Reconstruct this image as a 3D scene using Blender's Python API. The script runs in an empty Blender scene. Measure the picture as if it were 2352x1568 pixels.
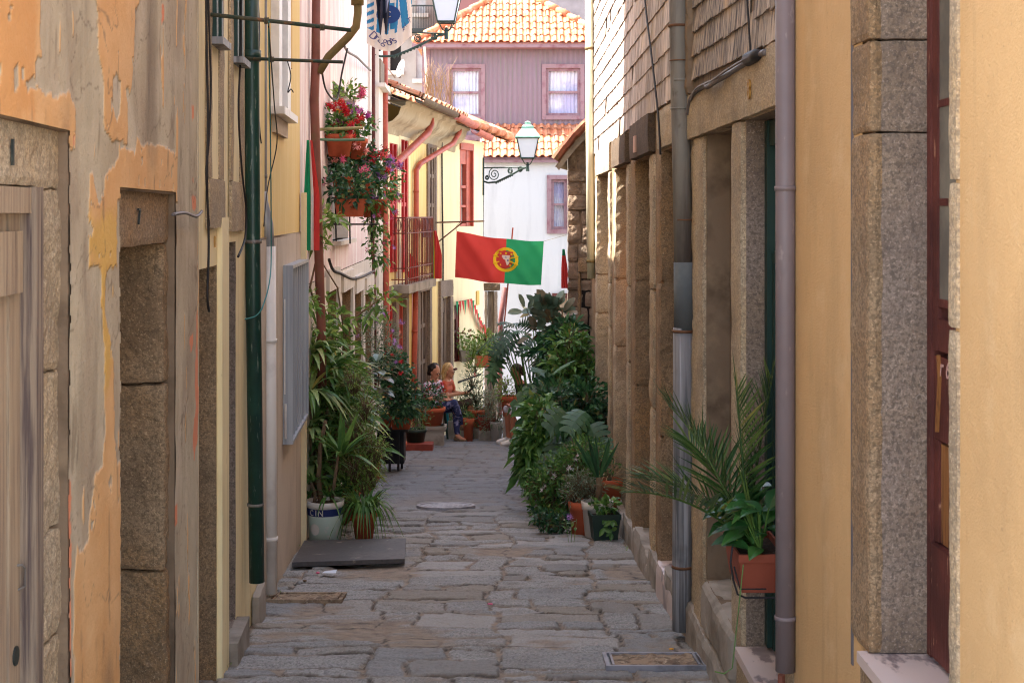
import bpy, bmesh, math, random
import numpy as np
from mathutils import Vector, Matrix, noise

# ---------------------------------------------------------------- camera, light, exposure
F, CX, HY, CZ, G = 3266.7, 1176.0, 490.0, 1.4, 0.098   # focal length in sketch units, vanishing point, eye height, street fall
sc = bpy.context.scene
cam_d = bpy.data.cameras.new("camera"); cam = bpy.data.objects.new("camera", cam_d)
sc.collection.objects.link(cam); sc.camera = cam
cam.location = (0, 0, CZ); cam.rotation_euler = (math.radians(90), 0, 0)
cam_d.lens = 50; cam_d.sensor_width = 36; cam_d.shift_y = -0.125
cam_d.clip_start = 0.05; cam_d.clip_end = 500
cam_d.dof.use_dof = True; cam_d.dof.focus_distance = 8.0; cam_d.dof.aperture_fstop = 14.0
SUN = Vector((-1.0, 0.13, 1.5)).normalized()
world = bpy.data.worlds.new("World"); sc.world = world; world.use_nodes = True
wn = world.node_tree.nodes; wn.clear()
sky = wn.new("ShaderNodeTexSky"); sky.sky_type = 'NISHITA'; sky.sun_disc = False
sky.sun_elevation = math.asin(SUN.z); sky.sun_rotation = math.atan2(SUN.x, SUN.y)
bgn = wn.new("ShaderNodeBackground"); bgn.inputs[1].default_value = 0.15
hsn = wn.new("ShaderNodeHueSaturation"); hsn.inputs["Saturation"].default_value = 0.6
wo = wn.new("ShaderNodeOutputWorld")
world.node_tree.links.new(sky.outputs[0], hsn.inputs["Color"]); world.node_tree.links.new(hsn.outputs[0], bgn.inputs[0]); world.node_tree.links.new(bgn.outputs[0], wo.inputs[0])
sun_d = bpy.data.lights.new("sun", 'SUN'); sun_d.energy = 5.0; sun_d.angle = math.radians(0.5); sun_d.color = (1, .95, .87)
sun = bpy.data.objects.new("sun", sun_d); sc.collection.objects.link(sun)
sun.location = (-20, 5, 40)
sun.rotation_euler = (-SUN).to_track_quat('-Z', 'Y').to_euler()
sc.view_settings.view_transform = 'Standard'; sc.view_settings.look = 'None'
sc.view_settings.exposure = 2.52; sc.view_settings.gamma = 1.0
sc.cycles.use_denoising = True; sc.cycles.filter_width = 1.15
sc.cycles.max_bounces = 8; sc.cycles.diffuse_bounces = 5; sc.cycles.glossy_bounces = 3
sc.cycles.transmission_bounces = 4; sc.cycles.transparent_max_bounces = 6
sc.cycles.sample_clamp_indirect = 6.0

# ---------------------------------------------------------------- helpers
col = sc.collection
V = Vector
WL = {}
rng = random.Random(7)
Z = V((0, 0, 1))
def P(x, y, d): return V(((x - CX) * d / F, d, CZ - (y - HY) * d / F))
def gz(d): return -G * d if d < 26 else -G * 26 - (d - 26) * 0.16
def S(r, g, b, k=1.0):
    f = lambda c: (c / 255 / 12.92 if c < 10.3 else ((c / 255 + .055) / 1.055) ** 2.4) * k
    return (f(r), f(g), f(b), 1)
def nv(p, s): return noise.noise_vector(p * s)

class MB:
    def __init__(s): s.v = []; s.f = []; s.m = []; s.cm = 0
    def add(s, vs, fs):
        o = len(s.v); s.v += [V(v) for v in vs]
        for f in fs: s.f.append([i + o for i in f]); s.m.append(s.cm)
        return s
    def quad(s, a, b, c, d): return s.add([a, b, c, d], [(0, 1, 2, 3)])
    def hexa(s, q):   # 8 corners: bottom 4 then top 4
        return s.add(q, [(0, 3, 2, 1), (4, 5, 6, 7), (0, 1, 5, 4), (1, 2, 6, 5), (2, 3, 7, 6), (3, 0, 4, 7)])
    def box(s, c, sz, M=None):
        c = V(c); x, y, z = [a / 2 for a in sz]
        q = [V((i, j, k)) for k in (-z, z) for (i, j) in ((-x, -y), (x, -y), (x, y), (-x, y))]
        return s.hexa([c + (M @ p if M else p) for p in q])
    def tube(s, pts, r, n=8, caps=True):
        pts = [V(p) for p in pts]; k = len(pts)
        rs = r if isinstance(r, (list, tuple)) else [r] * k
        vs = []; prev = None
        for i, p in enumerate(pts):
            t = (pts[min(i + 1, k - 1)] - pts[max(i - 1, 0)])
            t = t.normalized() if t.length > 1e-9 else V((0, 0, 1))
            a = prev - t * prev.dot(t) if prev else t.orthogonal()
            if a.length < 1e-6: a = t.orthogonal()
            a.normalize(); prev = a; b = t.cross(a)
            vs += [p + (a * math.cos(2 * math.pi * j / n) + b * math.sin(2 * math.pi * j / n)) * rs[i] for j in range(n)]
        fs = [(i * n + j, i * n + (j + 1) % n, (i + 1) * n + (j + 1) % n, (i + 1) * n + j) for i in range(k - 1) for j in range(n)]
        if caps: fs += [tuple(range(n - 1, -1, -1)), tuple((k - 1) * n + j for j in range(n))]
        return s.add(vs, fs)
    def lathe(s, prof, c, n=20):
        c = V(c); vs = [c + V((r * math.cos(2 * math.pi * j / n), r * math.sin(2 * math.pi * j / n), z)) for r, z in prof for j in range(n)]
        k = len(prof)
        fs = [(i * n + j, i * n + (j + 1) % n, (i + 1) * n + (j + 1) % n, (i + 1) * n + j) for i in range(k - 1) for j in range(n)]
        return s.add(vs, fs)
    def ball(s, c, r, n=8, m=6):
        r = r if isinstance(r, (tuple, list)) else (r, r, r); c = V(c)
        vs = [c + V((r[0] * math.sin(math.pi * i / m) * math.cos(2 * math.pi * j / n), r[1] * math.sin(math.pi * i / m) * math.sin(2 * math.pi * j / n), r[2] * math.cos(math.pi * i / m))) for i in range(m + 1) for j in range(n)]
        return s.add(vs, [(i * n + j, (i + 1) * n + j, (i + 1) * n + (j + 1) % n, i * n + (j + 1) % n) for i in range(m) for j in range(n)])
    def grid(s, fn, nu, nv_):
        vs = [fn(i / nu, j / nv_) for j in range(nv_ + 1) for i in range(nu + 1)]
        return s.add(vs, [(j * (nu + 1) + i, j * (nu + 1) + i + 1, (j + 1) * (nu + 1) + i + 1, (j + 1) * (nu + 1) + i) for j in range(nv_) for i in range(nu)])
    def build(s, name, mat, parent=None, smooth=False, auto=None):
        me = bpy.data.meshes.new(name)
        if parent is not None: org = WL[parent.name]
        else:
            xs = [v.x for v in s.v]; ys = [v.y for v in s.v]
            org = V(((min(xs) + max(xs)) / 2, (min(ys) + max(ys)) / 2, min(v.z for v in s.v)))
        me.from_pydata([v - org for v in s.v], [], s.f)
        mats = mat if isinstance(mat, (list, tuple)) else [mat]
        for m in mats: me.materials.append(m)
        if len(mats) > 1: me.polygons.foreach_set("material_index", s.m)
        if smooth: me.polygons.foreach_set("use_smooth", [True] * len(me.polygons))
        me.update()
        o = bpy.data.objects.new(name, me); col.objects.link(o)
        if parent is not None: o.parent = parent
        else: o.location = org
        WL[o.name] = org
        return o

def tag(o, label, cat, group=None, kind=None):
    if label: o['label'] = label
    if cat: o['category'] = cat
    if group: o['group'] = group
    if kind: o['kind'] = kind
    return o
def thing(name, label, cat, loc, group=None):
    o = bpy.data.objects.new(name, None); col.objects.link(o); o.location = loc
    o.empty_display_size = .1; WL[o.name] = V(loc)
    return tag(o, label, cat, group)
def copy_tree(o, loc=None, rz=None, sc_=None, label=None, parent=None):
    c = o.copy(); col.objects.link(c); c.parent = parent
    if parent is None:
        if loc is not None: c.location = loc
        if rz is not None: c.rotation_euler = (0, 0, rz)
        if sc_ is not None: c.scale = (sc_,) * 3
        if label: c['label'] = label
    for ch in list(o.children): copy_tree(ch, parent=c)
    return c

# ---------------------------------------------------------------- materials
MT = {}
def mat(name, colr, rough=.8, layers=(), bumps=(), metal=0.0, island=0.0, trans=0.0, spec=.3, attr=None, island_cols=None, wave=None, clear=0):
    m = bpy.data.materials.new(name); m.use_nodes = True; MT[name] = m
    nt = m.node_tree; N = nt.nodes; L = nt.links
    b = N["Principled BSDF"]; b.inputs["Roughness"].default_value = rough; b.inputs["Metallic"].default_value = metal
    b.inputs["Specular IOR Level"].default_value = spec
    if clear: b.inputs["Coat Weight"].default_value = clear
    tc = N.new("ShaderNodeTexCoord")
    def nz(scale, stretch=None, detail=5.0, ro=.6):
        mp = N.new("ShaderNodeMapping"); L.new(tc.outputs["Object"], mp.inputs[0])
        if stretch: mp.inputs["Scale"].default_value = stretch
        n = N.new("ShaderNodeTexNoise"); n.inputs["Scale"].default_value = scale; n.inputs["Detail"].default_value = detail
        n.inputs["Roughness"].default_value = ro
        L.new(mp.outputs[0], n.inputs["Vector"]); return n.outputs[0]
    def rngmap(sock, lo, hi, a=0.0, z=1.0):
        r = N.new("ShaderNodeMapRange"); L.new(sock, r.inputs[0])
        r.inputs[1].default_value = lo; r.inputs[2].default_value = hi; r.inputs[3].default_value = a; r.inputs[4].default_value = z
        return r.outputs[0]
    def mix(fac, a, bcol, strength=1.0):
        x = N.new("ShaderNodeMix"); x.data_type = 'RGBA'
        if strength != 1.0:
            q = N.new("ShaderNodeMath"); q.operation = 'MULTIPLY'; L.new(fac, q.inputs[0]); q.inputs[1].default_value = strength; fac = q.outputs[0]
        L.new(fac, x.inputs[0])
        for i, c in ((6, a), (7, bcol)):
            if isinstance(c, tuple): x.inputs[i].default_value = c
            else: L.new(c, x.inputs[i])
        return x.outputs[2]
    cur = colr
    if island_cols:
        gi = N.new("ShaderNodeNewGeometry"); cr = N.new("ShaderNodeValToRGB")
        els = cr.color_ramp.elements
        for i, c in enumerate(island_cols):
            if i >= 2: els.new(.9 + .02 * i)
        for i, c in enumerate(island_cols):
            els[i].position = i / (len(island_cols) - 1) if len(island_cols) < 4 else (0, .45, .955, 1)[i]
        for i, c in enumerate(island_cols): els[i].color = c
        L.new(gi.outputs["Random Per Island"], cr.inputs[0]); cur = cr.outputs[0]
    def attrn(nm):
        a = N.new("ShaderNodeAttribute"); a.attribute_name = nm; return a.outputs["Fac"]
    for ly in layers:
        c2, scale, lo, hi = ly[:4]; o = ly[4] if len(ly) > 4 else {}
        cur = mix(rngmap(nz(scale, o.get('st'), o.get('d', 5.0)), lo, hi), cur, c2, o.get('k', 1.0))
    for at in (attr or ()):      # (attribute, colour or [colour, colour, noise scale])
        cur = mix(attrn(at[0]), cur, at[1] if not isinstance(at[1], list) else mix(rngmap(nz(at[1][2]), .35, .65), at[1][0], at[1][1]))
    if island:
        gi = N.new("ShaderNodeNewGeometry"); h = N.new("ShaderNodeHueSaturation")
        L.new(rngmap(gi.outputs["Random Per Island"], 0, 1, 1 - island, 1 + island), h.inputs["Value"])
        if isinstance(cur, tuple): h.inputs["Color"].default_value = cur
        else: L.new(cur, h.inputs["Color"])
        cur = h.outputs[0]
    if isinstance(cur, tuple): b.inputs["Base Color"].default_value = cur
    else: L.new(cur, b.inputs["Base Color"])
    prev = None
    for bp in bumps:             # (scale, distance[, stretch]) or ('attr', name, distance)
        bn = N.new("ShaderNodeBump"); bn.inputs["Strength"].default_value = 1.0
        if bp[0] == 'attr': L.new(attrn(bp[1]), bn.inputs["Height"]); bn.inputs["Distance"].default_value = bp[2]
        else:
            L.new(nz(bp[0], bp[2] if len(bp) > 2 else None), bn.inputs["Height"]); bn.inputs["Distance"].default_value = bp[1]
        if prev: L.new(prev, bn.inputs["Normal"])
        prev = bn.outputs[0]
    if prev: L.new(prev, b.inputs["Normal"])
    if trans:
        t = N.new("ShaderNodeBsdfTranslucent"); ms = N.new("ShaderNodeMixShader"); ms.inputs[0].default_value = trans
        if isinstance(cur, tuple): t.inputs[0].default_value = cur
        else: L.new(cur, t.inputs[0])
        L.new(b.outputs[0], ms.inputs[1]); L.new(t.outputs[0], ms.inputs[2]); L.new(ms.outputs[0], N["Material Output"].inputs[0])
    return m

GSP = {'d': 2.0}
def granite(name, base, dark=.35, warm=None, blot=1.5):
    w = warm or (base[0] * 1.1, base[1] * .98, base[2] * .80, 1)
    return mat(name, base, .9, [(w, blot, .42, .62), ((base[0] * .5, base[1] * .47, base[2] * .46, 1), 2.3, .48, .66, {'k': .75}),
        ((base[0] * dark, base[1] * dark, base[2] * dark, 1), 80, .50, .585, {'d': 2.0, 'k': .62}), ((base[0] * .45, base[1] * .43, base[2] * .42, 1), 170, .5, .6, {'d': 2.0, 'k': .5}), ((base[0] * .7, base[1] * .66, base[2] * .64, 1), 26, .5, .68, {'d': 5.0, 'k': .55}), ((min(1, base[0] * 1.9), min(1, base[1] * 1.9), min(1, base[2] * 1.9), 1), 140, .58, .66, {'d': 2.0, 'k': .38})],
        [(6, .012), (60, .004), (180, .003)])
gran = granite("granite", S(150, 128, 108))
gran_w = granite("granite warm brown", S(158, 134, 106), warm=S(160, 124, 84))
gran_g = granite("granite grey", S(146, 130, 118), warm=S(146, 124, 100))
gran_l = granite("granite light", S(188, 170, 144), dark=.45)
gran_d = granite("granite dark", S(98, 82, 66))
plas_a = mat("peeling plaster", S(198, 184, 158), .92,
    [(S(164, 144, 122), 3.0, .42, .68, {'st': (1, 1, .55), 'k': .8}), (S(218, 202, 180), 3.4, .52, .7, {'st': (1, 1, .8), 'k': .6}), (S(140, 124, 106), 9, .56, .74, {'st': (1, 1, .2), 'k': .5}), (S(120, 104, 88), 45, .6, .7, {'k': .35})],
    [('attr', "paint", .006), (90, .002), (30, .003), (5, .008)],
    attr=[("paint", [S(228, 182, 130), S(216, 164, 108), 3.5]), ("ochre", S(218, 174, 96)), ("salmon", S(228, 146, 110)), ("deep", S(212, 152, 92)), ("grime", S(112, 96, 78))])
cream = mat("cream paint", S(242, 224, 178), .75, [(S(210, 186, 134), 2.5, .5, .75, {'st': (5, 5, .5), 'k': .7}), (S(150, 128, 96), 18, .68, .74, {'st': (3, 3, .6)})], [(30, .002), (4, .005)])
yellowp = mat("yellow paint", S(226, 196, 124), .75, [(S(236, 210, 150), 1.6, .45, .7, {'st': (5, 5, .6), 'k': .8}), (S(196, 160, 90), 9, .6, .75, {'st': (4, 4, .4), 'k': .4})], [(30, .002)])
ochre = mat("ochre paint", S(205, 165, 90), .8, [(S(176, 140, 78), 6, .5, .7, {'k': .6})], [(25, .002)])
clad = mat("pale stone cladding", S(200, 184, 164), .8, [(S(184, 168, 150), 3, .45, .65, {'k': .7}), (S(150, 136, 122), 120, .6, .68, {'k': .5})], [(60, .001)])
pink = mat("pink peeling plaster", S(224, 202, 200), .9, [(S(236, 226, 222), 1.8, .45, .58, {'st': (4, 4, .5)}), (S(200, 150, 146), 3, .55, .68, {'st': (5, 5, .4), 'k': .6}), (S(150, 138, 134), 6, .62, .74, {'st': (4, 4, .5), 'k': .5})], [(25, .004)])
whitep = mat("white weathered paint", S(214, 206, 196), .85, [(S(176, 166, 154), 3, .5, .72, {'st': (4, 4, .5), 'k': .7})], [(25, .003)])
creamf = mat("pale yellow plaster", S(232, 214, 172), .85, [(S(206, 188, 146), 2.2, .5, .72, {'st': (4, 4, .5), 'k': .6})], [(25, .003)])
beige = mat("apricot stucco", S(216, 176, 124), .88, [(S(200, 162, 114), 1.5, .42, .66, {'k': .65}), (S(178, 146, 106), 3.0, .52, .72, {'st': (1.2, 1.2, .4), 'k': .4}), (S(168, 134, 94), 7, .58, .72, {'st': (1.6, 1.6, .16), 'k': .3}), (S(150, 118, 84), 60, .66, .72, {'k': .5}), (S(226, 194, 148), 4.5, .55, .72, {'k': .5}), (S(180, 130, 84), 22, .66, .72, {'st': (3, 3, .5), 'k': .5})], [(170, .003), (60, .0012), (2.5, .012)])
cement = mat("stained cement render", S(128, 108, 88), .92, [(S(92, 76, 60), 2.6, .5, .64, {'k': .85}), (S(158, 136, 110), 5, .55, .7, {'k': .5})], [(12, .006), (70, .002)])
whitewall = mat("white render", S(192, 190, 190), .85, [(S(168, 166, 168), 1.2, .5, .7, {'st': (3, 3, .5), 'k': .6})], [(20, .003)])
mauve = mat("mauve corrugated cladding", S(130, 108, 116), .6, [(S(122, 104, 108), 2.2, .46, .62, {'st': (6, 6, .35), 'k': .8}), (S(112, 112, 96), 3, .54, .68, {'st': (9, 9, .3), 'k': .6})])
mauvef = mat("mauve painted wood", S(142, 112, 116), .6, [(S(120, 76, 84), 6, .5, .7)])
tile = mat("terracotta roof tile", S(196, 118, 80), .85, [(S(222, 172, 140), 6, .48, .66, {'k': .7}), (S(120, 84, 66), 9, .58, .7, {'k': .6})], [(40, .003)], island=.22)
tile_old = mat("lichened roof tile", S(196, 128, 96), .9, [(S(176, 160, 136), 7, .45, .6, {'k': .8}), (S(92, 82, 66), 10, .55, .66, {'k': .7}), (S(196, 150, 70), 14, .62, .7)], [(40, .004)], island=.22)
wood_g = mat("grey weathered wood", S(174, 152, 126), .9, [(S(150, 128, 108), 8, .42, .62, {'st': (9, 9, .35)}), (S(80, 66, 56), 22, .6, .68, {'st': (9, 9, .12), 'k': .8})], [(24, .004, (7, 7, .25))])
wood_d = mat("dark weathered wood", S(146, 128, 110), .9, [(S(92, 78, 74), 9, .42, .62, {'st': (9, 9, .3)})], [(24, .003, (7, 7, .25))])
shing = mat("weathered wood shingle", S(198, 182, 170), .9, [(S(124, 106, 96), 5, .45, .6, {'st': (9, 9, .6), 'k': .8}), (S(186, 154, 110), 3, .55, .7, {'k': .5})], [(18, .004, (9, 9, .4))], island=.28)
shing_d = mat("dark grained shingle", S(184, 166, 148), .9, [(S(88, 82, 84), 7, .44, .56, {'st': (9, 9, .7), 'k': .9}), (S(196, 158, 112), 3, .58, .7, {'k': .6})], [(18, .004, (9, 9, .4))], island=.2)
redwood = mat("flaking maroon paint", S(98, 50, 43), .65, [(S(76, 38, 34), 5, .42, .62), (S(176, 130, 104), 12, .66, .7, {'st': (5, 5, .8)})], [(18, .002, (6, 6, .4))])
barewood = mat("bare brown wood", S(140, 92, 50), .85, [(S(84, 48, 32), 6, .5, .62, {'st': (7, 7, .4)}), (S(168, 118, 68), 10, .55, .68, {'st': (7, 7, .3)})], [(22, .003, (7, 7, .25))])
redp = mat("red painted timber", S(186, 44, 44), .5, [(S(150, 36, 36), 6, .5, .7)])
brick_red = mat("brick red paint", S(176, 84, 66), .5, [(S(150, 70, 56), 5, .45, .65), (S(196, 130, 110), 12, .62, .72, {'k': .6})])
green_p = mat("dark green enamel", S(22, 62, 52), .38, [(S(14, 44, 40), 3, .45, .65), (S(110, 122, 112), 30, .62, .655, {'st': (2, 2, .3), 'k': .8}), (S(44, 92, 78), 4, .55, .7, {'k': .6})], spec=.5)
greenw = mat("dark green painted wood", S(30, 56, 50), .5)
pvc = mat("white plastic pipe", S(228, 222, 214), .4, [(S(186, 176, 168), 2.5, .5, .7)], spec=.5)
greypipe = mat("grey plastic pipe", S(122, 110, 112), .5, [(S(110, 98, 100), 2, .45, .7), (S(150, 138, 136), 30, .62, .7, {'st': (1, 1, .4), 'k': .6}), (S(92, 82, 80), 9, .58, .72, {'st': (1, 1, .3), 'k': .5})], spec=.4)
zinc = mat("worn grey pipe", S(130, 124, 114), .55, [(S(96, 88, 84), 2.2, .42, .62, {'st': (4, 4, .6)}), (S(84, 70, 58), 14, .62, .72, {'st': (1, 1, .5), 'k': .7}), (S(160, 158, 160), 4, .58, .75, {'st': (8, 8, .3), 'k': .6})], [(40, .001)])
zinc_b = mat("blue grey pipe", S(134, 132, 134), .5, [(S(92, 92, 94), 6, .44, .6, {'st': (4, 4, .18)}), (S(176, 176, 180), 9, .52, .66, {'st': (5, 5, .14), 'k': .8}), (S(70, 68, 68), 3, .56, .72, {'k': .6})], [(40, .001)])
grey_shade = mat("fibre cement sleeve", S(92, 96, 98), .8, [(S(112, 116, 116), 4, .5, .7)], [(50, .001)])
alu = mat("aluminium", S(172, 174, 178), .45, [(S(146, 148, 154), 3, .45, .65, {'st': (9, 9, .2)})], metal=.25)
rustp = mat("rust brown pipe", S(128, 76, 62), .6, [(S(104, 60, 46), 3, .45, .65), (S(110, 96, 60), 4, .55, .72)])
mosspipe = mat("mossy pipe", S(116, 98, 60), .7, [(S(92, 84, 50), 4, .45, .65), (S(134, 92, 70), 5, .55, .7)])
palepipe = mat("pale limewashed pipe", S(214, 208, 180), .6, [(S(170, 164, 130), 3, .5, .7, {'st': (4, 4, .4)})])
ironrust = mat("rusty green iron", S(78, 74, 58), .75, [(S(48, 62, 50), 14, .45, .6), (S(128, 84, 56), 24, .6, .7)], [(60, .002)])
iron = mat("black wrought iron", S(42, 48, 46), .5, [(S(60, 66, 60), 30, .55, .7)])
railing = mat("brown red iron", S(120, 62, 54), .55, [(S(96, 50, 44), 8, .45, .65)])
rubber = mat("black cable", S(38, 34, 34), .55)
greycable = mat("grey cable", S(108, 100, 98), .5)
cord = mat("teal cord", S(70, 130, 130), .8)
cord_g = mat("frayed cord", S(92, 84, 66), .9)
brass = mat("tarnished brass", S(168, 128, 66), .5, metal=.5)
marble = mat("veined marble", S(206, 186, 178), .35, [(S(110, 94, 98), 3.2, .54, .58, {'st': (2.5, 1, 1), 'd': 6.0, 'k': .8}), (S(196, 178, 168), 2, .5, .7)], spec=.5)
concrete = mat("concrete", S(160, 150, 138), .9, [(S(126, 116, 104), 4, .45, .65)], [(40, .003)])
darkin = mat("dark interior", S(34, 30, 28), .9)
glass = mat("dusty window glass", S(96, 92, 84), .25, [(S(132, 126, 112), 3, .45, .7)], spec=.5)
glass_p = mat("pale window glass", S(176, 172, 170), .3, [(S(150, 146, 146), 2, .45, .65)], spec=.5)
curtain = mat("lace curtain", S(206, 204, 212), .8, [(S(160, 152, 190), 1.2, .46, .58, {'st': (1, 1, 1.5), 'k': .7}), (S(150, 148, 158), 5, .5, .64, {'st': (9, 9, .4), 'k': .5})])
terra = mat("terracotta pot", S(186, 94, 62), .8, [(S(166, 80, 52), 5, .45, .65), (S(204, 134, 104), 9, .62, .75, {'k': .5})], [(50, .001)])
terra_d = mat("dark terracotta", S(140, 64, 50), .75, [(S(122, 54, 42), 5, .45, .65)], [(50, .001)])
plas_g = mat("dark green plastic", S(30, 52, 44), .45, spec=.5)
plas_w = mat("white plastic", S(214, 206, 196), .5, [(S(178, 168, 156), 6, .55, .72, {'k': .6})])
soil = mat("potting soil", S(62, 48, 38), 1.0, [(S(90, 72, 56), 40, .5, .65)], [(50, .01)])
blackp = mat("black painted metal", S(34, 32, 36), .6)
barkm = mat("plant stem", S(120, 98, 76), .9, [(S(92, 74, 56), 16, .45, .65)], [(40, .003)])
def leafm(name, a, b, c, rough=.42, tr=.22):
    if 'leaf' in name: a, b, c = [tuple(min(.9, q * 1.7) for q in v[:3]) + (1,) for v in (a, b, c)]
    return mat(name, a, rough, island_cols=[a, b, c] + ([S(176, 160, 84)] if 'leaf' in name and 'monstera' not in name else []), trans=tr, spec=.45, layers=[((a[0] * .6, a[1] * .6, a[2] * .6, 1), 14, .5, .66, {'k': .5})])
lf_mid = leafm("mid green leaf", S(42, 74, 34), S(66, 100, 44), S(92, 120, 56))
lf_dark = leafm("deep green leaf", S(24, 52, 34), S(38, 72, 44), S(58, 92, 54), .35)
lf_light = leafm("light green leaf", S(62, 88, 36), S(86, 114, 48), S(122, 144, 68))
lf_olive = leafm("yellow green leaf", S(88, 110, 44), S(104, 126, 56), S(70, 92, 40))
lf_stripe = leafm("strap leaf", S(44, 78, 36), S(78, 106, 52), S(132, 148, 98), .4)
lf_rub = leafm("rubber plant leaf", S(66, 84, 68), S(80, 98, 84), S(100, 84, 66), .25, .25)
lf_grey = leafm("grey green leaf", S(92, 104, 80), S(112, 122, 98), S(78, 92, 70))
lf_palm = leafm("palm leaflet", S(32, 56, 26), S(46, 70, 32), S(76, 92, 44), .4, .15)
lf_dry = leafm("dry stalk", S(168, 140, 100), S(190, 164, 124), S(140, 112, 80), .8)
fl_red = leafm("red petal", S(190, 24, 36), S(212, 40, 50), S(168, 16, 36), .6)
fl_pink = leafm("pink petal", S(226, 70, 130), S(236, 130, 160), S(214, 50, 120), .6)
fl_mag = leafm("magenta petal", S(190, 60, 150), S(214, 100, 180), S(120, 40, 110), .6)
fl_lil = leafm("lilac petal", S(170, 120, 190), S(196, 150, 210), S(130, 80, 160), .6)
fl_ora = leafm("orange petal", S(236, 150, 40), S(240, 180, 60), S(226, 120, 40), .6)
fl_wht = leafm("white petal", S(230, 226, 220), S(240, 220, 226), S(214, 206, 200), .6)
fl_sal = leafm("salmon petal", S(240, 150, 150), S(246, 190, 180), S(232, 110, 120), .6)
# ---------------------------------------------------------------- numpy noise and shapes on surfaces
_r = np.random.RandomState(3); _lat = _r.rand(256, 256)
def vnoise(x, y):
    xi = np.floor(x).astype(int); yi = np.floor(y).astype(int); fx = x - xi; fy = y - yi
    fx = fx * fx * (3 - 2 * fx); fy = fy * fy * (3 - 2 * fy)
    g = lambda a, b: _lat[a % 256, b % 256]
    return (g(xi, yi) * (1 - fx) + g(xi + 1, yi) * fx) * (1 - fy) + (g(xi, yi + 1) * (1 - fx) + g(xi + 1, yi + 1) * fx) * fy
def fbm(x, y, o=4): return sum(vnoise(x * 2 ** i + 17 * i, y * 2 ** i + 31 * i) / 2 ** i for i in range(o)) / (2 - 2 ** (1 - o)) - .5
def sdpoly(px, py, poly):       # signed distance, positive inside
    d = np.full(px.shape, 1e9); ins = np.zeros(px.shape, bool); n = len(poly)
    for i in range(n):
        ax, ay = poly[i]; bx, by = poly[(i + 1) % n]; ex, ey = bx - ax, by - ay
        t = np.clip(((px - ax) * ex + (py - ay) * ey) / (ex * ex + ey * ey + 1e-12), 0, 1)
        d = np.minimum(d, np.hypot(px - ax - t * ex, py - ay - t * ey))
        c = ((ay > py) != (by > py)); ins ^= c & (px < (bx - ax) * (py - ay) / ((by - ay) if by != ay else 1e-12) + ax)
    return np.where(ins, d, -d)
def sstep(x, a, b): t = np.clip((x - a) / (b - a), 0, 1); return t * t * (3 - 2 * t)
def np_grid(name, X, Y, Zz, mat_, attrs, parent=None, smooth=True, keep=None):
    """a surface from 2-D arrays of coordinates, with point attributes"""
    nr, nc = X.shape; org = WL[parent.name] if parent is not None else V((float(X.mean()), float(Y.mean()), float(Zz.min())))
    co = np.stack([X - org.x, Y - org.y, Zz - org.z], -1).reshape(-1, 3)
    idx = np.arange(nr * nc).reshape(nr, nc)
    q = np.stack([idx[:-1, :-1], idx[:-1, 1:], idx[1:, 1:], idx[1:, :-1]], -1).reshape(-1, 4)
    if keep is not None: q = q[keep.reshape(-1)]
    me = bpy.data.meshes.new(name); me.vertices.add(len(co)); me.vertices.foreach_set("co", co.ravel())
    me.loops.add(q.size); me.loops.foreach_set("vertex_index", q.ravel().astype(np.int32))
    me.polygons.add(len(q)); me.polygons.foreach_set("loop_start", np.arange(0, q.size, 4, dtype=np.int32))
    me.polygons.foreach_set("use_smooth", np.full(len(q), smooth))
    me.update(calc_edges=True); me.materials.append(mat_)
    for k, a in attrs.items():
        at = me.attributes.new(k, 'FLOAT', 'POINT'); at.data.foreach_set("value", np.ascontiguousarray(a, dtype=np.float32).ravel())
    o = bpy.data.objects.new(name, me); col.objects.link(o)
    if parent is not None: o.parent = parent
    else: o.location = org
    WL[o.name] = org
    return o

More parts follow.
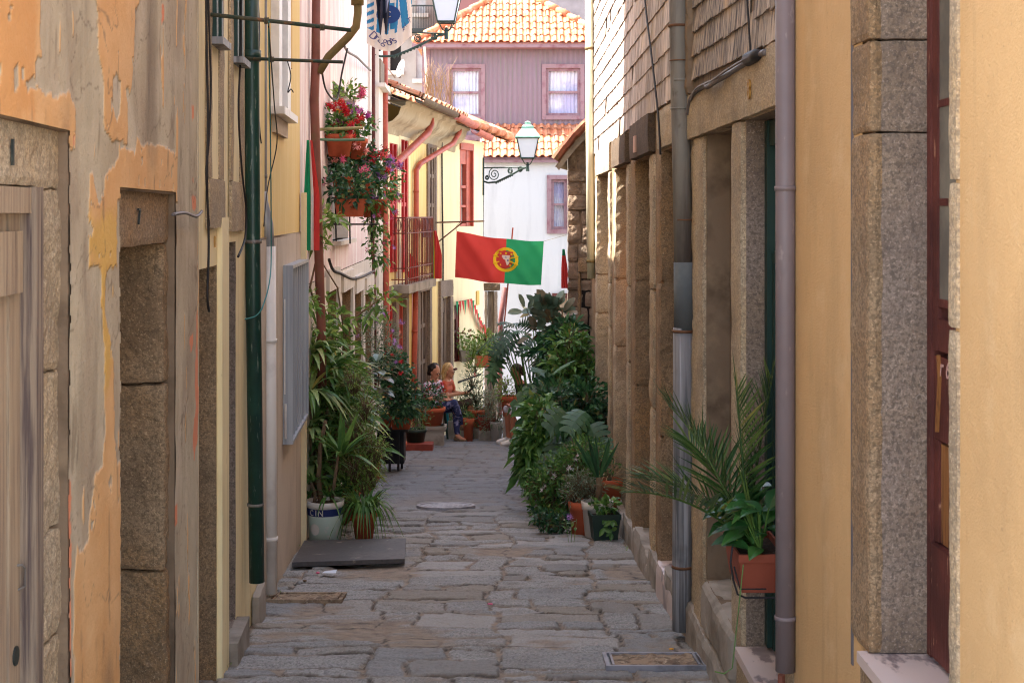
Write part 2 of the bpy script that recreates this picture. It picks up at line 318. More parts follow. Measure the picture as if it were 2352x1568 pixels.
# ---------------------------------------------------------------- the paved street
stone_m = mat("worn paving stone", S(154, 153, 149), .68,
    [(S(122, 118, 108), 4, .44, .66, {'k': .7}), (S(176, 166, 164), 5, .55, .72, {'st': (1, 5, 1), 'k': .7}), (S(84, 80, 80), 70, .46, .64, {'st': (1, .7, 1), 'k': .6, 'd': 8.0}), (S(196, 190, 188), 110, .54, .66, {'st': (1, .7, 1), 'k': .5, 'd': 8.0})],
    [(16, .012, (.7, 1.6, 1)), (55, .010, (1.4, .8, 1))], attr=[("warm", S(140, 126, 106)), ("cool", S(124, 126, 128)), ("pale", S(176, 172, 168)), ("sand", [S(156, 138, 118), S(124, 108, 92), 14]), ("grey_shade", S(104, 106, 114)), ("gap", S(50, 44, 40))], spec=.4)  # the blue-grey far tint puts dimmer light into the stone colour
def street_patch(d0, d1, x0, x1, dd, dx, seed, parent=None):
    R = np.random.RandomState(5)
    d = np.arange(d0, d1 + dd * .5, dd); x = np.arange(x0, x1 + dx * .5, dx)
    X, D = np.meshgrid(x, d)
    Dw = D + .12 * fbm(X * 1.1, D * .9 + 9, 2) + .055 * fbm(X * 6 + 3, D * 6, 4)
    Xw = X + .10 * fbm(X * 2 + 40, D * 3, 4)
    e = np.zeros(X.shape); rnd = np.zeros(X.shape); rnd2 = np.zeros(X.shape); tl = np.zeros(X.shape)
    lanes = np.array([-3.4, -2.6, -1.95, -1.32, -.66, -.06, .50, 1.10, 1.8, 2.6, 4.0])
    Xl = Xw + .30 * fbm(D * .75 + 3, D * 0 + 2.5, 3) + .10 * (vnoise(np.floor(D * 3.1), X * 0 + 1.5) - .5); li = np.clip(np.searchsorted(lanes, Xl) - 1, 0, len(lanes) - 2)
    for l in range(len(lanes) - 1):
        rows = [1.0 + .2 * R.rand()]
        while rows[-1] < 32: rows.append(rows[-1] + R.choice([.09, .13, .17, .21, .26, .34]) * (1 + .2 * R.rand()))
        n = len(rows); rows = np.array(rows); cut = R.choice([0, 0, 0, .3, .45, .6], n); vals = R.rand(n, 2); v2 = R.rand(n, 2); tilt = R.rand(n, 2, 2) - .5; jn = R.rand(n); side = (R.rand(n) - .5) * .16; side2 = (R.rand(n) - .5) * .16
        m = li == l
        if not m.any(): continue
        xs = Xl[m]; ds = Dw[m] + .05 * (vals[:, 0][np.clip(np.searchsorted(rows, Dw[m]) - 1, 0, n - 2)] - .5) * (xs - lanes[l]); ri = np.clip(np.searchsorted(rows, ds) - 1, 0, n - 2); x0 = lanes[l] + .0 * side[ri]; x1 = lanes[l + 1]; cx = x0 + (x1 - x0) * cut[ri]; has = cut[ri] > 0; right = has & (xs > cx)
        lo = np.where(right, cx, x0); hi = np.where(has & ~right, cx, x1); k2 = right.astype(int); jw = .004 + .012 * jn[ri]
        ex = np.minimum(xs - lo, hi - xs) - jw; ed = np.minimum(ds - rows[ri], rows[ri + 1] - ds) - jw * .8
        k = .03; e[m] = np.where(np.minimum(ex, ed) < k, k - np.hypot(np.clip(k - ex, 0, None), np.clip(k - ed, 0, None)), np.minimum(ex, ed))
        rnd[m] = vals[ri, k2]; rnd2[m] = v2[ri, k2]; tl[m] = tilt[ri, k2, 0] * (xs - (lo + hi) / 2) * .05 + tilt[ri, k2, 1] * (ds - (rows[ri] + rows[ri + 1]) / 2) * .06 + (v2[ri, k2] - .5) * .010
    n1 = fbm(X * 9, D * 14, 4); wear = fbm(X * 1.3 + 5, D * 1.1, 3)
    n2 = fbm(X * 42, D * 30, 3); edge = sstep(e + n1 * .022 + n2 * .016, -.003, .010)
    edge = edge * sstep(-(wear - .17 + n1 * .25), -.05, .08)          # worn places, filled with sand
    lip = np.clip(-(X + 1.0) * .5, 0, .3) * 0
    h = edge * (.012 + tl * 1.3 + n1 * .012 + n2 * .006 + .022 * fbm(X * 5 + 70, D * 16, 3)) + fbm(X * 3, D * 3, 3) * .012 + (1 - edge) * n1 * .012
    gzv = np.where(D < 26, -G * D, -G * 26 - (D - 26) * .16)
    return np_grid("street", X, D, gzv + h - .012, stone_m,
        {"grey_shade": sstep(D + 1.2 * fbm(X * .8, D * .5, 2), 10.2, 14.5) * .72, "sand": (1 - edge) * .95, "gap": np.clip(sstep(-e + n1 * .02, -.004, .006) * .25 + 1 - np.abs(e + n1 * .022 + n2 * .016 + .001) / .009, 0, 1) * sstep(n1 + .3 * (rnd - .4), -.12, .12) * .9, "warm": sstep(rnd, .5, .9) * .6, "cool": sstep(rnd2, .6, .95) * .5, "pale": sstep(rnd2, .25, .02) * .5}, parent)  # blue-grey fades in along the alley, painting the weaker light down there
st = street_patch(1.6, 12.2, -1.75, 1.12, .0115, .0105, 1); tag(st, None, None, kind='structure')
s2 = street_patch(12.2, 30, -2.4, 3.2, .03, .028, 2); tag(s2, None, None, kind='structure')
gm = MB(); gm.quad((-200, -60, -12), (200, -60, -12), (200, 300, -12), (-200, 300, -12))
tag(gm.build("ground", concrete), None, None, kind='structure')
gm = MB(); gm.quad((-30, -40, -.1), (30, -40, -.1), (30, 1.6, -.17), (-30, 1.6, -.17))
tag(gm.build("square", concrete), None, None, kind='structure')

# ---------------------------------------------------------------- walls
class W:
    def __init__(s, p0, p1):
        s.p = V((p0[0], p0[1], 0)); q = V((p1[0], p1[1], 0)); s.L = (q - s.p).length; s.t = (q - s.p) / s.L
        n = V((s.t.y, -s.t.x, 0)); s.n = n if (n.x > 0) == (p0[0] < 0) else -n      # towards the street
    def pt(s, u, z, w=0.0): q = s.p + s.t * u + s.n * w; return V((q.x, q.y, z))
    def u(s, x):               # distance along the wall of the sight line through sketch column x
        k = (x - CX) / F; return (k * s.p.y - s.p.x) / (s.t.x - k * s.t.y)
    def px(s, x, y): u = s.u(x); q = s.p + s.t * u; return u, CZ - (y - HY) * q.y / F
    def z(s, x, y): return s.px(x, y)[1]
    def d(s, u): return (s.p + s.t * u).y
    def g(s, u): return gz(s.d(u))
def wbox(mb, w, u0, u1, z0, z1, w0, w1):
    if isinstance(z0, (int, float)): z0 = (z0, z0)
    if isinstance(z1, (int, float)): z1 = (z1, z1)
    return mb.hexa([w.pt(u0, z0[0], w0), w.pt(u1, z0[1], w0), w.pt(u1, z0[1], w1), w.pt(u0, z0[0], w1),
                    w.pt(u0, z1[0], w0), w.pt(u1, z1[1], w0), w.pt(u1, z1[1], w1), w.pt(u0, z1[0], w1)])
def stone(mb, w, u0, u1, z0, z1, w0, w1, amp=.006, rnd=.014, res=.035):
    """a dressed stone with worn arrises"""
    h = V(((u1 - u0) / 2, (z1 - z0) / 2, (w1 - w0) / 2)); c = V(((u0 + u1) / 2, (z0 + z1) / 2, (w0 + w1) / 2)); r = min(rnd, *[a * .9 for a in h])
    for ax in range(3):
        a, b = [(1, 2), (2, 0), (0, 1)][ax]
        na = max(1, min(60, int(2 * h[a] / res))); nb = max(1, min(60, int(2 * h[b] / res)))
        for sg in (-1, 1):
            def fn(s, t):
                p = V((0, 0, 0)); p[ax] = sg * h[ax]; p[a] = (2 * s - 1) * h[a] * sg; p[b] = (2 * t - 1) * h[b]
                i = V([max(-(h[k] - r), min(h[k] - r, p[k])) for k in range(3)]); e = p - i
                if e.length > 1e-9: p = i + e.normalized() * r
                q = w.pt(c.x + p.x, c.y + p.y, c.z + p.z)
                return q + nv(q, 7) * amp * .8 + nv(q + V((5, 5, 5)), 22) * amp * .55 + nv(q + V((9, 2, 5)), 55) * amp * .3
            mb.grid(fn, na, nb)
    return mb
def facade(name, w, z1, opens, m, parent, z0f=None, u0=0.0, u1=None, ww=0.0):
    """a wall sheet with rectangular openings (u0, u1, z0, z1)"""
    u1 = w.L if u1 is None else u1
    us = sorted({u0, u1, *[a for o in opens for a in o[:2] if u0 < a < u1]}); mb = MB()
    zb = min(w.g(u0), w.g(u1)) - .4 if z0f is None else z0f
    for a, b in zip(us, us[1:]):
        zs = sorted([(o[2], o[3]) for o in opens if o[0] < (a + b) / 2 < o[1]]); cur = zb
        for lo, hi in zs + [(z1, z1)]:
            if lo > cur + 1e-4:
                nz_ = max(1, int((lo - cur) / .8)); nu_ = max(1, int((b - a) / .8))
                mb.grid(lambda s, t: w.pt(a + (b - a) * s, cur + (lo - cur) * t, ww), nu_, nz_)
            cur = max(cur, hi)
    return mb.build(name, m, parent)
def reveal(w, o, depth, name, m, parent, back=None, bname="infill", ww=0.0, amp=.0):
    """the sides of an opening, and what closes it at the back"""
    a, b, lo, hi = o[:4]; mb = MB(); j = lambda p: p + nv(p, 9) * amp
    n = 10
    for q in (((b, lo), (b, hi)), ((a, hi), (a, lo)), ((b, hi), (a, hi)), ((a, lo), (b, lo))):
        (ua, za), (ub, zb) = q
        mb.grid(lambda s, t: j(w.pt(ua + (ub - ua) * s, za + (zb - za) * s, ww - depth * t)), n, 4)
    r = mb.build(name, m, parent)
    if back:
        k = MB(); k.grid(lambda s, t: w.pt(a + (b - a) * s, lo + (hi - lo) * t, ww - depth + .004), 4, 8); k.build(bname, back, parent)
    return r
def roofslab(w, z, depth, parent, u0=0.0, u1=None, over=.0, name="roof"):
    u1 = w.L if u1 is None else u1; mb = MB(); wbox(mb, w, u0, u1, z, z + .15, -depth, over)
    wbox(mb, w, u0, u1, -6, z, -depth, -depth + .1)
    k = MB(); wbox(k, w, u0, u1, -6, z - .01, -.62, -.6); wbox(k, w, u0 + .002, u0 + .01, -6, z - .01, -.6, -.02); wbox(k, w, u1 - .01, u1 - .002, -6, z - .01, -.6, -.02); k.build('light_blocker', darkin, parent)  # unseen dark sheets added behind the facade to stop light leaking through gaps
    return mb.build(name, tile_old, parent)
def glyph(txt, size, name, m, parent, org, right, up, depth=.003, centre=False):
    """real letters, as a mesh"""
    c = bpy.data.curves.new("lettering", 'FONT'); c.body = txt; c.size = size; c.extrude = depth; c.resolution_u = 3
    if centre: c.align_x = 'CENTER'
    o = bpy.data.objects.new("lettering", c); col.objects.link(o); dg = bpy.context.evaluated_depsgraph_get(); dg.update()
    me = bpy.data.meshes.new_from_object(o.evaluated_get(dg)); vs = [v.co.copy() for v in me.vertices]; fs = [list(p.vertices) for p in me.polygons]
    bpy.data.objects.remove(o); bpy.data.curves.remove(c); bpy.data.meshes.remove(me)
    n = right.cross(up); mb = MB(); mb.add([V(org) + right * v.x + up * v.y + n * v.z for v in vs], fs)
    return mb.build(name, m, parent) if name else mb
# ================================================================ the houses along the alley, near to far, on the side with the peeling plaster
WA = W((-1.005, 2.0), (-1.2403, 5.62)); WB = W((-1.2403, 5.62), (-1.3755, 7.7)); WC = W((-1.3755, 7.7), (-1.551, 10.4))
WD = W((-1.551, 10.4), (-1.80, 19.6)); WE = W((-1.80, 19.6), (-1.256, 24.0)); WF = W((-1.256, 24.0), (-.525, 26.0))
# ---------------- A: peeling orange house
hA = thing("plaster_house", "old house with orange paint peeling off grey plaster, beside the weathered plank gate", "house", (-1.1, 3, gz(3)))
uv = lambda pts: [WA.px(x, y) for x, y in pts]
ua0 = max(0.0, WA.u(-260)); du = .011; U = np.arange(ua0, WA.L + du, du); U[-1] = WA.L; ZZ = np.arange(-1.0, 2.6, .0065)
ga = (WA.u(-900), WA.u(160), -2.0, WA.z(160, 300)); nb = (WA.u(275), WA.u(404), -2.0, WA.z(400, 442))
UU, ZG = np.meshgrid(U, ZZ)
nse = .030 * fbm(UU * 14, ZG * 9, 5) + .024 * fbm(UU * 45, ZG * 38, 3)
paint_polys = [[(-900, -400), (87, -400), (92, 60), (97, 128), (84, 134), (82, 196), (100, 204), (112, 216), (128, 224), (142, 218), (156, 216), (166, 234), (173, 246), (172, 340), (-900, 420)],
    [(216, -400), (326, -300), (322, 0), (309, 26), (310, 128), (304, 205), (293, 216), (289, 332), (282, 322), (262, 326), (252, 318), (238, 286), (234, 183), (223, 110)],
    [(208, 402), (214, 398), (222, 425), (230, 462), (240, 440), (246, 405), (272, 372), (274, 350), (290, 342), (310, 346), (316, 316), (328, 338), (345, 330), (372, 333), (398, 350), (406, 372), (407, 460), (270, 460), (268, 612), (206, 612), (203, 540), (205, 470)],
    [(233, 600), (241, 600), (239, 690), (242, 730), (249, 760), (256, 800), (262, 870), (263, 990), (269, 1060), (275, 1060), (275, 1700), (168, 1700), (170, 1330), (178, 1255), (190, 1270), (204, 1245), (207, 1185), (217, 1140), (221, 1098), (236, 1066), (242, 990), (240, 860), (239, 780), (234, 700)]]
hole_polys = [[(258, 176), (268, 170), (276, 190), (275, 262), (266, 280), (256, 240)], [(31, 160), (40, 148), (42, 195), (34, 205)], [(58, 188), (80, 172), (84, 204), (62, 210)], [(48, 160), (54, 160), (54, 182), (48, 180)], [(286, 200), (290, 196), (296, 215), (292, 230)]]
salmon_polys = [[(452, 700), (457, 700), (457, 1000), (450, 1030), (446, 1060), (441, 1000), (447, 930), (445, 880), (450, 800), (448, 730)], [(434, 780), (442, 756), (444, 790), (438, 806)], [(440, 240), (447, 238), (448, 275), (442, 280)], [(441, 450), (449, 448), (450, 480), (443, 484)],
    [(370, 8), (377, 8), (380, 45), (372, 56)], [(395, 1156), (409, 1160), (408, 1200), (398, 1218)], [(442, 405), (446, 405), (446, 420), (442, 420)], [(164, 250), (173, 250), (173, 330), (164, 330)], [(158, 1100), (166, 1100), (164, 1560), (158, 1560)]]
paint = np.zeros(UU.shape)
for p in paint_polys: paint = np.maximum(paint, sstep(sdpoly(UU, ZG, uv(p)) + nse, -.003, .004))
for p in hole_polys: paint = np.minimum(paint, 1 - sstep(sdpoly(UU, ZG, uv(p)) + nse * .7, -.003, .004))
fl = fbm(UU * 22 + 50, ZG * 3.2, 4); paint = np.maximum(paint, sstep(fl, .27, .29) * sstep(UU, ua0, ua0 + 1))
chips = sstep(fbm(UU * 30 + 9, ZG * 14, 4), .29, .31); paint = paint * (1 - chips)
salmon = np.zeros(UU.shape)
for p in salmon_polys: salmon = np.maximum(salmon, sstep(sdpoly(UU, ZG, uv(p)) + nse * 1.2 - .004, -.002, .004))
och = sstep(sdpoly(UU, ZG, uv([(196, 490), (275, 490), (275, 640), (250, 900), (225, 900), (225, 620), (196, 620)])) + nse * 3, -.05, .06)
deep = sstep(sdpoly(UU, ZG, uv([(-900, -400), (78, -400), (80, 270), (-900, 300)])) + nse * 2, -.03, .03) * .8
Xg = WA.p.x + WA.t.x * UU; Yg = WA.p.y + WA.t.y * UU
off = .004 * fbm(UU * 4, ZG * 4, 3) * 3 + paint * .0015
Xg = Xg + WA.n.x * off; Yg = Yg + WA.n.y * off
ucn = (U[:-1] + U[1:]) / 2; zcn = (ZZ[:-1] + ZZ[1:]) / 2; UC, ZC = np.meshgrid(ucn, zcn)
e_ = .006 * np.sin(ZC * 37) * np.sin(ZC * 11) + .004 * np.sin(ZC * 90)
keep = ~((UC > ga[0]) & (UC < ga[1] + e_) & (ZC < ga[3])) & ~((UC > nb[0] - e_) & (UC < nb[1]) & (ZC < nb[3]))
np_grid("wall", Xg, Yg, ZG, plas_a, {"paint": np.maximum(paint, 0), "ochre": paint * och, "salmon": salmon * (1 - paint), "deep": paint * deep, "grime": np.clip(sstep(fbm(UU * 3 + 4, ZG * 1.1, 5), .08, .3) * .5 + sstep(fbm(UU * 26, ZG * 5 + 7, 4), .2, .32) * .45 + sstep(np.abs(fbm(UU * 2.2 + 30, ZG * 2.2, 5)), .006, .0) * .55, 0, .7)}, hA, keep=keep)
facade("upper_wall", WA, 6.4, [], plas_a, hA, z0f=ZZ[-1] - .002)
facade("near_wall", WA, 2.6, [], plas_a, hA, u1=max(.02, ua0 + .01))
roofslab(WA, 6.4, 6, hA, over=.25)
m_ = MB(); wbox(m_, WA, WA.L - .014, WA.L + .004, -1.2, 6.4, -.12, .0015); m_.build("corner_filler", plas_a, hA)
# stonework of the gate and of the blocked doorway
gj = thing("gate_surround", "rough granite lintel and jamb framing the weathered plank gate", "stone surround", WA.pt(WA.u(130), -.35)); zl = WA.z(125, 430)
m_ = MB(); stone(m_, WA, WA.u(-300), ga[1] + .07, zl, ga[3] + .05, -.2, -.022, .009, .011, .02); m_.build("lintel", gran_l, gj)
m_ = MB(); zs = [-.7, .36, .62, 1.02, zl + .002]
for a, b in zip(zs, zs[1:]):
    o_ = .016 * math.sin(a * 9); stone(m_, WA, WA.u(106) + o_ * .3, ga[1] + .07, a + .0015, b - .0015, -.24, -.024 + o_ * .3, .011, .011, .02)
m_.build("jamb", gran_l, gj)
n_ = MB(); wbox(n_, WA, ga[0], ga[1], -1.2, ga[3] + .05, -.3, -.26); n_.build("infill", cement, gj)
m_ = MB(); wbox(m_, WA, ga[1] - .004, ga[1] + .08, -1.2, ga[3] + .08, -.05, -.004); wbox(m_, WA, ga[0] - .1, ga[1] - .0041, ga[3] - .004, ga[3] + .08, -.05, -.004); m_.build("plaster_edge", cement, gj)
glyph("1", .085, "numeral", iron, gj, WA.pt(WA.u(40), 1.505, -.016), WA.t * 1, Z)
gt = thing("plank_gate", "weathered grey plank gate with a hasp in the peeling house", "gate", WA.pt(WA.u(40), -.35))
m_ = MB(); ufr = WA.u(104)
for k in range(9):
    ub = ufr - .05 - k * .105; wbox(m_, WA, ub - .1, ub - .004, -.7, zl - .06, -.13, -.040 - .004 * (k % 2))
m_.build("planks", wood_g, gt)
m_ = MB(); wbox(m_, WA, ufr - .065, ufr - .004, -.7, zl - .002, -.12, -.003); m_.build("gate_post", wood_d, gt)
m_ = MB(); wbox(m_, WA, ufr - 1.3, ufr - .067, zl - .062, zl - .004, -.12, -.014); m_.build("top_rail", wood_g, gt)
m_ = MB(); wbox(m_, WA, ufr - 1.3, ufr - .085, 1.22, 1.36, -.046, -.028); m_.build("board", wood_g, gt)
m_ = MB(); ub = ufr - .075; m_.tube([WA.pt(ub - .02, .60, -.055), WA.pt(ub - .008, .60, -.03), WA.pt(ub, .59, -.026), WA.pt(ub, .55, -.026), WA.pt(ub - .012, .535, -.055)], .003, 6); m_.build("hasp", zinc, gt)
m_ = MB(); m_.tube([WA.pt(ub - .03, .40, -.05), WA.pt(ub - .03, .40, -.036)], .022, 12); m_.build("lock_disc", iron, gt)
ns = thing("blocked_doorway", "narrow doorway walled up with granite blocks in the orange peeling wall", "doorway", WA.pt(WA.u(340), -.45))
zb_ = WA.z(340, 566); m_ = MB(); stone(m_, WA, nb[0] - .04, nb[1] + .05, zb_, nb[3] + .04, -.22, -.024, .006, .014, .025); m_.build("lintel", gran_w, ns)
m_ = MB(); uf = nb[1] - .012
for a, b, o_ in ((-1.0, WA.z(395, 1312), .004), (WA.z(395, 1312), WA.z(395, 882), 0), (WA.z(395, 882), zb_, -.004)):
    stone(m_, WA, uf - .05 + o_, uf + .2, a + .003, b - .003, -.42, -.026 + o_, .010, .013, .018)
m_.build("jamb", gran_w, ns)
n_ = MB(); wbox(n_, WA, nb[0] - .1, nb[1] + .1, -1.2, nb[3] + .05, -.50, -.44); n_.build("infill", gran_d, ns)
m_ = MB(); wbox(m_, WA, nb[1] - .006, nb[1] + .08, -1.2, nb[3] + .08, -.05, -.004); wbox(m_, WA, nb[0] - .1, nb[1] - .0061, nb[3] - .006, nb[3] + .08, -.05, -.004); wbox(m_, WA, nb[0] - .1, nb[0] + .004, -1.2, nb[3] - .0061, -.05, -.004); m_.build("plaster_edge", cement, ns)  # plaster edge in a darker material: its shadow is put into the colour
glyph("7", .075, "numeral", iron, ns, WA.pt(WA.u(331), 1.365, -.019), WA.t, Z)

# ---------------- B: cream house
hB = thing("cream_house", "narrow cream painted house with granite window frames and two doorways", "house", WB.pt(1, gz(6.6)))
b1 = (WB.u(448) if WB.u(448) > .02 else .02, WB.u(497), WB.g(.4) - .3, WB.z(462, 618)); b2 = (WB.u(517), WB.u(541), WB.g(1.1) + .13, WB.z(531, 556))
facade("wall", WB, 6.4, [b1, b2], cream, hB); roofslab(WB, 6.4, 6, hB, over=.25)
for o, nm in ((b1, "doorway"), (b2, "doorway")):
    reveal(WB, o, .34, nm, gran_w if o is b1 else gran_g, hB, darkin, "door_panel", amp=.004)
m_ = MB(); stone(m_, WB, b1[1] - .03, b1[1] + .004, b1[2], b1[3] - .05, -.3, -.085, .012, .02, .03); m_.build("door_jamb", gran_g, hB)
m_ = MB(); wbox(m_, WB, WB.u(499), WB.u(515), b1[2], WB.z(505, 500), .0, .022); m_.build("pilaster", cream, hB)
m_ = MB(); wbox(m_, WB, b2[0] - .02, b2[1] + .05, b2[2] - .2, b2[2], -.3, .06); m_.build("door_step", concrete, hB)
for (xa, xb, xc, xd, ys, yb, ya) in ((471, 481, 497, 509, 92, 411, 525), (524, 531, 545, 556, 136, 418, 532)):
    m_ = MB(); zt = 3.4; za = WB.z((xa + xd) / 2, ya); zm = WB.z((xa + xd) / 2, yb)
    for a, b in ((xa, xb), (xc, xd)): stone(m_, WB, WB.u(a), WB.u(b), zm, zt, .0, .014, .004, .008, .05)
    stone(m_, WB, WB.u(xa), WB.u(xd), za, zm, .0, .02, .005, .01, .04); m_.build("window_surround", gran_l, hB)
    zs_ = WB.z((xb + xc) / 2, ys); m_ = MB(); wbox(m_, WB, WB.u(xb) - .02, WB.u(xc) + .03, zs_ - .03, zs_, -.05, .06); m_.build("window_sill", zinc_b, hB)
    m_ = MB(); wbox(m_, WB, WB.u(xb), WB.u(xc), zs_, 3.4, .004, .012); wbox(m_, WB, WB.u(xb), WB.u(xb) + .05, zs_, 3.4, .012, .03); wbox(m_, WB, WB.u(xc) - .05, WB.u(xc), zs_, 3.4, .012, .03); m_.build("shutter", greenw, hB)
    m_ = MB(); wbox(m_, WB, WB.u(xb), WB.u(xc), zm, zs_ - .03, .003, .008); m_.build("apron_panel", cream, hB)
glyph("1", .07, "numeral", brass, hB, WB.pt(WB.u(489), WB.z(489, 568), .006), WB.t, Z)
# ---------------- C: yellow house with stone clad ground floor
hC = thing("yellow_house", "yellow plastered house with a pale stone clad ground floor behind the drainpipes", "house", WC.pt(1.3, gz(9)))
zc = 1.265; c1 = (WC.u(684.0), WC.u(690.5), WC.g(2.5) - .2, 1.0)
facade("wall", WC, 6.6, [], yellowp, hC, z0f=zc); roofslab(WC, 6.6, 6, hC, u1=WC.L + .9, over=.2)
m_ = MB(); wbox(m_, WC, WC.L - .1, WC.L + .95, 4.2, 6.6, -1.2, -.05); m_.build("upper_wall", yellowp, hC)  # unseen block added past the corner to shape the shadow edge across the alley
facade("stone_cladding", WC, zc, [], clad, hC, ww=.012); m_ = MB(); wbox(m_, WC, 0, WC.L, zc - .012, zc, 0, .012)
for uu in (.35, .95, 2.25): wbox(m_, WC, uu, uu + .004, -1.2, zc, .0122, .0128)
m_.build("cladding_joint", gran_w, hC)
m_ = MB(); zw = WC.z(640, 258)
wbox(m_, WC, WC.u(622), WC.u(629), zw, 4.0, 0, .05); wbox(m_, WC, WC.u(643), WC.u(650), zw, 4.0, 0, .05); wbox(m_, WC, WC.u(620), WC.u(654), zw - .045, zw, 0, .085); m_.build("window_frame", pvc, hC)
m_ = MB(); wbox(m_, WC, WC.u(629), WC.u(643), zw, 4.0, .0, .012); m_.build("window_blind", whitewall, hC)
m_ = MB(); wbox(m_, WC, WC.u(624), WC.u(652), WC.z(640, 312), zw - .045, 0, .026); m_.build("apron_panel", clad, hC)
m_ = MB(); wbox(m_, WC, WC.u(660), WC.u(668), WC.z(664, 155), 4.0, 0, .01); m_.build("ochre_strip", ochre, hC)
m_ = MB(); wbox(m_, WC, WC.u(687.5), WC.L, WC.g(2.6) - .1, 1.55, .012, .05); m_.build("corner_trim", creamf, hC)
m_ = MB(); wbox(m_, WC, WC.L - .02, WC.L, WC.g(2.6) - .1, 6.6, -.5, 0); m_.build("corner_return", whitep, hC)
wb = thing("window_box", "grey aluminium box frame standing proud of the pale stone cladding", "window box", WC.pt(1.5, -.06, .02))
ub0, ub1 = WC.u(645.5), WC.u(685); m_ = MB()
for a, b, lo, hi in ((ub0, ub0 + .02, -.06, 1.07), (ub1 - .02, ub1, -.06, 1.07), (ub0 + .021, ub1 - .021, 1.05, 1.07), (ub0 + .021, ub1 - .021, -.06, -.04)): wbox(m_, WC, a, b, lo, hi, .012, .075)
m_.build("frame", alu, wb); m_ = MB()
for k in range(14):
    a = ub0 + .022 + k * (ub1 - ub0 - .044) / 14; wbox(m_, WC, a, a + .03, -.038, 1.048, .014, .05 + .012 * (k % 2))
m_.build("slat_panel", alu, wb); m_ = MB(); m_.tube([WC.pt(ub0 - .02, .20, .03), WC.pt(ub0 - .02, -.02, .03)], .008, 8); m_.tube([WC.pt(ub0 - .02, .86, .025), WC.pt(ub0 - .02, .26, .025)], .005, 8); m_.build("rod", pvc, wb)
# ---------------- D: pink house
hD = thing("pink_house", "pink peeling house with white door frames behind the hanging flower pots", "house", WD.pt(4, gz(14)))
zw = .86; WDo = []
for xa, xb, dz in ((748, 768, .0), (782, 802, .0), (812, 826, -.02), (836, 850, -.02)):
    a, b = WD.u(xa), WD.u(xb); WDo.append((a + .02, b, WD.g(a) + .02, WD.z((xa + xb) / 2, 668) + dz))
facade("wall", WD, 4.35, [(WD.u(764), WD.u(800), 1.15, 2.6)], pink, hD, z0f=zw); roofslab(WD, 4.35, 6, hD, over=.15)
facade("ground_floor_wall", WD, zw, WDo, whitep, hD, ww=.015)
for o in WDo:
    reveal(WD, o, .28, "doorway", gran_w, hD, wood_d, "door_panel", ww=.015, amp=.004)
    m_ = MB(); stone(m_, WD, o[1], o[1] + .16, o[2], o[3] + .01, -.02, .045, .003, .008, .08); stone(m_, WD, o[0] - .12, o[1] + .16, o[3] + .012, o[3] + .2, -.02, .048, .003, .008, .08); m_.build("door_surround", whitep, hD)
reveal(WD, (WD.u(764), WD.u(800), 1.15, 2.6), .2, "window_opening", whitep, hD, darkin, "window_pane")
m_ = MB(); wbox(m_, WD, WD.u(764) - .06, WD.u(800) + .06, 1.11, 1.15, -.1, .08); m_.build("window_sill", whitep, hD)
m_ = MB(); wbox(m_, WD, WD.u(845), WD.u(848), 1.0, 4.3, .0, .03); wbox(m_, WD, WD.u(861), WD.u(872), -.5, 4.3, .0, .05); wbox(m_, WD, WD.u(876), WD.u(880), -.5, 4.3, .0, .03); m_.build("corner_strip", whitep, hD)
m_ = MB(); uw = WD.u(858); wbox(m_, WD, WD.u(862), WD.u(876), WD.z(866, 196), 3.4, .05, .07); m_.build("side_window_frame", wood_d, hD); m_ = MB(); wbox(m_, WD, WD.u(860), WD.u(877), WD.z(866, 198) - .05, WD.z(866, 198), .05, .14); m_.build("side_window_sill", whitep, hD)
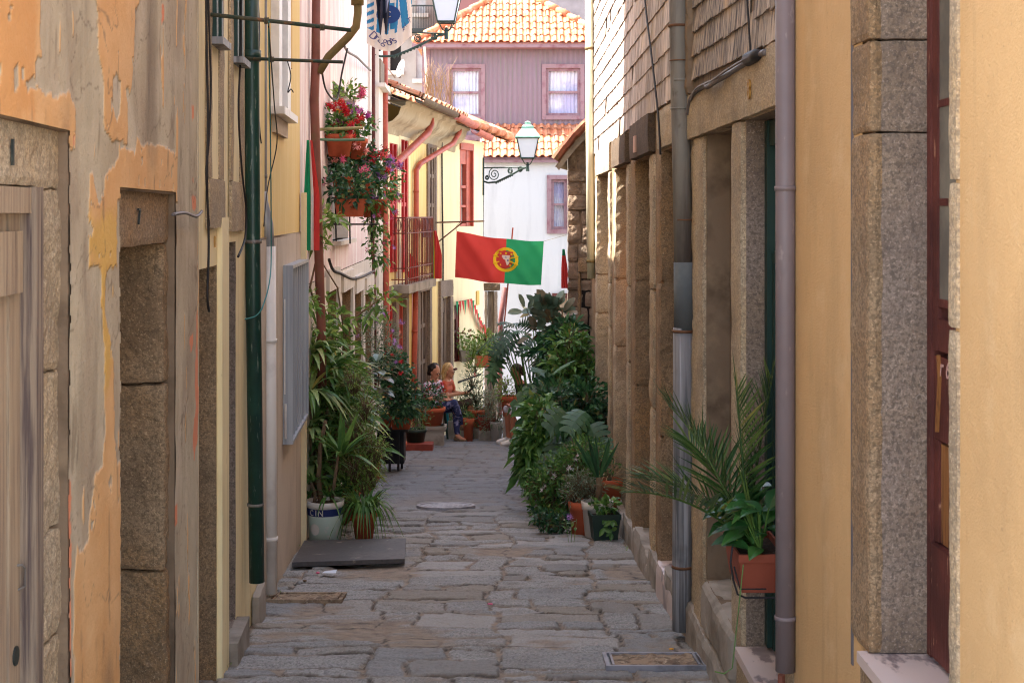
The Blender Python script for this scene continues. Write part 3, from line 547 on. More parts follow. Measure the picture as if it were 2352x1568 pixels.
# ---------------- E and F: low house with tiled eaves, round the bend
hE = thing("balcony_house", "low yellow house with tiled eaves, red windows and an iron balcony", "house", WE.pt(2, gz(22)))
ze = 2.95
def EO(w, xa, xb, yt, yb=None):
    a, b = w.u(xa), w.u(xb); zt = w.z((xa + xb) / 2, yt); return (a, b, w.g((a + b) / 2) + .05 if yb is None else w.z((xa + xb) / 2, yb), zt)
Eop = [EO(WE, 890, 909, 330, 625), EO(WE, 917, 934, 322, 625), EO(WE, 983, 997, 340, 610), EO(WE, 893, 906, 690), EO(WE, 911, 930, 684), EO(WE, 946, 957, 672), EO(WE, 966, 984, 668)]
facade("wall", WE, ze, Eop, yellowp, hE)
for k, o in enumerate(Eop):
    up = o[2] > 0.3; reveal(WE, o, .14 if up else .25, "window_opening" if up else "doorway", creamf if up else gran_g, hE, None)
    f_ = [redp, redp, wood_d, redp, brick_red, brick_red, wood_d][k]; a, b, lo, hi = o
    m_ = MB()
    for (p, q, r, s_) in ((a, a + .07, lo, hi), (b - .07, b, lo, hi), ((a + b) / 2 - .035, (a + b) / 2 + .035, lo, hi)): wbox(m_, WE, p, q, r, s_, -.1, .02 if up else -.03)
    for i in range(5): zz = lo + (hi - lo) * i / 4.02; wbox(m_, WE, a + .071, b - .071, zz, zz + .06, -.1, .01 if up else -.04)
    fr = m_.build("window_frame" if up else "door_frame", f_, hE)
    m_ = MB(); wbox(m_, WE, a, b, lo, hi, -.12, -.105); m_.build("pane" if up else "door_panel", glass_p if up and k < 2 else (curtain if up else [0, 0, 0, redp, brick_red, wood_d, wood_d][k]), fr)
    if up:
        m_ = MB(); wbox(m_, WE, b, b + .14, lo, hi + .12, 0, .03); wbox(m_, WE, a - .14, a, lo, hi + .12, 0, .03); wbox(m_, WE, a, b, hi, hi + .12, 0, .03); m_.build("window_surround", creamf if k < 2 else gran_g, hE)
    else:
        m_ = MB(); stone(m_, WE, b, b + .2, lo, hi, -.05, .03, .004, .01, .1); stone(m_, WE, a - .16, b + .2, hi, hi + .22, -.05, .034, .004, .01, .1); m_.build("door_surround", gran_g, hE)
m_ = MB(); wbox(m_, WE, .0, WE.L, WE.z(940, 648) - .1, WE.z(940, 648) + .08, .0, .02); m_.build("string_course", creamf, hE)
Fop = [EO(WF, 1012, 1029, 684), EO(WF, 1043, 1055, 700, 830), EO(WF, 1058, 1083, 350, 518)]
Fop[2] = (WF.u(1056), WF.u(1083), WF.z(1070, 520), WF.z(1070, 345))
facade("corner_wall", WF, ze - .25, Fop, creamf, hE)
for k, o in enumerate(Fop):
    a, b, lo, hi = o; reveal(WF, o, .12, "doorway" if k == 0 else "window_opening", gran_g if k == 0 else brick_red, hE)
    m_ = MB()
    for (p, q, r, s_) in ((a, a + (b - a) * .2, lo, hi), (b - (b - a) * .34, b, lo, hi)): wbox(m_, WF, p, q, r, s_, -.1, -.02)
    for zz in ((lo, lo + .05), ((lo + hi) / 2, (lo + hi) / 2 + .05), (lo + (hi - lo) * .25, lo + (hi - lo) * .25 + .04), (hi - .25, hi)): wbox(m_, WF, a + (b - a) * .201, b - (b - a) * .341, zz[0], zz[1], -.1, -.03)
    fr = m_.build("door_frame" if k == 0 else "window_frame", [wood_d, redwood, brick_red][k], hE); m_ = MB(); wbox(m_, WF, a, b, lo, hi, -.12, -.105); m_.build("door_panel" if k == 0 else "pane", wood_d if k == 0 else glass_p, fr)
o = Fop[0]; m_ = MB(); stone(m_, WF, o[1], WF.u(1036), o[2], o[3] + .02, -.02, .05, .005, .01, .1); stone(m_, WF, o[0] - .1, WF.u(1036), o[3] + .02, o[3] + .3, -.02, .05, .005, .01, .1); stone(m_, WF, o[0] - .1, o[0], o[2], o[3] + .02, -.02, .05, .005, .01, .1); m_.build("door_surround", gran_g, hE)
m_ = MB(); wbox(m_, WF, WF.u(1058) - .05, WF.u(1083) + .05, Fop[2][3], Fop[2][3] + .12, 0, .03); wbox(m_, WF, WF.u(1083) , WF.u(1083) + .05, Fop[2][2], Fop[2][3], 0, .03); m_.build("window_surround", brick_red, hE)
m_ = MB(); wbox(m_, WF, WF.u(1093), WF.u(1099), WF.z(1096, 700), WF.z(1096, 668), 0, .02); m_.build("meter_plate", ochre, hE)
m_ = MB(); sd = W((WF.pt(WF.L, 0).x, WF.pt(WF.L, 0).y), (WF.pt(WF.L, 0).x - 3, WF.pt(WF.L, 0).y + 2.0)); m_.grid(lambda s, t: sd.pt(sd.L * s, -4 + (ze + 3.75) * t), 3, 3); m_.build("end_wall", creamf, hE)
# cornice and tiled roof of the low house
def prof_strip(pts_per_station, name, m, parent, smooth=True):
    mb = MB(); k = len(pts_per_station[0]); mb.add([p for st_ in pts_per_station for p in st_], [(i * k + j, i * k + j + 1, (i + 1) * k + j + 1, (i + 1) * k + j) for i in range(len(pts_per_station) - 1) for j in range(k - 1)])
    return mb.build(name, m, parent, smooth)
cor = [(.0, -.44), (.03, -.42), (.04, -.34), (.07, -.33), (.08, -.30), (.16, -.27), (.24, -.19), (.28, -.08), (.34, -.06), (.34, -.02), (.40, .0), (.0, .02)]
sts = [[WE.pt(WE.L * i / 12, ze + b, a) for a, b in cor] for i in range(13)]
sts += [[WF.pt(WF.L * .34 * i / 3, ze + b - .02 * i, a * (1 - i * .04)) for a, b in cor] for i in range(1, 4)]
prof_strip(sts, "cornice", mat("grimy moulded cornice", S(176, 162, 138), .9, [(S(126, 112, 92), 1.6, .5, .66), (S(196, 184, 160), 4, .55, .7)], [(20, .003)]), hE)
def tiles(name, A, B, up, rise, nrow, m, parent, pitch=.2, seed=0, clip=None, sag=.0, rl=.34):
    """barrel tiles: eaves line A-B, courses climbing along up (unit, horizontal) by rise per metre"""
    A, B = V(A), V(B); L = (B - A).length; t = (B - A) / L; s_ = (up + Z * rise).normalized(); n = t.cross(s_); n = n if n.z > 0 else -n
    R = random.Random(seed); mb = MB(); nc = int(L / pitch)
    for r in range(nrow):
        for c in range(nc):
            x = (c + .5) * L / nc; y = r * rl
            if clip and not clip(x, y + rl * .5, L): continue
            jx, jy, jz = R.uniform(-.01, .01), R.uniform(-.02, .02), R.uniform(-.006, .006)
            for typ in (0, 1):
                pts = []
                for yy, k in ((y - .02 + jy, 1.0), (y + rl + .04 + jy, .82)):
                    for i in range(6):
                        a = math.pi * i / 5; rr = pitch * .30 * k
                        hx = math.cos(a) * rr + (0 if typ == 0 else pitch * .5); hz = (math.sin(a) * rr + .012) if typ == 0 else (-math.sin(a) * rr * .8 + .045)
                        pts.append(A + t * (x + hx + jx) + s_ * yy + n * (hz + jz + (.022 if yy < y + .1 else 0)))
                mb.add(pts, [(i, i + 1, 7 + i, 6 + i) for i in range(5)] + ([(0, 1, 2, 3, 4, 5)] if typ == 0 and r == 0 and False else []))
    o = mb.build(name, m, parent); return o
EA = WE.pt(-.2, ze + .04, .5); EB = WE.pt(WE.L, ze + .04, .5); ub_ = -WE.n
tiles("roof", EA, EB, ub_, .42, 9, tile_old, hE, .21, 4)
FA = WF.pt(-.1, ze - .04, .42); FB = WF.pt(WF.L + .35, ze - .22, .42)
tiles("roof", FA, FB, -WF.n, .42, 8, tile_old, hE, .21, 5)
m_ = MB(); m_.quad(EA + Z * -.03, EB + Z * -.03, EB + ub_ * 3.2 + Z * 1.3, EA + ub_ * 3.2 + Z * 1.3); m_.quad(FA + Z * -.03, FB + Z * -.03, FB - WF.n * 2.8 + Z * 1.12, FA - WF.n * 2.8 + Z * 1.12); m_.build("roof_deck", wood_d, hE)
m_ = MB()
q = WE.pt(-.15, ze, -.05); m_.add([q, q + ub_ * 2.8 + Z * 1.15, q + ub_ * 2.8 - Z * 6, q - Z * 6], [(0, 1, 2, 3)])
m_.build("gable_wall", creamf, hE)
m_ = MB(); hp = [FB + Z * .06 - WF.n * (.0 + .45 * i) - WF.t * 0 + Z * .18 * i for i in range(6)]
for i in range(5): m_.tube([hp[i], hp[i + 1] + Z * .02], [.1, .085], 8)
for i in range(6): m_.tube([FA.lerp(FB, i / 6) + Z * .07, FA.lerp(FB, (i + 1) / 6) + Z * .09], [.075, .065], 8)
m_.build("hip_tile", tile, hE, True)
def halfpipe(mb, pts, r, n=8):
    pts = [V(p) for p in pts]; t = (pts[-1] - pts[0]).normalized(); s_ = t.cross(Z).normalized(); vs = []
    for p in pts:
        vs += [p + s_ * math.cos(math.pi + math.pi * i / n) * r + Z * math.sin(math.pi + math.pi * i / n) * r for i in range(n + 1)]
        vs += [p + s_ * math.cos(2 * math.pi - math.pi * i / n) * (r - .006) + Z * math.sin(2 * math.pi - math.pi * i / n) * (r - .006) for i in range(n + 1)]
    k = 2 * n + 2; mb.add(vs, [(i * k + j, i * k + (j + 1) % k, (i + 1) * k + (j + 1) % k, (i + 1) * k + j) for i in range(len(pts) - 1) for j in range(k)] + [tuple(range(k)), tuple(range((len(pts) - 1) * k, len(pts) * k))])
m_ = MB(); halfpipe(m_, [WE.pt(WE.L * .66, ze + .02, .56), WE.pt(WE.L, ze - .02, .56), WF.pt(.35, ze - .04, .53)], .085); halfpipe(m_, [WF.pt(.42, ze - .12, .52), WF.pt(1.15, ze - .2, .5)], .085); m_.build("gutter", brick_red, hE)
m_ = MB(); halfpipe(m_, [WE.pt(-.1, ze + .03, .56), WE.pt(WE.L * .63, ze + .02, .56)], .08); m_.build("old_gutter", mat("mossy gutter", S(86, 66, 50), .8, [(S(110, 104, 70), 6, .5, .65)]), hE)
# iron balcony
bal = thing("iron_balcony", "brown red iron balcony on a stone slab under the tiled eaves", "balcony", WE.pt(2, WE.z(940, 655)))
ba, bb = WE.u(899), WE.u(963); zb0 = WE.z(925, 652); pj = .21
m_ = MB(); stone(m_, WE, ba - .05, bb + .05, zb0 - .1, zb0 + .03, .0, pj + .06, .004, .02, .15); m_.build("slab", concrete, bal)
bar = lambda p, q, r=.009: m_.tube([p, q], r, 6)
m_ = MB(); zr = zb0 + .98
for z_ in (zb0 + .1, zb0 + .26, zr - .22, zr):
    bar(WE.pt(ba, z_, 0), WE.pt(ba, z_, pj)); bar(WE.pt(ba, z_, pj), WE.pt(bb, z_, pj), .013 if z_ == zr else .009); bar(WE.pt(bb, z_, pj), WE.pt(bb, z_, 0))
m_.build("rail", railing, bal)
m_ = MB(); nbr = 16
for i in range(nbr + 1): u_ = ba + (bb - ba) * i / nbr; bar(WE.pt(u_, zb0 + .03, pj), WE.pt(u_, zr, pj), .008 if i % 16 else .016)
for i in range(1, 4):
    for u_ in (ba, bb): bar(WE.pt(u_, zb0 + .03, pj * i / 4), WE.pt(u_, zr, pj * i / 4), .008)
m_.build("baluster", railing, bal)
m_ = MB()
for i in range(3):
    for u_ in (ba,): c_ = WE.pt(u_, zr - .11, pj * (i + .5) / 3); m_.tube([c_ + WE.n * .03 * math.cos(a * math.pi / 4) + Z * .09 * math.sin(a * math.pi / 4) for a in range(9)], .006, 5)
for i in range(9): c_ = WE.pt(ba + (bb - ba) * (i + .5) / 9, zr - .11, pj); m_.tube([c_ + WE.t * .06 * math.cos(a * math.pi / 4) + Z * .09 * math.sin(a * math.pi / 4) for a in range(9)], .006, 5)
m_.build("ring_frieze", railing, bal)

# ================================================================ the end of the street
def frontal(name, y, x0, x1, z0, z1, opens, m, parent):
    w = W((x0, y), (x1, y)); w.n = V((0, -1, 0)); return facade(name, w, z1, opens, m, parent, z0f=z0), w
hw = thing("white_building", "plain white rendered building with a small tiled roof closing the alley", "building", (0, 30, -5))
w0 = P(1000, 365, 30); w1 = P(1420, 365, 30); wn_ = (P(1266, 0, 30).x - w0.x, P(1302, 0, 30).x - w0.x, P(0, 527, 30).z, P(0, 412, 30).z)
wd2 = (P(1279, 0, 30).x - w0.x, P(1330, 0, 30).x - w0.x, -5.0, P(0, 684, 30).z)
_, WW = frontal("wall", 30, w0.x, w1.x, -8, w0.z, [wn_, wd2], whitewall, hw)
def sash(w, o, parent, frm, depth=.1, name="window_frame", tk=.06, mid=True):
    a, b, lo, hi = o; m_ = MB()
    for p, q, r, s_ in ((a, a + tk, lo, hi), (b - tk, b, lo, hi), (a + tk, b - tk, lo, lo + tk), (a + tk, b - tk, hi - tk, hi)) + (((a + tk, b - tk, (lo + hi) / 2 - tk * .4, (lo + hi) / 2 + tk * .4),) if mid else ()): wbox(m_, w, p, q, r, s_, -depth, -depth * .3)
    wbox(m_, w, a - .09, a, lo - .09, hi + .09, .0, .035); wbox(m_, w, b, b + .09, lo - .09, hi + .09, .0, .035); wbox(m_, w, a, b, hi, hi + .09, .0, .035); wbox(m_, w, a, b, lo - .09, lo, .0, .05)
    f_ = m_.build(name, frm, parent); m_ = MB()
    n = 30; m_.grid(lambda s, t: w.pt(a + .02 + (b - a - .04) * s, lo + .02 + (hi - lo - .04) * t, -depth - .03 + .012 * math.sin(s * 55 + math.sin(t * 3))), 60, 3); m_.build("curtain", curtain, f_)
    reveal(w, o, depth, "reveal", frm, f_)
sash(WW, wn_, hw, mauvef)
reveal(WW, wd2, .12, "doorway", redwood, hw, wood_g, "door_panel"); m_ = MB(); wbox(m_, WW, wd2[0] - .1, wd2[1] + .1, wd2[3], wd2[3] + .1, 0, .05); wbox(m_, WW, wd2[0] - .1, wd2[0], -5, wd2[3], 0, .05)
m_.build("door_frame", redwood, hw)
tA = P(1100, 362, 29.8); tB = P(1410, 362, 29.8); tiles("roof", tA, tB, V((0, 1, 0)), .5, 5, tile, hw, .15, 8, rl=.36)
m_ = MB(); m_.quad(tA - Z * .03, tB - Z * .03, tB + V((0, 1.7, .82)), tA + V((0, 1.7, .82))); wbox(m_, WW, 1, WW.L, w0.z - .08, w0.z + .02, .02, .16); m_.build("gutter", mauvef, hw)
m_ = MB(); m_.grid(lambda s, t: V((w0.x + s * 4, 30.02 + t * 6, w0.z)), 1, 1); m_.build("ceiling_slab", concrete, hw)
hm = thing("mauve_house", "mauve corrugated upper house with a sunlit orange tiled hip roof", "house", (0, 31.3, -5))
m0, m1 = P(975, 104, 31.3), P(1420, 104, 31.3); WM = W((m0.x, 31.3), (m1.x, 31.3)); WM.n = V((0, -1, 0))
o1 = (P(1034, 0, 31.3).x - m0.x, P(1105, 0, 31.3).x - m0.x, P(0, 268, 31.3).z, P(0, 157, 31.3).z); o2 = (P(1254, 0, 31.3).x - m0.x, P(1333, 0, 31.3).x - m0.x, P(0, 266, 31.3).z, P(0, 157, 31.3).z)
mb_ = MB()
for a, b in zip(*[sorted({0, WM.L, o1[0], o1[1], o2[0], o2[1]})[i:] for i in (0, 1)]):
    mid_ = (a + b) / 2; zr_ = [(2.2, m0.z)]
    for o in (o1, o2):
        if o[0] < mid_ < o[1]: zr_ = [(2.2, o[2]), (o[3], m0.z)]
    for lo, hi in zr_:
        n = max(4, int((b - a) / .022)); mb_.grid(lambda s, t: WM.pt(a + (b - a) * s, lo + (hi - lo) * t, .014 * math.sin((a + (b - a) * s) * 2 * math.pi / .11)), n, 1)
mb_.build("wall", mauve, hm, True)
for o in (o1, o2): sash(WM, o, hm, mauvef, .08)
m_ = MB(); wbox(m_, WM, -.05, .12, 2.2, m0.z, -.05, .03); m_.build("corner_board", mauvef, hm)
m_ = MB(); wbox(m_, WM, -.25, WM.L + .2, m0.z - .09, m0.z + .01, .02, .34); wbox(m_, WM, 0, WM.L, 3.0, 3.12, .015, .05); m_.build("eaves_board", mauvef, hm)
rA = P(952, 99, 30.95); rB = P(1410, 99, 30.95); LL = (rB - rA).length; sl = math.hypot(1, .70)
tiles("roof", rA, rB, V((0, 1, 0)), .70, 9, tile, hm, .145, 11, clip=lambda x, y, L: x > y / sl * 1.0 - .05 and L - x > y / sl * 1.0 - .05, rl=.3)
ap = V(((rA.x + rB.x) / 2, rA.y + LL / 2, rA.z + LL / 2 * .70)); m_ = MB()
bk = [V((rA.x, rA.y + LL, rA.z)), V((rB.x, rB.y + LL, rB.z))]; m_.add([rA - Z * .02, rB - Z * .02, bk[1], bk[0], ap], [(0, 1, 4), (1, 2, 4), (2, 3, 4), (3, 0, 4)]); m_.build("roof_deck", tile, hm)
m_ = MB()
for a in (rA, rB):
    for i in range(9):
        p, q = a.lerp(ap, i / 9), a.lerp(ap, (i + 1) / 9 + .012); m_.tube([p + Z * .06, q + Z * .05], [.095, .075], 8)
m_.build("hip_tile", tile, hm, True)
# far town on the hillside
def far_house(label, x0, x1, y, z0, ztop, m, wins, roofm=None):
    h = thing("town_house", label, "house", ((x0 + x1) / 2, y, z0), "houses on the far hillside"); w = W((x0, y), (x1, y)); w.n = V((0, -1, 0)); facade("wall", w, ztop, wins, m, h, z0f=z0)
    for o in wins:
        reveal(w, o, .15, "window", whitep, h, glass_p if (o[0] * 7) % 2 < 1.2 else darkin, "pane")
        m_ = MB(); wbox(m_, w, o[0] - .12, o[1] + .12, o[2] - .14, o[2], 0, .12); m_.build("window_sill", whitep, h)
    m_ = MB(); m_.box(((x0 + x1) / 2, y + 3.2, ztop + .1), (x1 - x0 + .4, 6.8, .3)); m_.build("roof", roofm or tile, h)
    m_ = MB(); m_.box((x1 - .1, y + 3.2, (z0 + ztop) / 2), (.2, 6, ztop - z0)); m_.box((x0 + .1, y + 3.2, (z0 + ztop) / 2), (.2, 6, ztop - z0)); m_.build("side_wall", m, h)
    return h, w
wins = [(.6 + 1.7 * i, 1.4 + 1.7 * i, z, z + 1.5) for i in range(5) for z in (2.8, 5.6, 8.4, 11.2)]
h_, w_ = far_house("tall pale town house with a balcony seen past the lantern", P(880, 0, 52).x, P(1012, 0, 52).x, 52, -6, 15, mat("faded facade", S(160, 152, 144), .9, [(S(136, 126, 118), .6, .45, .65)]), [(.25, .65, z, z + 1.3) for z in (4.4, 6.6, 8.8)] + [(1.2, 1.55, z, z + 1.5) for z in (4.0, 6.3, 8.7)])
m_ = MB()
for i in range(18): m_.tube([w_.pt(.9 + i * .06, 8.1, .4), w_.pt(.9 + i * .06, 8.9, .4)], .012, 4)
wbox(m_, w_, .85, 2.0, 8.0, 8.1, 0, .45); wbox(m_, w_, .85, 2.0, 8.9, 8.95, .37, .42); m_.build("balcony", iron, h_)
far_house("red walled town house peeping over the tiled hip roof", P(1012, 0, 50).x, P(1185, 0, 50).x, 50, -6, 13, mat("faded red facade", S(134, 90, 88), .9), [(.9, 1.6, 6.9, 7.8), (2.0, 2.5, 6.8, 7.7)])
far_house("grey town house with hung washing behind the pale pipe", P(1188, 0, 51).x, P(1400, 0, 51).x, 51, -6, 14, mat("faded grey facade", S(148, 138, 140), .9, [(S(116, 106, 108), .7, .45, .65)]), [(.4 + .8 * i, .75 + .8 * i, z, z + 1.1) for i in range(4) for z in (6.2, 6.6)])
# narrow stone gateway beyond the bend
sg = thing("stone_gateway", "narrow weathered granite gateway past the pale corner house", "gateway", P(1128, 900, 28))
sg_w = W((P(1112, 0, 28).x, 28), (P(1143, 0, 28).x, 28)); sg_w.n = V((0, -1, 0)); zt_ = P(0, 652, 28).z
m_ = MB(); stone(m_, sg_w, 0, .07, -5, zt_ - .15, -.2, 0, .01, .02, .1); stone(m_, sg_w, sg_w.L - .07, sg_w.L, -5, zt_ - .15, -.2, 0, .01, .02, .1); m_.build("jamb", gran_g, sg)
m_ = MB(); stone(m_, sg_w, -.02, sg_w.L + .05, zt_ - .14, zt_ + .02, -.2, .02, .02, .03, .06); m_.build("lintel", gran_d, sg)
m_ = MB(); wbox(m_, sg_w, .07, sg_w.L - .07, -5, zt_ - .15, -.16, -.12); m_.build("door_panel", wood_d, sg)
# ================================================================ the houses across the alley, near to far
R1 = W((.9135, 2.1), (.905, 4.56)); R2 = W((.905, 4.56), (.885, 7.02)); R3 = W((.885, 7.02), (.868, 15.5))
# ---------------- apricot house with the maroon door
r1 = thing("apricot_house", "smooth apricot stucco house holding the maroon door in a granite surround", "house", R1.pt(1, gz(3.2)))
dn, df = R1.u(2196), R1.u(1981); do = (dn, df, .284, 2.9)
facade("wall", R1, 5.2, [do], beige, r1); roofslab(R1, 5.2, 6, r1, over=.2)
m_ = MB(); m_.grid(lambda s, t: V((.905 + .4 * s, 4.56, -2 + 7.2 * t)), 1, 6); m_.build("wall_return", beige, r1)
js = thing("door_surround", "tall speckled granite door jambs set in the smooth apricot wall", "stone surround", R1.pt(df, .28))
m_ = MB(); zj = [.284, R1.z(1990, 306), R1.z(1990, 96), 2.9]; uf = R1.u(2001); ul = R1.u(1960)
for k, (a, b) in enumerate(zip(zj, zj[1:])): stone(m_, R1, uf + .003 * (k % 2), ul, a + .0005, b - .0005, -.26, -.022, .0045, .008, .02)
m_.build("far_jamb", gran_g, js); m_ = MB()
for k, (a, b) in enumerate(zip(zj, zj[1:])): stone(m_, R1, uf - .002 + .003 * (k % 2), ul + .004 * k, a + .0005, b - .0005, -.03, .008 - .003 * (k == 1), .005, .012, .015)
m_.build("lit_front_face", gran_w, js)  # jamb front in warmer granite than its reveal: warm light painted as stone colour
m_ = MB(); zk = [.284, R1.z(2195, 752), R1.z(2195, 418), 2.9]
for k, (a, b) in enumerate(zip([-.8] + zk[1:-1], zk[1:])): stone(m_, R1, R1.u(2206), R1.u(2187) + .003 * (k % 2), a + .0015, b - .0015, -.2, .009, .0035, .008, .02)
m_.build("near_jamb", gran_l, js)
m_ = MB(); wbox(m_, R1, ul - .004, ul + .014, .2, 2.9, -.02, .0035); m_.build("mortar_line", mat("grey mortar", S(104, 98, 100), .9), js)
dr = thing("maroon_door", "flaking maroon timber door with narrow dusty panes and bare wood showing", "door", R1.pt(dn + .3, .29, -.17)); wp = -.140
m_ = MB(); wbox(m_, R1, uf - .034, uf - .004, .29, 2.9, -.2, wp); m_.build("door_frame", redwood, dr)
m_ = MB(); wbox(m_, R1, dn - .1, uf - .037, .29, 2.9, -.23, -.205); m_.build("core", darkin, dr)
zp = [R1.z(2170, y) for y in (205, 470, 742, 860)]
m_ = MB(); zcur = zp[3]
wbox(m_, R1, uf - .080, uf - .037, zcur, 2.9, -.2, wp - .004)
for a, b in ((zp[2], zp[2] + .02), (zp[1], zp[1] + .018), (zp[0], zp[0] + .018), (zcur, zp[2] - .03)): wbox(m_, R1, dn - .05, uf - .081, a, b, -.2, wp - .005)
wbox(m_, R1, dn - .05, uf - .037, .84, zcur - .015, -.2, wp - .008); wbox(m_, R1, dn - .05, uf - .05, .30, .58, -.2, wp + .004)
d_ = m_.build("door_leaf", redwood, dr)
m_ = MB(); wbox(m_, R1, dn - .05, uf - .082, zp[2], 2.9, -.205, wp - .008); m_.build("pane", glass, d_)
m_ = MB(); wbox(m_, R1, dn - .05, uf - .076, .585, .83, -.2, wp - .014); m_.build("bare_panel", barewood, d_)
m_ = MB(); wbox(m_, R1, uf - .074, uf - .037, .585, .838, -.2, wp - .008); m_.build("lower_stile", redwood, d_)
m_ = MB(); ux = uf - .075; m_.tube([R1.pt(ux, .86, wp - .004), R1.pt(ux - .02, 1.0, wp - .004), R1.pt(ux - .01, 1.05, wp - .004)], .006, 4); m_.build("bare_streak", barewood, d_)
glyph("r 619", .07, "chalk_mark", mat("chalk", S(190, 150, 140), .9), d_, R1.pt(uf - .09, 1.0, wp - .005), -R1.t, (Z * 1 - R1.t * .25).normalized(), .0006)
sl_ = thing("marble_threshold", "veined pinkish marble door sill below the maroon door", "threshold", R1.pt(dn + .4, .25))
m_ = MB(); stone(m_, R1, dn + .01, R1.u(1992), .254, .286, -.22, .03, .0006, .006, .05); m_.build("slab", marble, sl_)
m_ = MB(); wbox(m_, R1, dn, R1.u(1985), -.7, .252, -.2, .01); m_.build("riser", gran_w, sl_)
# ---------------- granite house number 8
r2 = thing("granite_house", "granite fronted house with weathered shingles above and the brass number 8", "house", R2.pt(1.2, gz(5.7)))
zl = 1.755; zt = 1.975; oa = (R2.u(1779) - .06, R2.u(1714), -.263, zl); ob = (R2.u(1689), R2.u(1623), -.27, zl + .005)
facade("wall", R2, zt, [oa, ob], gran_l, r2)
m_ = MB(); stone(m_, R2, .0, R2.L - .02, zl + .002, zt, -.05, .03, .004, .012, .04); m_.build("lintel", gran_l, r2)
m_ = MB(); stone(m_, R2, R2.u(1713), R2.u(1690), -.262, zl + .001, -.2, .022, .004, .012, .03); m_.build("pier", gran_l, r2)
m_ = MB(); stone(m_, R2, R2.u(1622), R2.u(1600), -.7, zl + .001, -.2, .018, .007, .016, .03); stone(m_, R2, R2.u(1600) + .004, R2.L - .004, -.8, zl - .02, -.1, .006, .01, .016, .04); m_.build("jamb", gran_l, r2)
m_ = MB(); uq = R2.u(1712); stone(m_, R2, uq, uq + .12, -.262, zl, -.3, .003, .004, .01, .02); m_.build("inner_jamb", gran_g, r2)
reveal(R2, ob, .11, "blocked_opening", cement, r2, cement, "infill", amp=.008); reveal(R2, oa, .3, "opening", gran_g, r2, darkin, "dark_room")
m_ = MB(); stone(m_, R2, ob[0] - .03, ob[1] + .03, -.5, ob[2] + .005, -.15, .03, .008, .05, .03); stone(m_, R2, -.02, R2.L, -.95, -.49, -.1, .035, .010, .03, .04); m_.build("plinth", concrete, r2)
n8 = glyph("8", .105, "numeral", brass, r2, R2.pt(R2.u(1741) + .02, R2.z(1741, 228), .034), -R2.t, Z, .004)
m_ = MB(); wbox(m_, R2, oa[0], oa[1] - .005, oa[2] - .03, oa[2] + .006, -.3, .045); m_.build("marble_sill", marble, r2)
gd = thing("glazed_door", "dark green framed glass door behind the palm and terracotta planter", "door", R2.pt(oa[0] + .3, oa[2], -.08))
m_ = MB(); a, b = oa[0] + .01, oa[1] - .012; wbox(m_, R2, b - .055, b, oa[2] + .02, zl - .005, -.13, -.068); wbox(m_, R2, b - .5, b - .056, zl - .10, zl - .005, -.13, -.075)
wbox(m_, R2, b - .10, b - .058, oa[2] + .02, 1.25, -.135, -.085); wbox(m_, R2, b - .5, b - .101, 1.21, 1.26, -.135, -.085); m_.build("door_frame", greenw, gd)
m_ = MB(); wbox(m_, R2, a, b - .056, oa[2] + .02, 1.2, -.15, -.137); m_.build("pane", glass, gd); m_ = MB(); wbox(m_, R2, a, b - .056, 1.27, zl - .11, -.14, -.10); m_.build("fanlight", glass_p, gd)
def shingles(w, u0, u1, z0, z1, m, name, parent, seed, course=.30, wd=.11, slope=.0):
    R = random.Random(seed); mb = MB(); z_ = z0; r = 0
    while z_ < z1:
        u_ = u0 - R.random() * wd
        while u_ < u1:
            ww_ = wd * R.uniform(.75, 1.3); a, b = max(u_, u0), min(u_ + ww_ - .002, u1)
            if b - a > .015 and R.random() > .015:
                lo = z_ - .004 - R.uniform(0, .007) + slope * (a - u0); hi = z_ + course + .05; t0 = R.uniform(.013, .018)
                cv = [(a, lo + R.uniform(-.003, .003)), ((a + b) / 2, lo + R.uniform(-.003, .003)), (b, lo + R.uniform(-.003, .003))]; k = R.uniform(-.004, .004)
                vs = [w.pt(p, q, t0 + (k if i == 1 else 0)) for i, (p, q) in enumerate(cv)] + [w.pt(p, q, t0 - .009) for p, q in cv] + [w.pt(p, hi, .004) for p, q in cv]
                mb.add(vs, [(0, 1, 7, 6), (1, 2, 8, 7), (3, 4, 1, 0), (4, 5, 2, 1), (0, 6, 3), (2, 5, 8)])
            u_ += ww_
        z_ += course; r += 1
    return mb.build(name, m, parent)
facade("upper_wall", R2, 4.6, [], wood_d, r2, z0f=zt - .002); shingles(R2, .02, R2.L - .12, zt + .01, 3.6, shing_d, "shingle_cladding", r2, 4, .115, .13, slope=.03); roofslab(R2, 4.6, 6, r2, over=.2)
m_ = MB(); stone(m_, R2, R2.L - .12, R2.L - .01, zt, 3.6, -.02, .04, .012, .02, .04); m_.build("rough_edge", cement, r2)
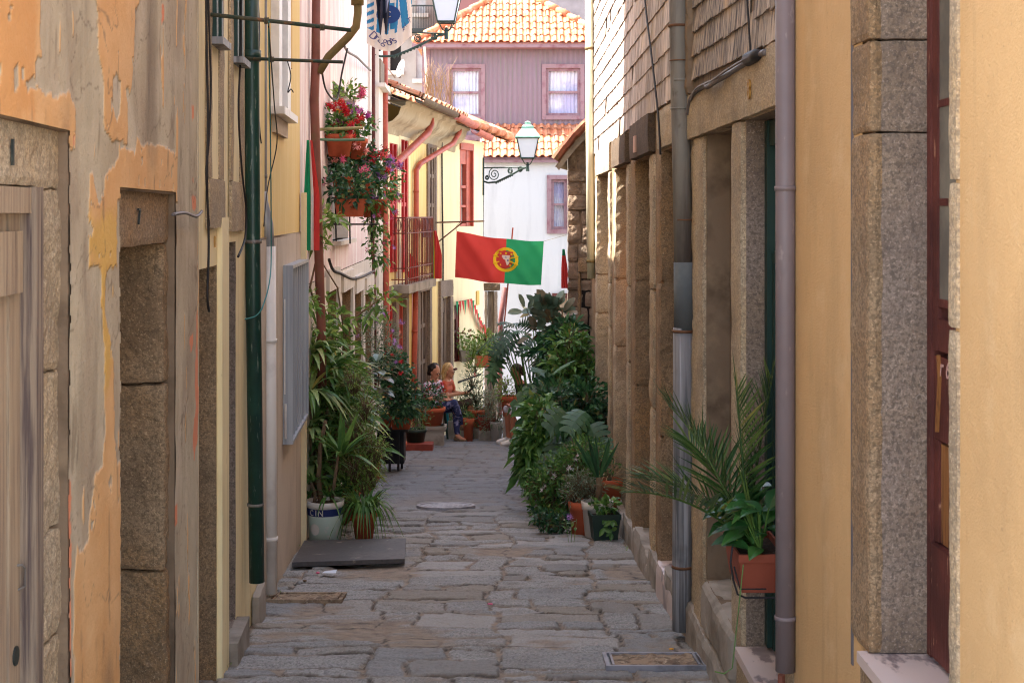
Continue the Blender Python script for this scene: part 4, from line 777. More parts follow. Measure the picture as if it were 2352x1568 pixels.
# ---------------- shingled house
r3 = thing("shingled_house", "tall house of sunlit wooden shingles above four deep granite doorways", "house", R3.pt(4, gz(11)))
zd = 1.77; e = lambda x: R3.u(x)
ops = [(.12, e(1525), -.62, zd - .01), (e(1499), e(1465), -.80, zd), (e(1444), e(1419), -1.08, zd), (e(1402), e(1375), -1.25, zd)]
facade("wall", R3, 2.02, ops, gran_w, r3)
facade("upper_wall", R3, 4.7, [], wood_d, r3, z0f=2.019); shingles(R3, .03, R3.L - .02, 2.03, 4.6, shing, "shingle_cladding", r3, 9, .145, .17); roofslab(R3, 4.7, 6, r3, over=.2)
for k, o in enumerate(ops):
    reveal(R3, o, .34, "doorway", gran_w, r3, wood_d if k != 2 else barewood, "door_panel", amp=.006)
    m_ = MB(); zz = [o[2] - .2, .1 + .1 * k, 1.0 - .07 * k, o[3]]
    for a, b in zip(zz, zz[1:]): stone(m_, R3, o[1] - .012, o[1] + .20, a + .003, b - .003, -.36, .024, .010, .02, .04)
    m_.build("far_jamb", gran_w if k < 2 else gran_l, r3)
    m_ = MB()
    for a, b in zip(zz, zz[1:]): stone(m_, R3, o[0] - .2 if k else o[0] - .1, o[0] + .01, a + .003, b - .003, -.2, .022, .010, .02, .04)
    m_.build("near_jamb", gran_l, r3)
    m_ = MB(); stone(m_, R3, o[0] - .18, o[1] + .16, zd + .004, 2.0 + .02 * (k % 2), -.1, .05 if 0 < k < 3 else .03, .005, .014, .05); m_.build("lintel", gran_d if 0 < k < 3 else gran_l, r3)
    m_ = MB(); stone(m_, R3, o[0] - .05, o[1] + .05, o[2] - .25, o[2] + .01, -.34, .045, .008, .03, .05); m_.build("threshold", concrete if k != 0 else marble, r3)
m_ = MB()
for i in range(9): stone(m_, R3, R3.L * i / 9 + .002, R3.L * (i + 1) / 9 - .002, gz(R3.d(R3.L * i / 9)) - .25, gz(R3.d(R3.L * (i + .5) / 9)) + .17, -.03, .04, .012, .03, .06)
m_.build("plinth", concrete, r3)
m_ = MB(); wbox(m_, R3, e(1479), e(1475), R3.z(1478, 350), R3.z(1478, 312), .05, .062); m_.build("number_plate", mat("pink plate", S(200, 160, 140), .7), r3)
m_ = MB(); wbox(m_, R3, R3.L - .02, R3.L, -2, 4.7, -3, -.002); m_.build("end_wall", cement, r3)
# ---------------- rubble stone gable
r4 = thing("stone_gable", "rubble stone gable wall with a curved tiled verge behind the pale pipe", "house", (.8, 15.9, -1.8))
xg = P(1303, 0, 16.0).x; R4 = W((xg, 16.0), (2.6, 15.72)); R4.n = V((-.14, -.99, 0)).normalized()
m_ = MB(); zt4 = lambda u: 2.13 + .95 * u
R_ = random.Random(12); z_ = -2.2
rub = MB()
while z_ < 4.0:
    hgt = R_.uniform(.12, .24); u_ = 0
    while u_ < 1.1:
        wd_ = R_.uniform(.14, .36) * (.7 if u_ == 0 else 1)
        if z_ + hgt * .6 < zt4(u_ + wd_ / 2): stone(rub, R4, u_ + .004, min(u_ + wd_, 1.2) - .003, z_ + .004, min(z_ + hgt, zt4(u_ + wd_ / 2)) - .003, -.2, R_.uniform(.0, .022), .014, .024, .04)
        u_ += wd_
    z_ += hgt
rub.build("wall", mat("rubble stone", S(146, 124, 104), .95, [(S(104, 88, 74), 3, .42, .6), (S(164, 146, 124), 6, .52, .66), (S(70, 60, 52), 40, .58, .66, {'k': .6})], [(12, .02), (50, .006)], island=.16), r4)
m_ = MB(); wbox(m_, R4, .01, 1.9, -2.6, (zt4(0) - .02, zt4(1.9)), -.25, -.012); m_.build("mortar", cement, r4)
m_ = MB(); wbox(m_, R4, .16, .26, -.15, .72, -.3, .0); m_.build("slit_window", darkin, r4); m_ = MB(); stone(m_, R4, .12, .3, .74, .9, -.2, .045, .006, .02, .04); stone(m_, R4, .12, .155, -.2, .735, -.2, .045, .006, .015, .04); m_.build("slit_surround", gran_w, r4)
m_ = MB(); sw = W((xg, 16.02), (.958, 24.5)); sw.n = V((-1, 0, 0)); m_.grid(lambda s, t: sw.pt(sw.L * s, -3.5 + (2.15 + 3.5) * t, 0) , 8, 6); m_.build("street_wall", gran_l, r4)
m_ = MB(); nn = 11
def vg(i, dy): u = -.12 + .115 * i; z_ = zt4(max(u, -.2)) + .02 - .5 * max(0, .12 - u) ** 1.4; q = R4.pt(u, z_, .13 - dy); return q
for i in range(nn):
    for j in range(3):
        a = vg(i, j * .16); b = vg(i + 1, j * .16); m_.tube([a + Z * .03, b + Z * .045], [.055, .047], 7)
m_.build("verge_tile", mat("mossy red tile", S(124, 70, 52), .9, [(S(96, 70, 46), 9, .5, .62), (S(186, 110, 82), 7, .55, .7)], [(40, .004)], island=.2), r4)
m_ = MB(); m_.add([vg(i, -.05) - Z * .05 for i in range(nn + 1)] + [vg(i, 3.0) - Z * .05 for i in range(nn + 1)], [(i, i + 1, nn + 2 + i, nn + 1 + i) for i in range(nn)]); m_.add([vg(i, .0) - Z * .04 for i in range(nn + 1)] + [vg(i, .0) - Z * .09 + R4.t * .04 for i in range(nn + 1)], [(i, i + 1, nn + 2 + i, nn + 1 + i) for i in range(nn)]); m_.build("eaves_soffit", concrete, r4)
# ================================================================ pipes, cables, rods
def pipe(name, label, pts, r, m, clamps=(), cm=None, cat="drainpipe", n=14, rings=(), extra=()):
    t = thing(name, label, cat, V(pts[-1])); mb = MB(); mb.tube(pts, r, n); mb.build("pipe", m, t, True)
    rr = r if not isinstance(r, (list, tuple)) else r[0]
    for c, w_, wl in clamps:
        mb = MB(); c = V(c); mb.tube([c - Z * w_ / 2, c + Z * w_ / 2], rr * 1.1, n)
        if wl is not None: mb.tube([c, V(wl)], rr * .16, 5)
        mb.build("clamp", cm or m, t, True)
    for c, w_, k in rings:
        mb = MB(); mb.tube([V(c) - Z * w_ / 2, V(c) + Z * w_ / 2], rr * k, n); mb.build("collar", m, t, True)
    for nm, pp, r2_, m2 in extra:
        mb = MB(); mb.tube(pp, r2_, n); mb.build(nm, m2, t, True)
    return t
Pn = lambda x, y, w, off: w.pt(w.u(x), CZ - (y - HY) * w.d(w.u(x)) / F, off)
def at(x, y, d): return P(x, y, d)
pipe("drainpipe", "dark green enamelled drainpipe with cracked paint beside the white plastic one", [at(577, -160, 7.15), at(578, 140, 7.15), at(581, 600, 7.15), at(590, 1336, 7.15)], .0385, green_p,
     [(at(580, 132, 7.15), .04, None), (at(582, 555, 7.15), .018, None), (at(587, 1158, 7.15), .014, None)], zinc, rings=[(at(578, 128, 7.15), .05, 1.25)])
m_ = MB(); stone(m_, WB, WB.u(576), WB.u(592), WB.g(1.6) - .2, WB.z(590, 1336), .0, .05, .006, .02, .04); pst = m_.build("pipe_shoe", concrete); tag(pst, "crumbling mortar stub under the dark green drainpipe", "pipe base")
d_ = 8.05; pipe("drainpipe", "white plastic drainpipe with a zinc elbow on the yellow house", [at(605, -160, d_), at(605, 455, d_), at(613, 490, d_), at(616, 570, d_)], .021, zinc,
     [(at(605, 405, d_), .02, None)], zinc, extra=[("elbow", [at(604, 440, d_), at(605, 462, d_), at(614, 515, d_), at(616, 570, d_)], [.024, .026, .034, .036], alu), ("lower_pipe", [at(618, 566, d_), at(620, 1000, d_), at(622, 1362, d_)], .037, pvc), ("lower_clamp", [at(619, 778, d_), at(619, 786, d_)], .043, pvc), ("lower_clamp", [at(621.5, 1232, d_), at(621.5, 1242, d_)], .043, pvc)])
d_ = 7.0; pipe("drainpipe", "tall worn grey street drainpipe with a dark sleeve halfway up", [at(1557, -200, d_), at(1559, 100, d_), at(1565, 350, d_), at(1570, 605, d_)], .046, zinc,
     [(at(1558, 60, d_), .012, at(1600, 60, d_)), (at(1561, 140, d_), .006, None), (at(1571, 505, d_), .008, None)], mat("rusty clamp", S(112, 78, 56), .8), rings=[(at(1563, 185, d_), .012, 1.06), (at(1562, 250, d_), .008, 1.05)],
     extra=[("sleeve", [at(1573, 602, d_), at(1573.5, 756, d_)], .055, grey_shade), ("lower_pipe", [at(1570, 752, d_), at(1569, 1000, d_), at(1567, 1300, d_), at(1567, 1446, d_)], [.051, .0495, .0495, .049], zinc_b), ("lower_clamp", [at(1570, 757, d_), at(1570, 763, d_)], .054, MT["rusty clamp"]), ("lower_clamp", [at(1567, 1297, d_), at(1567, 1303, d_)], .053, MT["rusty clamp"])])
d_ = 4.55; pipe("drainpipe", "smooth mauve grey plastic drainpipe at the corner of the apricot house", [at(1804, -300, d_), at(1804, 600, d_), at(1804, 1540, d_)], .0315, greypipe,
     [(at(1804, 433, d_), .015, at(1832, 433, d_)), (at(1804, 1418, d_), .014, at(1832, 1412, d_))], greypipe, n=20)
m_ = MB(); m_.tube([at(1795, 1548, 4.62), at(1795, 1640, 4.62)], .012, 8); o = m_.build("pipe_stub", rustp); tag(o, "short rusty stub below the mauve grey plastic drainpipe", "pipe stub")
d_ = 14.9; pipe("drainpipe", "pale limewashed drainpipe ending high above the plants", [at(1353, -200, d_), at(1355, 300, d_), at(1358, 640, d_)], .044, palepipe, [(at(1354, 112, d_), .03, at(1370, 112, d_)), (at(1357, 600, d_), .03, at(1372, 602, d_))], mosspipe)
d_ = 11.0; pipe("drainpipe", "rust brown drainpipe with a mossy forked branch on the pink house", [at(727, -80, d_), at(725, 150, d_), at(722, 230, d_), at(733, 600, d_), at(738, 760, d_), at(740, 900, d_)], [.032, .035, .036, .036, .036, .036], rustp, [(at(722, 222, d_), .02, None), (at(734, 640, d_), .12, None)], rustp,
     extra=[("branch", [at(732, 168, d_), at(755, 130, d_), at(800, 85, d_ - .1), at(818, 62, d_ - .1), at(822, 30, d_ - .1), at(821, -60, d_ - .1)], .031, mosspipe), ("branch_collar", [at(821, 12, d_ - .1), at(821, -30, d_ - .1)], .05, mosspipe)])
d_ = 17.6; pipe("drainpipe", "thin dark red drainpipe running down past the wall lantern", [at(857, 60, d_), at(858, 300, d_), at(856, 560, d_), at(860, 700, d_), at(862, 900, d_)], .024, redwood, [(at(857, 390, d_), .02, None)], redwood)
d_ = 19.2; pipe("drainpipe", "thick red brown drainpipe dividing the pink house from the balcony house", [at(884, -80, d_), at(884, 300, d_), at(885, 480, d_), at(888, 760, d_), at(890, 930, d_)], .042, brick_red, [(at(884, 235, d_), .04, None), (at(886, 532, d_), .04, None)], brick_red)
d_ = 22.0; pipe("gutter_pipe", "fat red brown gutter pipe slanting down to the dividing drainpipe", [at(987, 255, d_), at(990, 285, d_), at(983, 305, d_ - .1), at(905, 380, 19.8), at(888, 395, 19.3)], .055, brick_red, [], brick_red, extra=[("hopper", [at(987, 248, d_), at(988, 272, d_)], [.11, .06], brick_red)])
d_ = 23.6; pipe("gutter_pipe", "slim red brown gutter pipe slanting behind the balcony", [at(1056, 284, 24.3), at(1055, 305, 24.3), at(1040, 330, d_), at(965, 376, 22.1), at(956, 392, 21.8), at(956, 500, 21.8), at(955, 660, 21.8), at(952, 820, 21.75), at(950, 960, 21.7)], .042, brick_red, [(at(956, 440, 21.8), .03, None), (at(953, 760, 21.75), .03, None)], brick_red)
pipe("drainpipe", "faded red drainpipe beyond the stone gateway", [at(1160, 660, 28.3), at(1150, 735, 28.3), at(1148, 860, 28.3), at(1148, 960, 28.3)], .05, redwood)
# clothes rods
def rod(label, pts, r, m, knots=()):
    t = thing("clothes_rod", label, "clothes rod", V(pts[0])); mb = MB(); mb.tube(pts, r, 8); mb.build("bar", m, t, True)
    for c in knots: mb = MB(); [mb.tube([c + V((dx, math.cos(a) * r * 1.5, math.sin(a) * r * 1.5)) for a in [k * .785 for k in range(9)]], .003, 4) for dx in (-.006, 0, .007)]; mb.build("cord_knot", cord_g, t)
    return t
rod("long rusty iron clothes rod reaching from the cream house, thicker of the two", [at(474, 33, 5.86), at(600, 46, 5.88), at(806, 70, 5.92)], .0085, ironrust, [at(612, 48, 5.88), at(740, 63, 5.9)])
rod("thin dark iron clothes rod fixed behind the dark green drainpipe top", [at(556, 134, 7.05), at(680, 139, 7.07), at(788, 143, 7.1)], .0085, ironrust, [at(624, 137, 7.06)])
rod("bleached bamboo clothes rod above the hanging flower pots", [at(692, 299, 11.6), at(770, 296, 11.6), at(834, 294, 11.6)], .013, mat("bamboo", S(160, 148, 100), .7, [(S(120, 116, 76), 8, .5, .65)]))
rod("greenish clothes rod carrying the hanging flag cloth", [at(700, 319, 11.4), at(770, 322, 11.4), at(838, 321, 11.4)], .011, mat("green rod", S(96, 128, 100), .7))
def pair_rod(label, p, q, r=.012): t = thing("clothes_rod", label, "clothes rod", p); mb = MB(); mb.tube([p, q], r, 6); mb.build("bar", railing, t); return t
pair_rod("rust coloured rod sticking out from the balcony over the flag, upper one", WE.pt(WE.L - .2, at(0, 512, 23).z, 0), at(1111, 508, 22.3))
pair_rod("short rust coloured strut under the rod beside the balcony", WE.pt(WE.L - .3, at(0, 565, 23).z, 0), at(1066, 508, 22.6))
t_ = thing("flag_stick", "long thin wooden stick leaning up behind the red and green flag", "stick", at(1158, 745, 22.4)); m_ = MB(); m_.tube([at(1158, 745, 22.4), at(1168, 640, 22.3), at(1178, 523, 22.2)], .012, 6); m_.build("pole", brick_red, t_)
# cables
def cable(label, pts, r, m=rubber, name="cable"):
    mb = MB(); ps = [V(p) for p in pts]; out = []
    for i in range(len(ps) - 1):
        p0, p1, p2, p3 = ps[max(i - 1, 0)], ps[i], ps[i + 1], ps[min(i + 2, len(ps) - 1)]
        for k in range(6):
            t = k / 6; out.append(.5 * ((2 * p1) + (p2 - p0) * t + (2 * p0 - 5 * p1 + 4 * p2 - p3) * t * t + (3 * p1 - p0 - 3 * p2 + p3) * t ** 3))
    out.append(ps[-1]); mb.tube(out, r, 6); return tag(mb.build(name, m, None, True), label, "cable" if name == "cable" else "cord")
cw = lambda x, y, w=WB, o=.03: Pn(x, y, w, o)
cable("black cable hanging straight down between the plaster house and the cream house", [cw(456, -80), cw(457, 120), cw(460, 260), cw(458, 420), cw(462, 560), cw(459, 680), cw(463, 715)], .0055)
cable("second black cable bowing across the cream house wall", [cw(459, -80), cw(464, 100), cw(467, 200), cw(462, 330), cw(456, 400), cw(463, 520)], .0045)
cable("long black cable sagging in front of the green shutters", [cw(540, -60), cw(538, 120), cw(533, 250), cw(540, 380), cw(551, 480), cw(549, 545), cw(532, 590)], .0055)
cable("twisted grey cable end on the plaster house by the walled doorway", [Pn(383, 493, WA, .02), Pn(405, 489, WA, .03), Pn(432, 497, WA, .03), Pn(452, 485, WA, .02)], .006, greycable)
cable("frayed cord strung down the dark green drainpipe into a loop", [at(593, 0, 7.6), at(596, 80, 7.6), at(592, 200, 7.6), at(596, 290, 7.6), at(600, 330, 7.6)], .004)
cable("thin teal cord curving across both drainpipes", [at(617, 50, 5.87), at(618, 130, 6.2), at(621, 300, 7.0), at(623, 560, 7.6), at(620, 640, 7.4), at(605, 700, 7.05), at(588, 725, 7.02), at(562, 733, 7.02)], .0035, cord, "cord")
cable("loose grey cord hanging off the thin iron rod", [at(660, 140, 7.06), at(668, 175, 7.1), at(661, 212, 7.1), at(668, 205, 7.1), at(674, 213, 7.1)], .003, rubber, "cord")
cable("dark loop of cord in front of the yellow house window", [at(617, 60, 5.9), at(630, 240, 7.5), at(636, 330, 8), at(615, 430, 7.9), at(606, 520, 7.6)], .0035, rubber, "cord")
c3 = lambda x, y, o=.03: Pn(x, y, R2, o)
cable("thick grey cable drooping along the shingles above the number 8", [c3(1595, 262), c3(1598, 240), c3(1606, 218), c3(1625, 203), c3(1645, 196, .045), c3(1652, 199, .05), c3(1670, 188, .05), c3(1700, 165), c3(1725, 149), c3(1752, 132), c3(1778, 120)], .012, greycable)
cable("thin grey cable twined over the thick drooping one", [c3(1600, 235), c3(1622, 206, .05), c3(1655, 190, .055), c3(1668, 186, .06), c3(1704, 160, .055), c3(1740, 138, .05)], .005, greycable)
m_ = MB(); m_.tube([c3(1741, 137, .035), c3(1760, 128, .035), c3(1768, 124, .035)], [.026, .024, .016], 10); tag(m_.build("cable_joint", rubber, None, True), "black cable joint box on the drooping grey cable", "cable joint")
cable("thin black wire running down the dark grained shingles", [c3(1731, -60), c3(1736, 20), c3(1740, 80), c3(1743, 125)], .004)
c4 = lambda x, y, o=.035: Pn(x, y, R3, o)
cable("thin black wire slanting down the sunlit shingles to the doorways", [c4(1490, -40), c4(1497, 30), c4(1510, 130), c4(1525, 260), c4(1531, 355)], .006)
cable("cable crossing the pink house wall above the white doorways", [Pn(745, 596, WD, .04), Pn(752, 620, WD, .05), Pn(770, 628, WD, .05), Pn(800, 640, WD, .05), Pn(830, 632, WD, .05), Pn(850, 622, WD, .05)], .014)
cable("tangled cable draped from the forked branch to the lantern bracket", [at(790, 105, 12), at(800, 120, 13), at(820, 132, 14), at(838, 150, 15.5), at(851, 162, 17)], .012, greycable)
cable("dark braided cable looping above the top flower pot", [at(740, 168, 11.2), at(748, 205, 11.3), at(765, 228, 11.6), at(776, 222, 11.8), at(785, 170, 11.9), at(798, 112, 12)], .008)
cable("cable running down the pale corner house beside its doorway", [Pn(1011, 300, WF, .03), Pn(1012, 450, WF, .03), Pn(1014, 600, WF, .03), Pn(1013, 690, WF, .03)], .015)
cable("thin dark cable down the edge of the corner house and white building", [P(1110, 420, 26), P(1109, 560, 26), P(1108, 650, 26)], .012)
# ================================================================ things let into or lying on the paving
mh = thing("manhole_cover", "round cast iron manhole cover set in the middle of the paving", "manhole cover", (P(1024, 0, 12.9).x, 12.9, gz(12.9)))
cx_, cy_ = P(1024, 0, 12.9).x, 12.9; tilt = lambda x, y, h: V((x, y, gz(y) + h + .004))
castm = mat("worn cast iron", S(160, 158, 164), .5, [(S(120, 118, 122), 8, .45, .65)], metal=.15)
m_ = MB(); n = 36
m_.add([tilt(cx_ + r * math.cos(2 * math.pi * i / n), cy_ + r * math.sin(2 * math.pi * i / n), h) for r, h in ((.235, .016), (.238, .02), (.265, .02), (.27, -.02)) for i in range(n)], [(k * n + i, k * n + (i + 1) % n, (k + 1) * n + (i + 1) % n, (k + 1) * n + i) for k in range(3) for i in range(n)]); m_.build("rim", castm, mh)
m_ = MB(); m_.add([tilt(cx_ + .235 * math.cos(2 * math.pi * i / n), cy_ + .235 * math.sin(2 * math.pi * i / n), .014) for i in range(n)], [tuple(range(n))])
for i in range(-4, 5):
    for j in range(-4, 5):
        if i * i + j * j < 18: m_.box(tilt(cx_ + i * .045, cy_ + j * .045, .016), (.03, .03, .003))
m_.build("lid", castm, mh)
def cover(label, x0, x1, y0, y1, mm):
    t = thing("inspection_cover", label, "inspection cover", tilt((x0 + x1) / 2, (y0 + y1) / 2, 0)); mb = MB()
    for (a, b, c, d) in ((x0, x1, y0, y0 + .018), (x0, x1, y1 - .018, y1), (x0, x0 + .018, y0 + .0181, y1 - .0181), (x1 - .018, x1, y0 + .0181, y1 - .0181), (x0 + .03, x0 + .04, y0 + .03, y1 - .03), (x1 - .04, x1 - .03, y0 + .03, y1 - .03)):
        mb.hexa([tilt(a, c, -.03), tilt(b, c, -.03), tilt(b, d, -.03), tilt(a, d, -.03), tilt(a, c, .019), tilt(b, c, .019), tilt(b, d, .019), tilt(a, d, .019)])
    mb.build("rim", mm, t); mb = MB(); mb.grid(lambda s, q: tilt(x0 + .042 + (x1 - x0 - .084) * s, y0 + .02 + (y1 - y0 - .04) * q, .012 + .012 * noise.noise(V((s * 9, q * 5, 2)))), 30, 16); mb.build("infill", cob, t)
cob = mat("cemented cobbles", S(160, 138, 114), .9, [(S(112, 94, 78), 16, .45, .6), (S(190, 170, 146), 30, .58, .7)], [(14, .02), (60, .004)])
cover("rectangular iron framed inspection cover infilled with cobbles beside the granite house", P(1388, 0, 6.4).x, P(1618, 0, 6.4).x, 6.27, 6.56, castm)
cover("small cemented inspection cover beside the white plastic drainpipe", P(622, 0, 8.1).x, P(792, 0, 8.1).x, 7.95, 8.2, cob)
bd = MB(); c_ = [V((P(672, 0, 9.24).x, 9.22, 0)), V((P(930, 0, 9.4).x, 9.38, 0)), V((P(932, 0, 10.4).x, 10.42, 0)), V((P(704, 0, 10.4).x, 10.30, 0))]
bd.hexa([V((p.x, p.y, gz(p.y) + .014)) for p in c_] + [V((p.x, p.y, gz(p.y) + .044)) for p in c_])
o = bd.build("ramp_board", mat("scuffed black board", S(74, 70, 70), .55, [(S(96, 90, 86), 2.2, .5, .7), (S(150, 140, 126), 7, .66, .7), (S(54, 50, 50), 30, .5, .7)], [(60, .001)], spec=.5)); tag(o, "scuffed black board lying on the paving by the bucket plant", "board")
m_ = MB(); m_.add([tilt(-1.19, 8.9, .02), tilt(-1.10, 8.88, .022), tilt(-1.105, 8.98, .03), tilt(-1.185, 8.99, .018)], [(0, 1, 2, 3)]); tag(m_.build("paper_scrap", mat("paper", S(210, 220, 232), .8)), "small pale scrap of paper dropped on the paving", "litter")
R_ = random.Random(21)
def bit(label, x, y, m, s=.012):
    d = 1.4 / ((y - HY) / F - G); p = P(x, y, d); mb = MB(); mb.ball((p.x, p.y, gz(d) + s * .6 + .012), (s * R_.uniform(.8, 1.5), s * R_.uniform(.6, 1.2), s * .5), 6, 4); return tag(mb.build("fallen_scrap", m), label, "litter")
bit("dark fallen scrap at the foot of the yellow wall", 515, 1524, barkm, .018); bit("orange cigarette end near the granite plinth", 1542, 1498, fl_ora, .010); bit("pink petal fallen before the black board", 730, 1322, fl_pink, .014); bit("lone pink petal lying mid alley", 1126, 1394, fl_pink, .012); bit("brown crumb before the pink petal mid alley", 700, 1340, barkm, .012)
# ================================================================ street lanterns
def spiral(c, r0, r1, turns, a0, ux, uz, n=26): return [c + (ux * math.cos(a0 + turns * 2 * math.pi * i / n) + uz * math.sin(a0 + turns * 2 * math.pi * i / n)) * (r0 + (r1 - r0) * i / n) for i in range(n + 1)]
capm = mat("verdigris lantern cap", S(128, 168, 148), .55, [(S(104, 140, 124), 6, .5, .65)])
milk = mat("milky lantern glass", S(204, 212, 222), .35, spec=.5)
lantm = mat("dark green lantern iron", S(40, 58, 52), .5)
def lantern(label, wall_pt, lamp_xy, d, s=1.0):
    t = thing("street_lantern", label, "street lantern", wall_pt); e_ = P(lamp_xy[0], lamp_xy[1], d); ax = V((e_.x - wall_pt.x, e_.y - wall_pt.y, 0)); L = ax.length; ax.normalize(); q = lambda a, z: wall_pt + ax * a + Z * z
    H = e_.z - wall_pt.z; m_ = MB(); m_.box(wall_pt + Z * (H * .35) + ax * .01, (.03, .09, H * 1.5 + .3)); m_.build("wall_plate", lantm, t)
    m_ = MB(); m_.tube([q(0, H), q(L, H)], .011, 6)
    cv = [q(0, .0), q(L * .12, -.03), q(L * .3, -.02), q(L * .5, H * .22), q(L * .7, H * .55), q(L * .86, H * .86), q(L, H)]; m_.tube(cv, .016, 6)
    for a, z_, r in ((L * .26, H * .5, .12), (L * .62, H * .74, .055), (L * .84, H * .84, .05), (L * .1, H * .25, .04)): m_.tube(spiral(q(a, z_), r, .012, 2.2, 1.0, ax, Z), .009, 5)
    for i in range(9): a = .15 + i * .07; k = cv[2].lerp(cv[4], i / 9); m_.ball(k - Z * .012, (.02, .02, .022), 6, 4)
    m_.build("bracket", lantm, t)
    b = e_ + Z * .02; m_ = MB(); m_.tube([b - Z * .09, b + Z * .06], [.03, .022], 8)
    for sx in (-1, 1):
        for sy in (-1, 1): m_.tube([b, b + V((sx * .05, sy * .05, .04)), b + V((sx * .10, sy * .10, .13))], .008, 5)
    m_.build("cradle", lantm, t)
    z0, z1, r0, r1 = .13, .46, .11, .18; cor = lambda r, z_: [b + V((x * r, y * r, z_)) for x, y in ((-1, -1), (1, -1), (1, 1), (-1, 1))]
    m_ = MB(); lo, hi = cor(r0, z0), cor(r1, z1)
    for i in range(4): m_.quad(lo[i] * .985 + b * .015, lo[(i + 1) % 4] * .985 + b * .015, hi[(i + 1) % 4] * .985 + b * .015, hi[i] * .985 + b * .015)
    m_.build("glass", milk, t); m_ = MB()
    for i in range(4): m_.tube([lo[i], hi[i]], .01, 5); m_.tube([lo[i], lo[(i + 1) % 4]], .011, 5); m_.tube([hi[i], hi[(i + 1) % 4]], .014, 5)
    m_.build("frame", lantm, t)
    m_ = MB(); st_ = [(.21, .46), (.21, .475), (.12, .60), (.10, .61), (.10, .65)]
    for i in range(4): m_.lathe([(.001, .0)], b, 3) if False else None
    rings = [cor(r, z_) for r, z_ in st_[:5]]; vs = [p for r in rings for p in r]; m_.add(vs, [(k * 4 + i, k * 4 + (i + 1) % 4, k * 4 + 4 + (i + 1) % 4, k * 4 + 4 + i) for k in range(4) for i in range(4)] + [(0, 1, 2, 3)])
    m_.lathe([(.1, .65), (.07, .68), (.045, .69), (.05, .725), (.02, .74), (.001, .745)], b, 10); m_.build("cap", capm, t)
lantern("large milky street lantern on the scrolled bracket above the hung towel", P(853, 124, 18.3), (1025, 78), 18.6)
lantern("green capped street lantern bracketed off the pale corner house", P(1109, 416, 24.0), (1212, 384), 23.6)
# ================================================================ cloth
def cloth(surf, nu, nv_, mats, pick, name, parent, smooth=True):
    mb = MB(); vs = [surf(i / nu, j / nv_) for j in range(nv_ + 1) for i in range(nu + 1)]; mb.v = [V(v) for v in vs]
    for j in range(nv_):
        for i in range(nu):
            k = pick((i + .5) / nu, (j + .5) / nv_)
            if k is None: continue
            mb.f.append([j * (nu + 1) + i, j * (nu + 1) + i + 1, (j + 1) * (nu + 1) + i + 1, (j + 1) * (nu + 1) + i]); mb.m.append(k)
    return mb.build(name, mats, parent, smooth)
fabm = lambda n, c, tr=.3: mat(n, c, .85, [((c[0] * .8, c[1] * .8, c[2] * .8, 1), 3, .5, .7, {'k': .5})], [(240, .0006)], trans=tr)
f_red, f_grn, f_yel, f_wht, f_blu, f_teal, f_navy, f_gry = fabm("red flag cloth", S(198, 66, 62), .35), fabm("green flag cloth", S(40, 146, 100), .35), fabm("yellow cloth print", S(226, 190, 40)), fabm("white cloth", S(226, 216, 206)), fabm("blue cloth", S(60, 110, 170)), fabm("turquoise cloth", S(58, 132, 176)), fabm("navy cloth", S(42, 46, 62), .1), fabm("grey blue cloth", S(150, 158, 184))
dF = 22.0; TL, TR, BR, BL = P(1049, 531, dF), P(1249, 554, dF), P(1243, 655, dF), P(1045, 637, dF)
def fs(s, t, o=0.0):
    p = TL.lerp(TR, s).lerp(BL.lerp(BR, s), t); sag = .035 * math.sin(math.pi * s) * (1 - t * .3)
    w = .034 * math.sin(s * 9 + t * 3.2) * (.4 + t) + .02 * math.sin(s * 17 - t * 7) + .012 * math.sin(s * 31 - t * 13) + .045 * math.exp(-((s - .12 - t * .5) * 9) ** 2) - .03 * math.exp(-((s - .9 + t * .25) * 12) ** 2) + .035 * math.exp(-((s - .95 + t * .6) * 12) ** 2) + .05 * math.exp(-((s * .9 - t * .5) ** 2) * 30)
    w *= 1 - .8 * math.exp(-((s - .575) / .13) ** 2)
    return p + V((0, -w - o, -sag + .006 * math.sin(s * 13)))
fl = thing("flag", "red and green national flag with a yellow armillary crest slung across the alley", "flag", fs(.5, 1))
cloth(fs, 70, 34, [f_red, f_grn], lambda s, t: 0 if s < .575 else 1, "field", fl)
asp = (TR - TL).length / (TL - BL).length
def disc(r0, r1, c=(.575, .47), n=40, o=.008, sh=None):
    mb = MB(); pt = lambda r, a: fs(c[0] + r * math.cos(a) / asp, c[1] + r * math.sin(a), o); mb.add([pt(r, 2 * math.pi * i / n) for r in (r0, r1) for i in range(n)], [(i, (i + 1) % n, n + (i + 1) % n, n + i) for i in range(n)]); return mb
def shield(mb, c, w, h, o):
    pts = [(-w, -h), (w, -h), (w, h * .3), (w * .7, h * .75), (0, h), (-w * .7, h * .75), (-w, h * .3)]; mb.add([fs(c[0] + x / asp, c[1] + y, o) for x, y in pts], [tuple(range(7))])
cr = disc(.21, .255); cr2 = disc(.285, .30)
for i in range(len(cr2.v)): pass
mbx = cr
for a in (-.7, .75):
    L_ = [(-.27, a * .13), (.27, -a * .13)]; pts = [fs(.575 + (L_[0][0] + (L_[1][0] - L_[0][0]) * i / 12) / asp, .47 + L_[0][1] + (L_[1][1] - L_[0][1]) * i / 12, .010) for i in range(13)]; mbx.tube(pts, .012, 4)
o_ = disc(.255, .275, o=.0075); mbx.add(o_.v, o_.f); mbx.build("armillary_ring", f_yel, fl)
m_ = MB(); shield(m_, (.575, .48), .155, .2, .014); m_.build("red_shield", f_red, fl)
m_ = MB(); shield(m_, (.575, .49), .085, .12, .020); m_.build("white_shield", f_wht, fl)
m_ = MB()
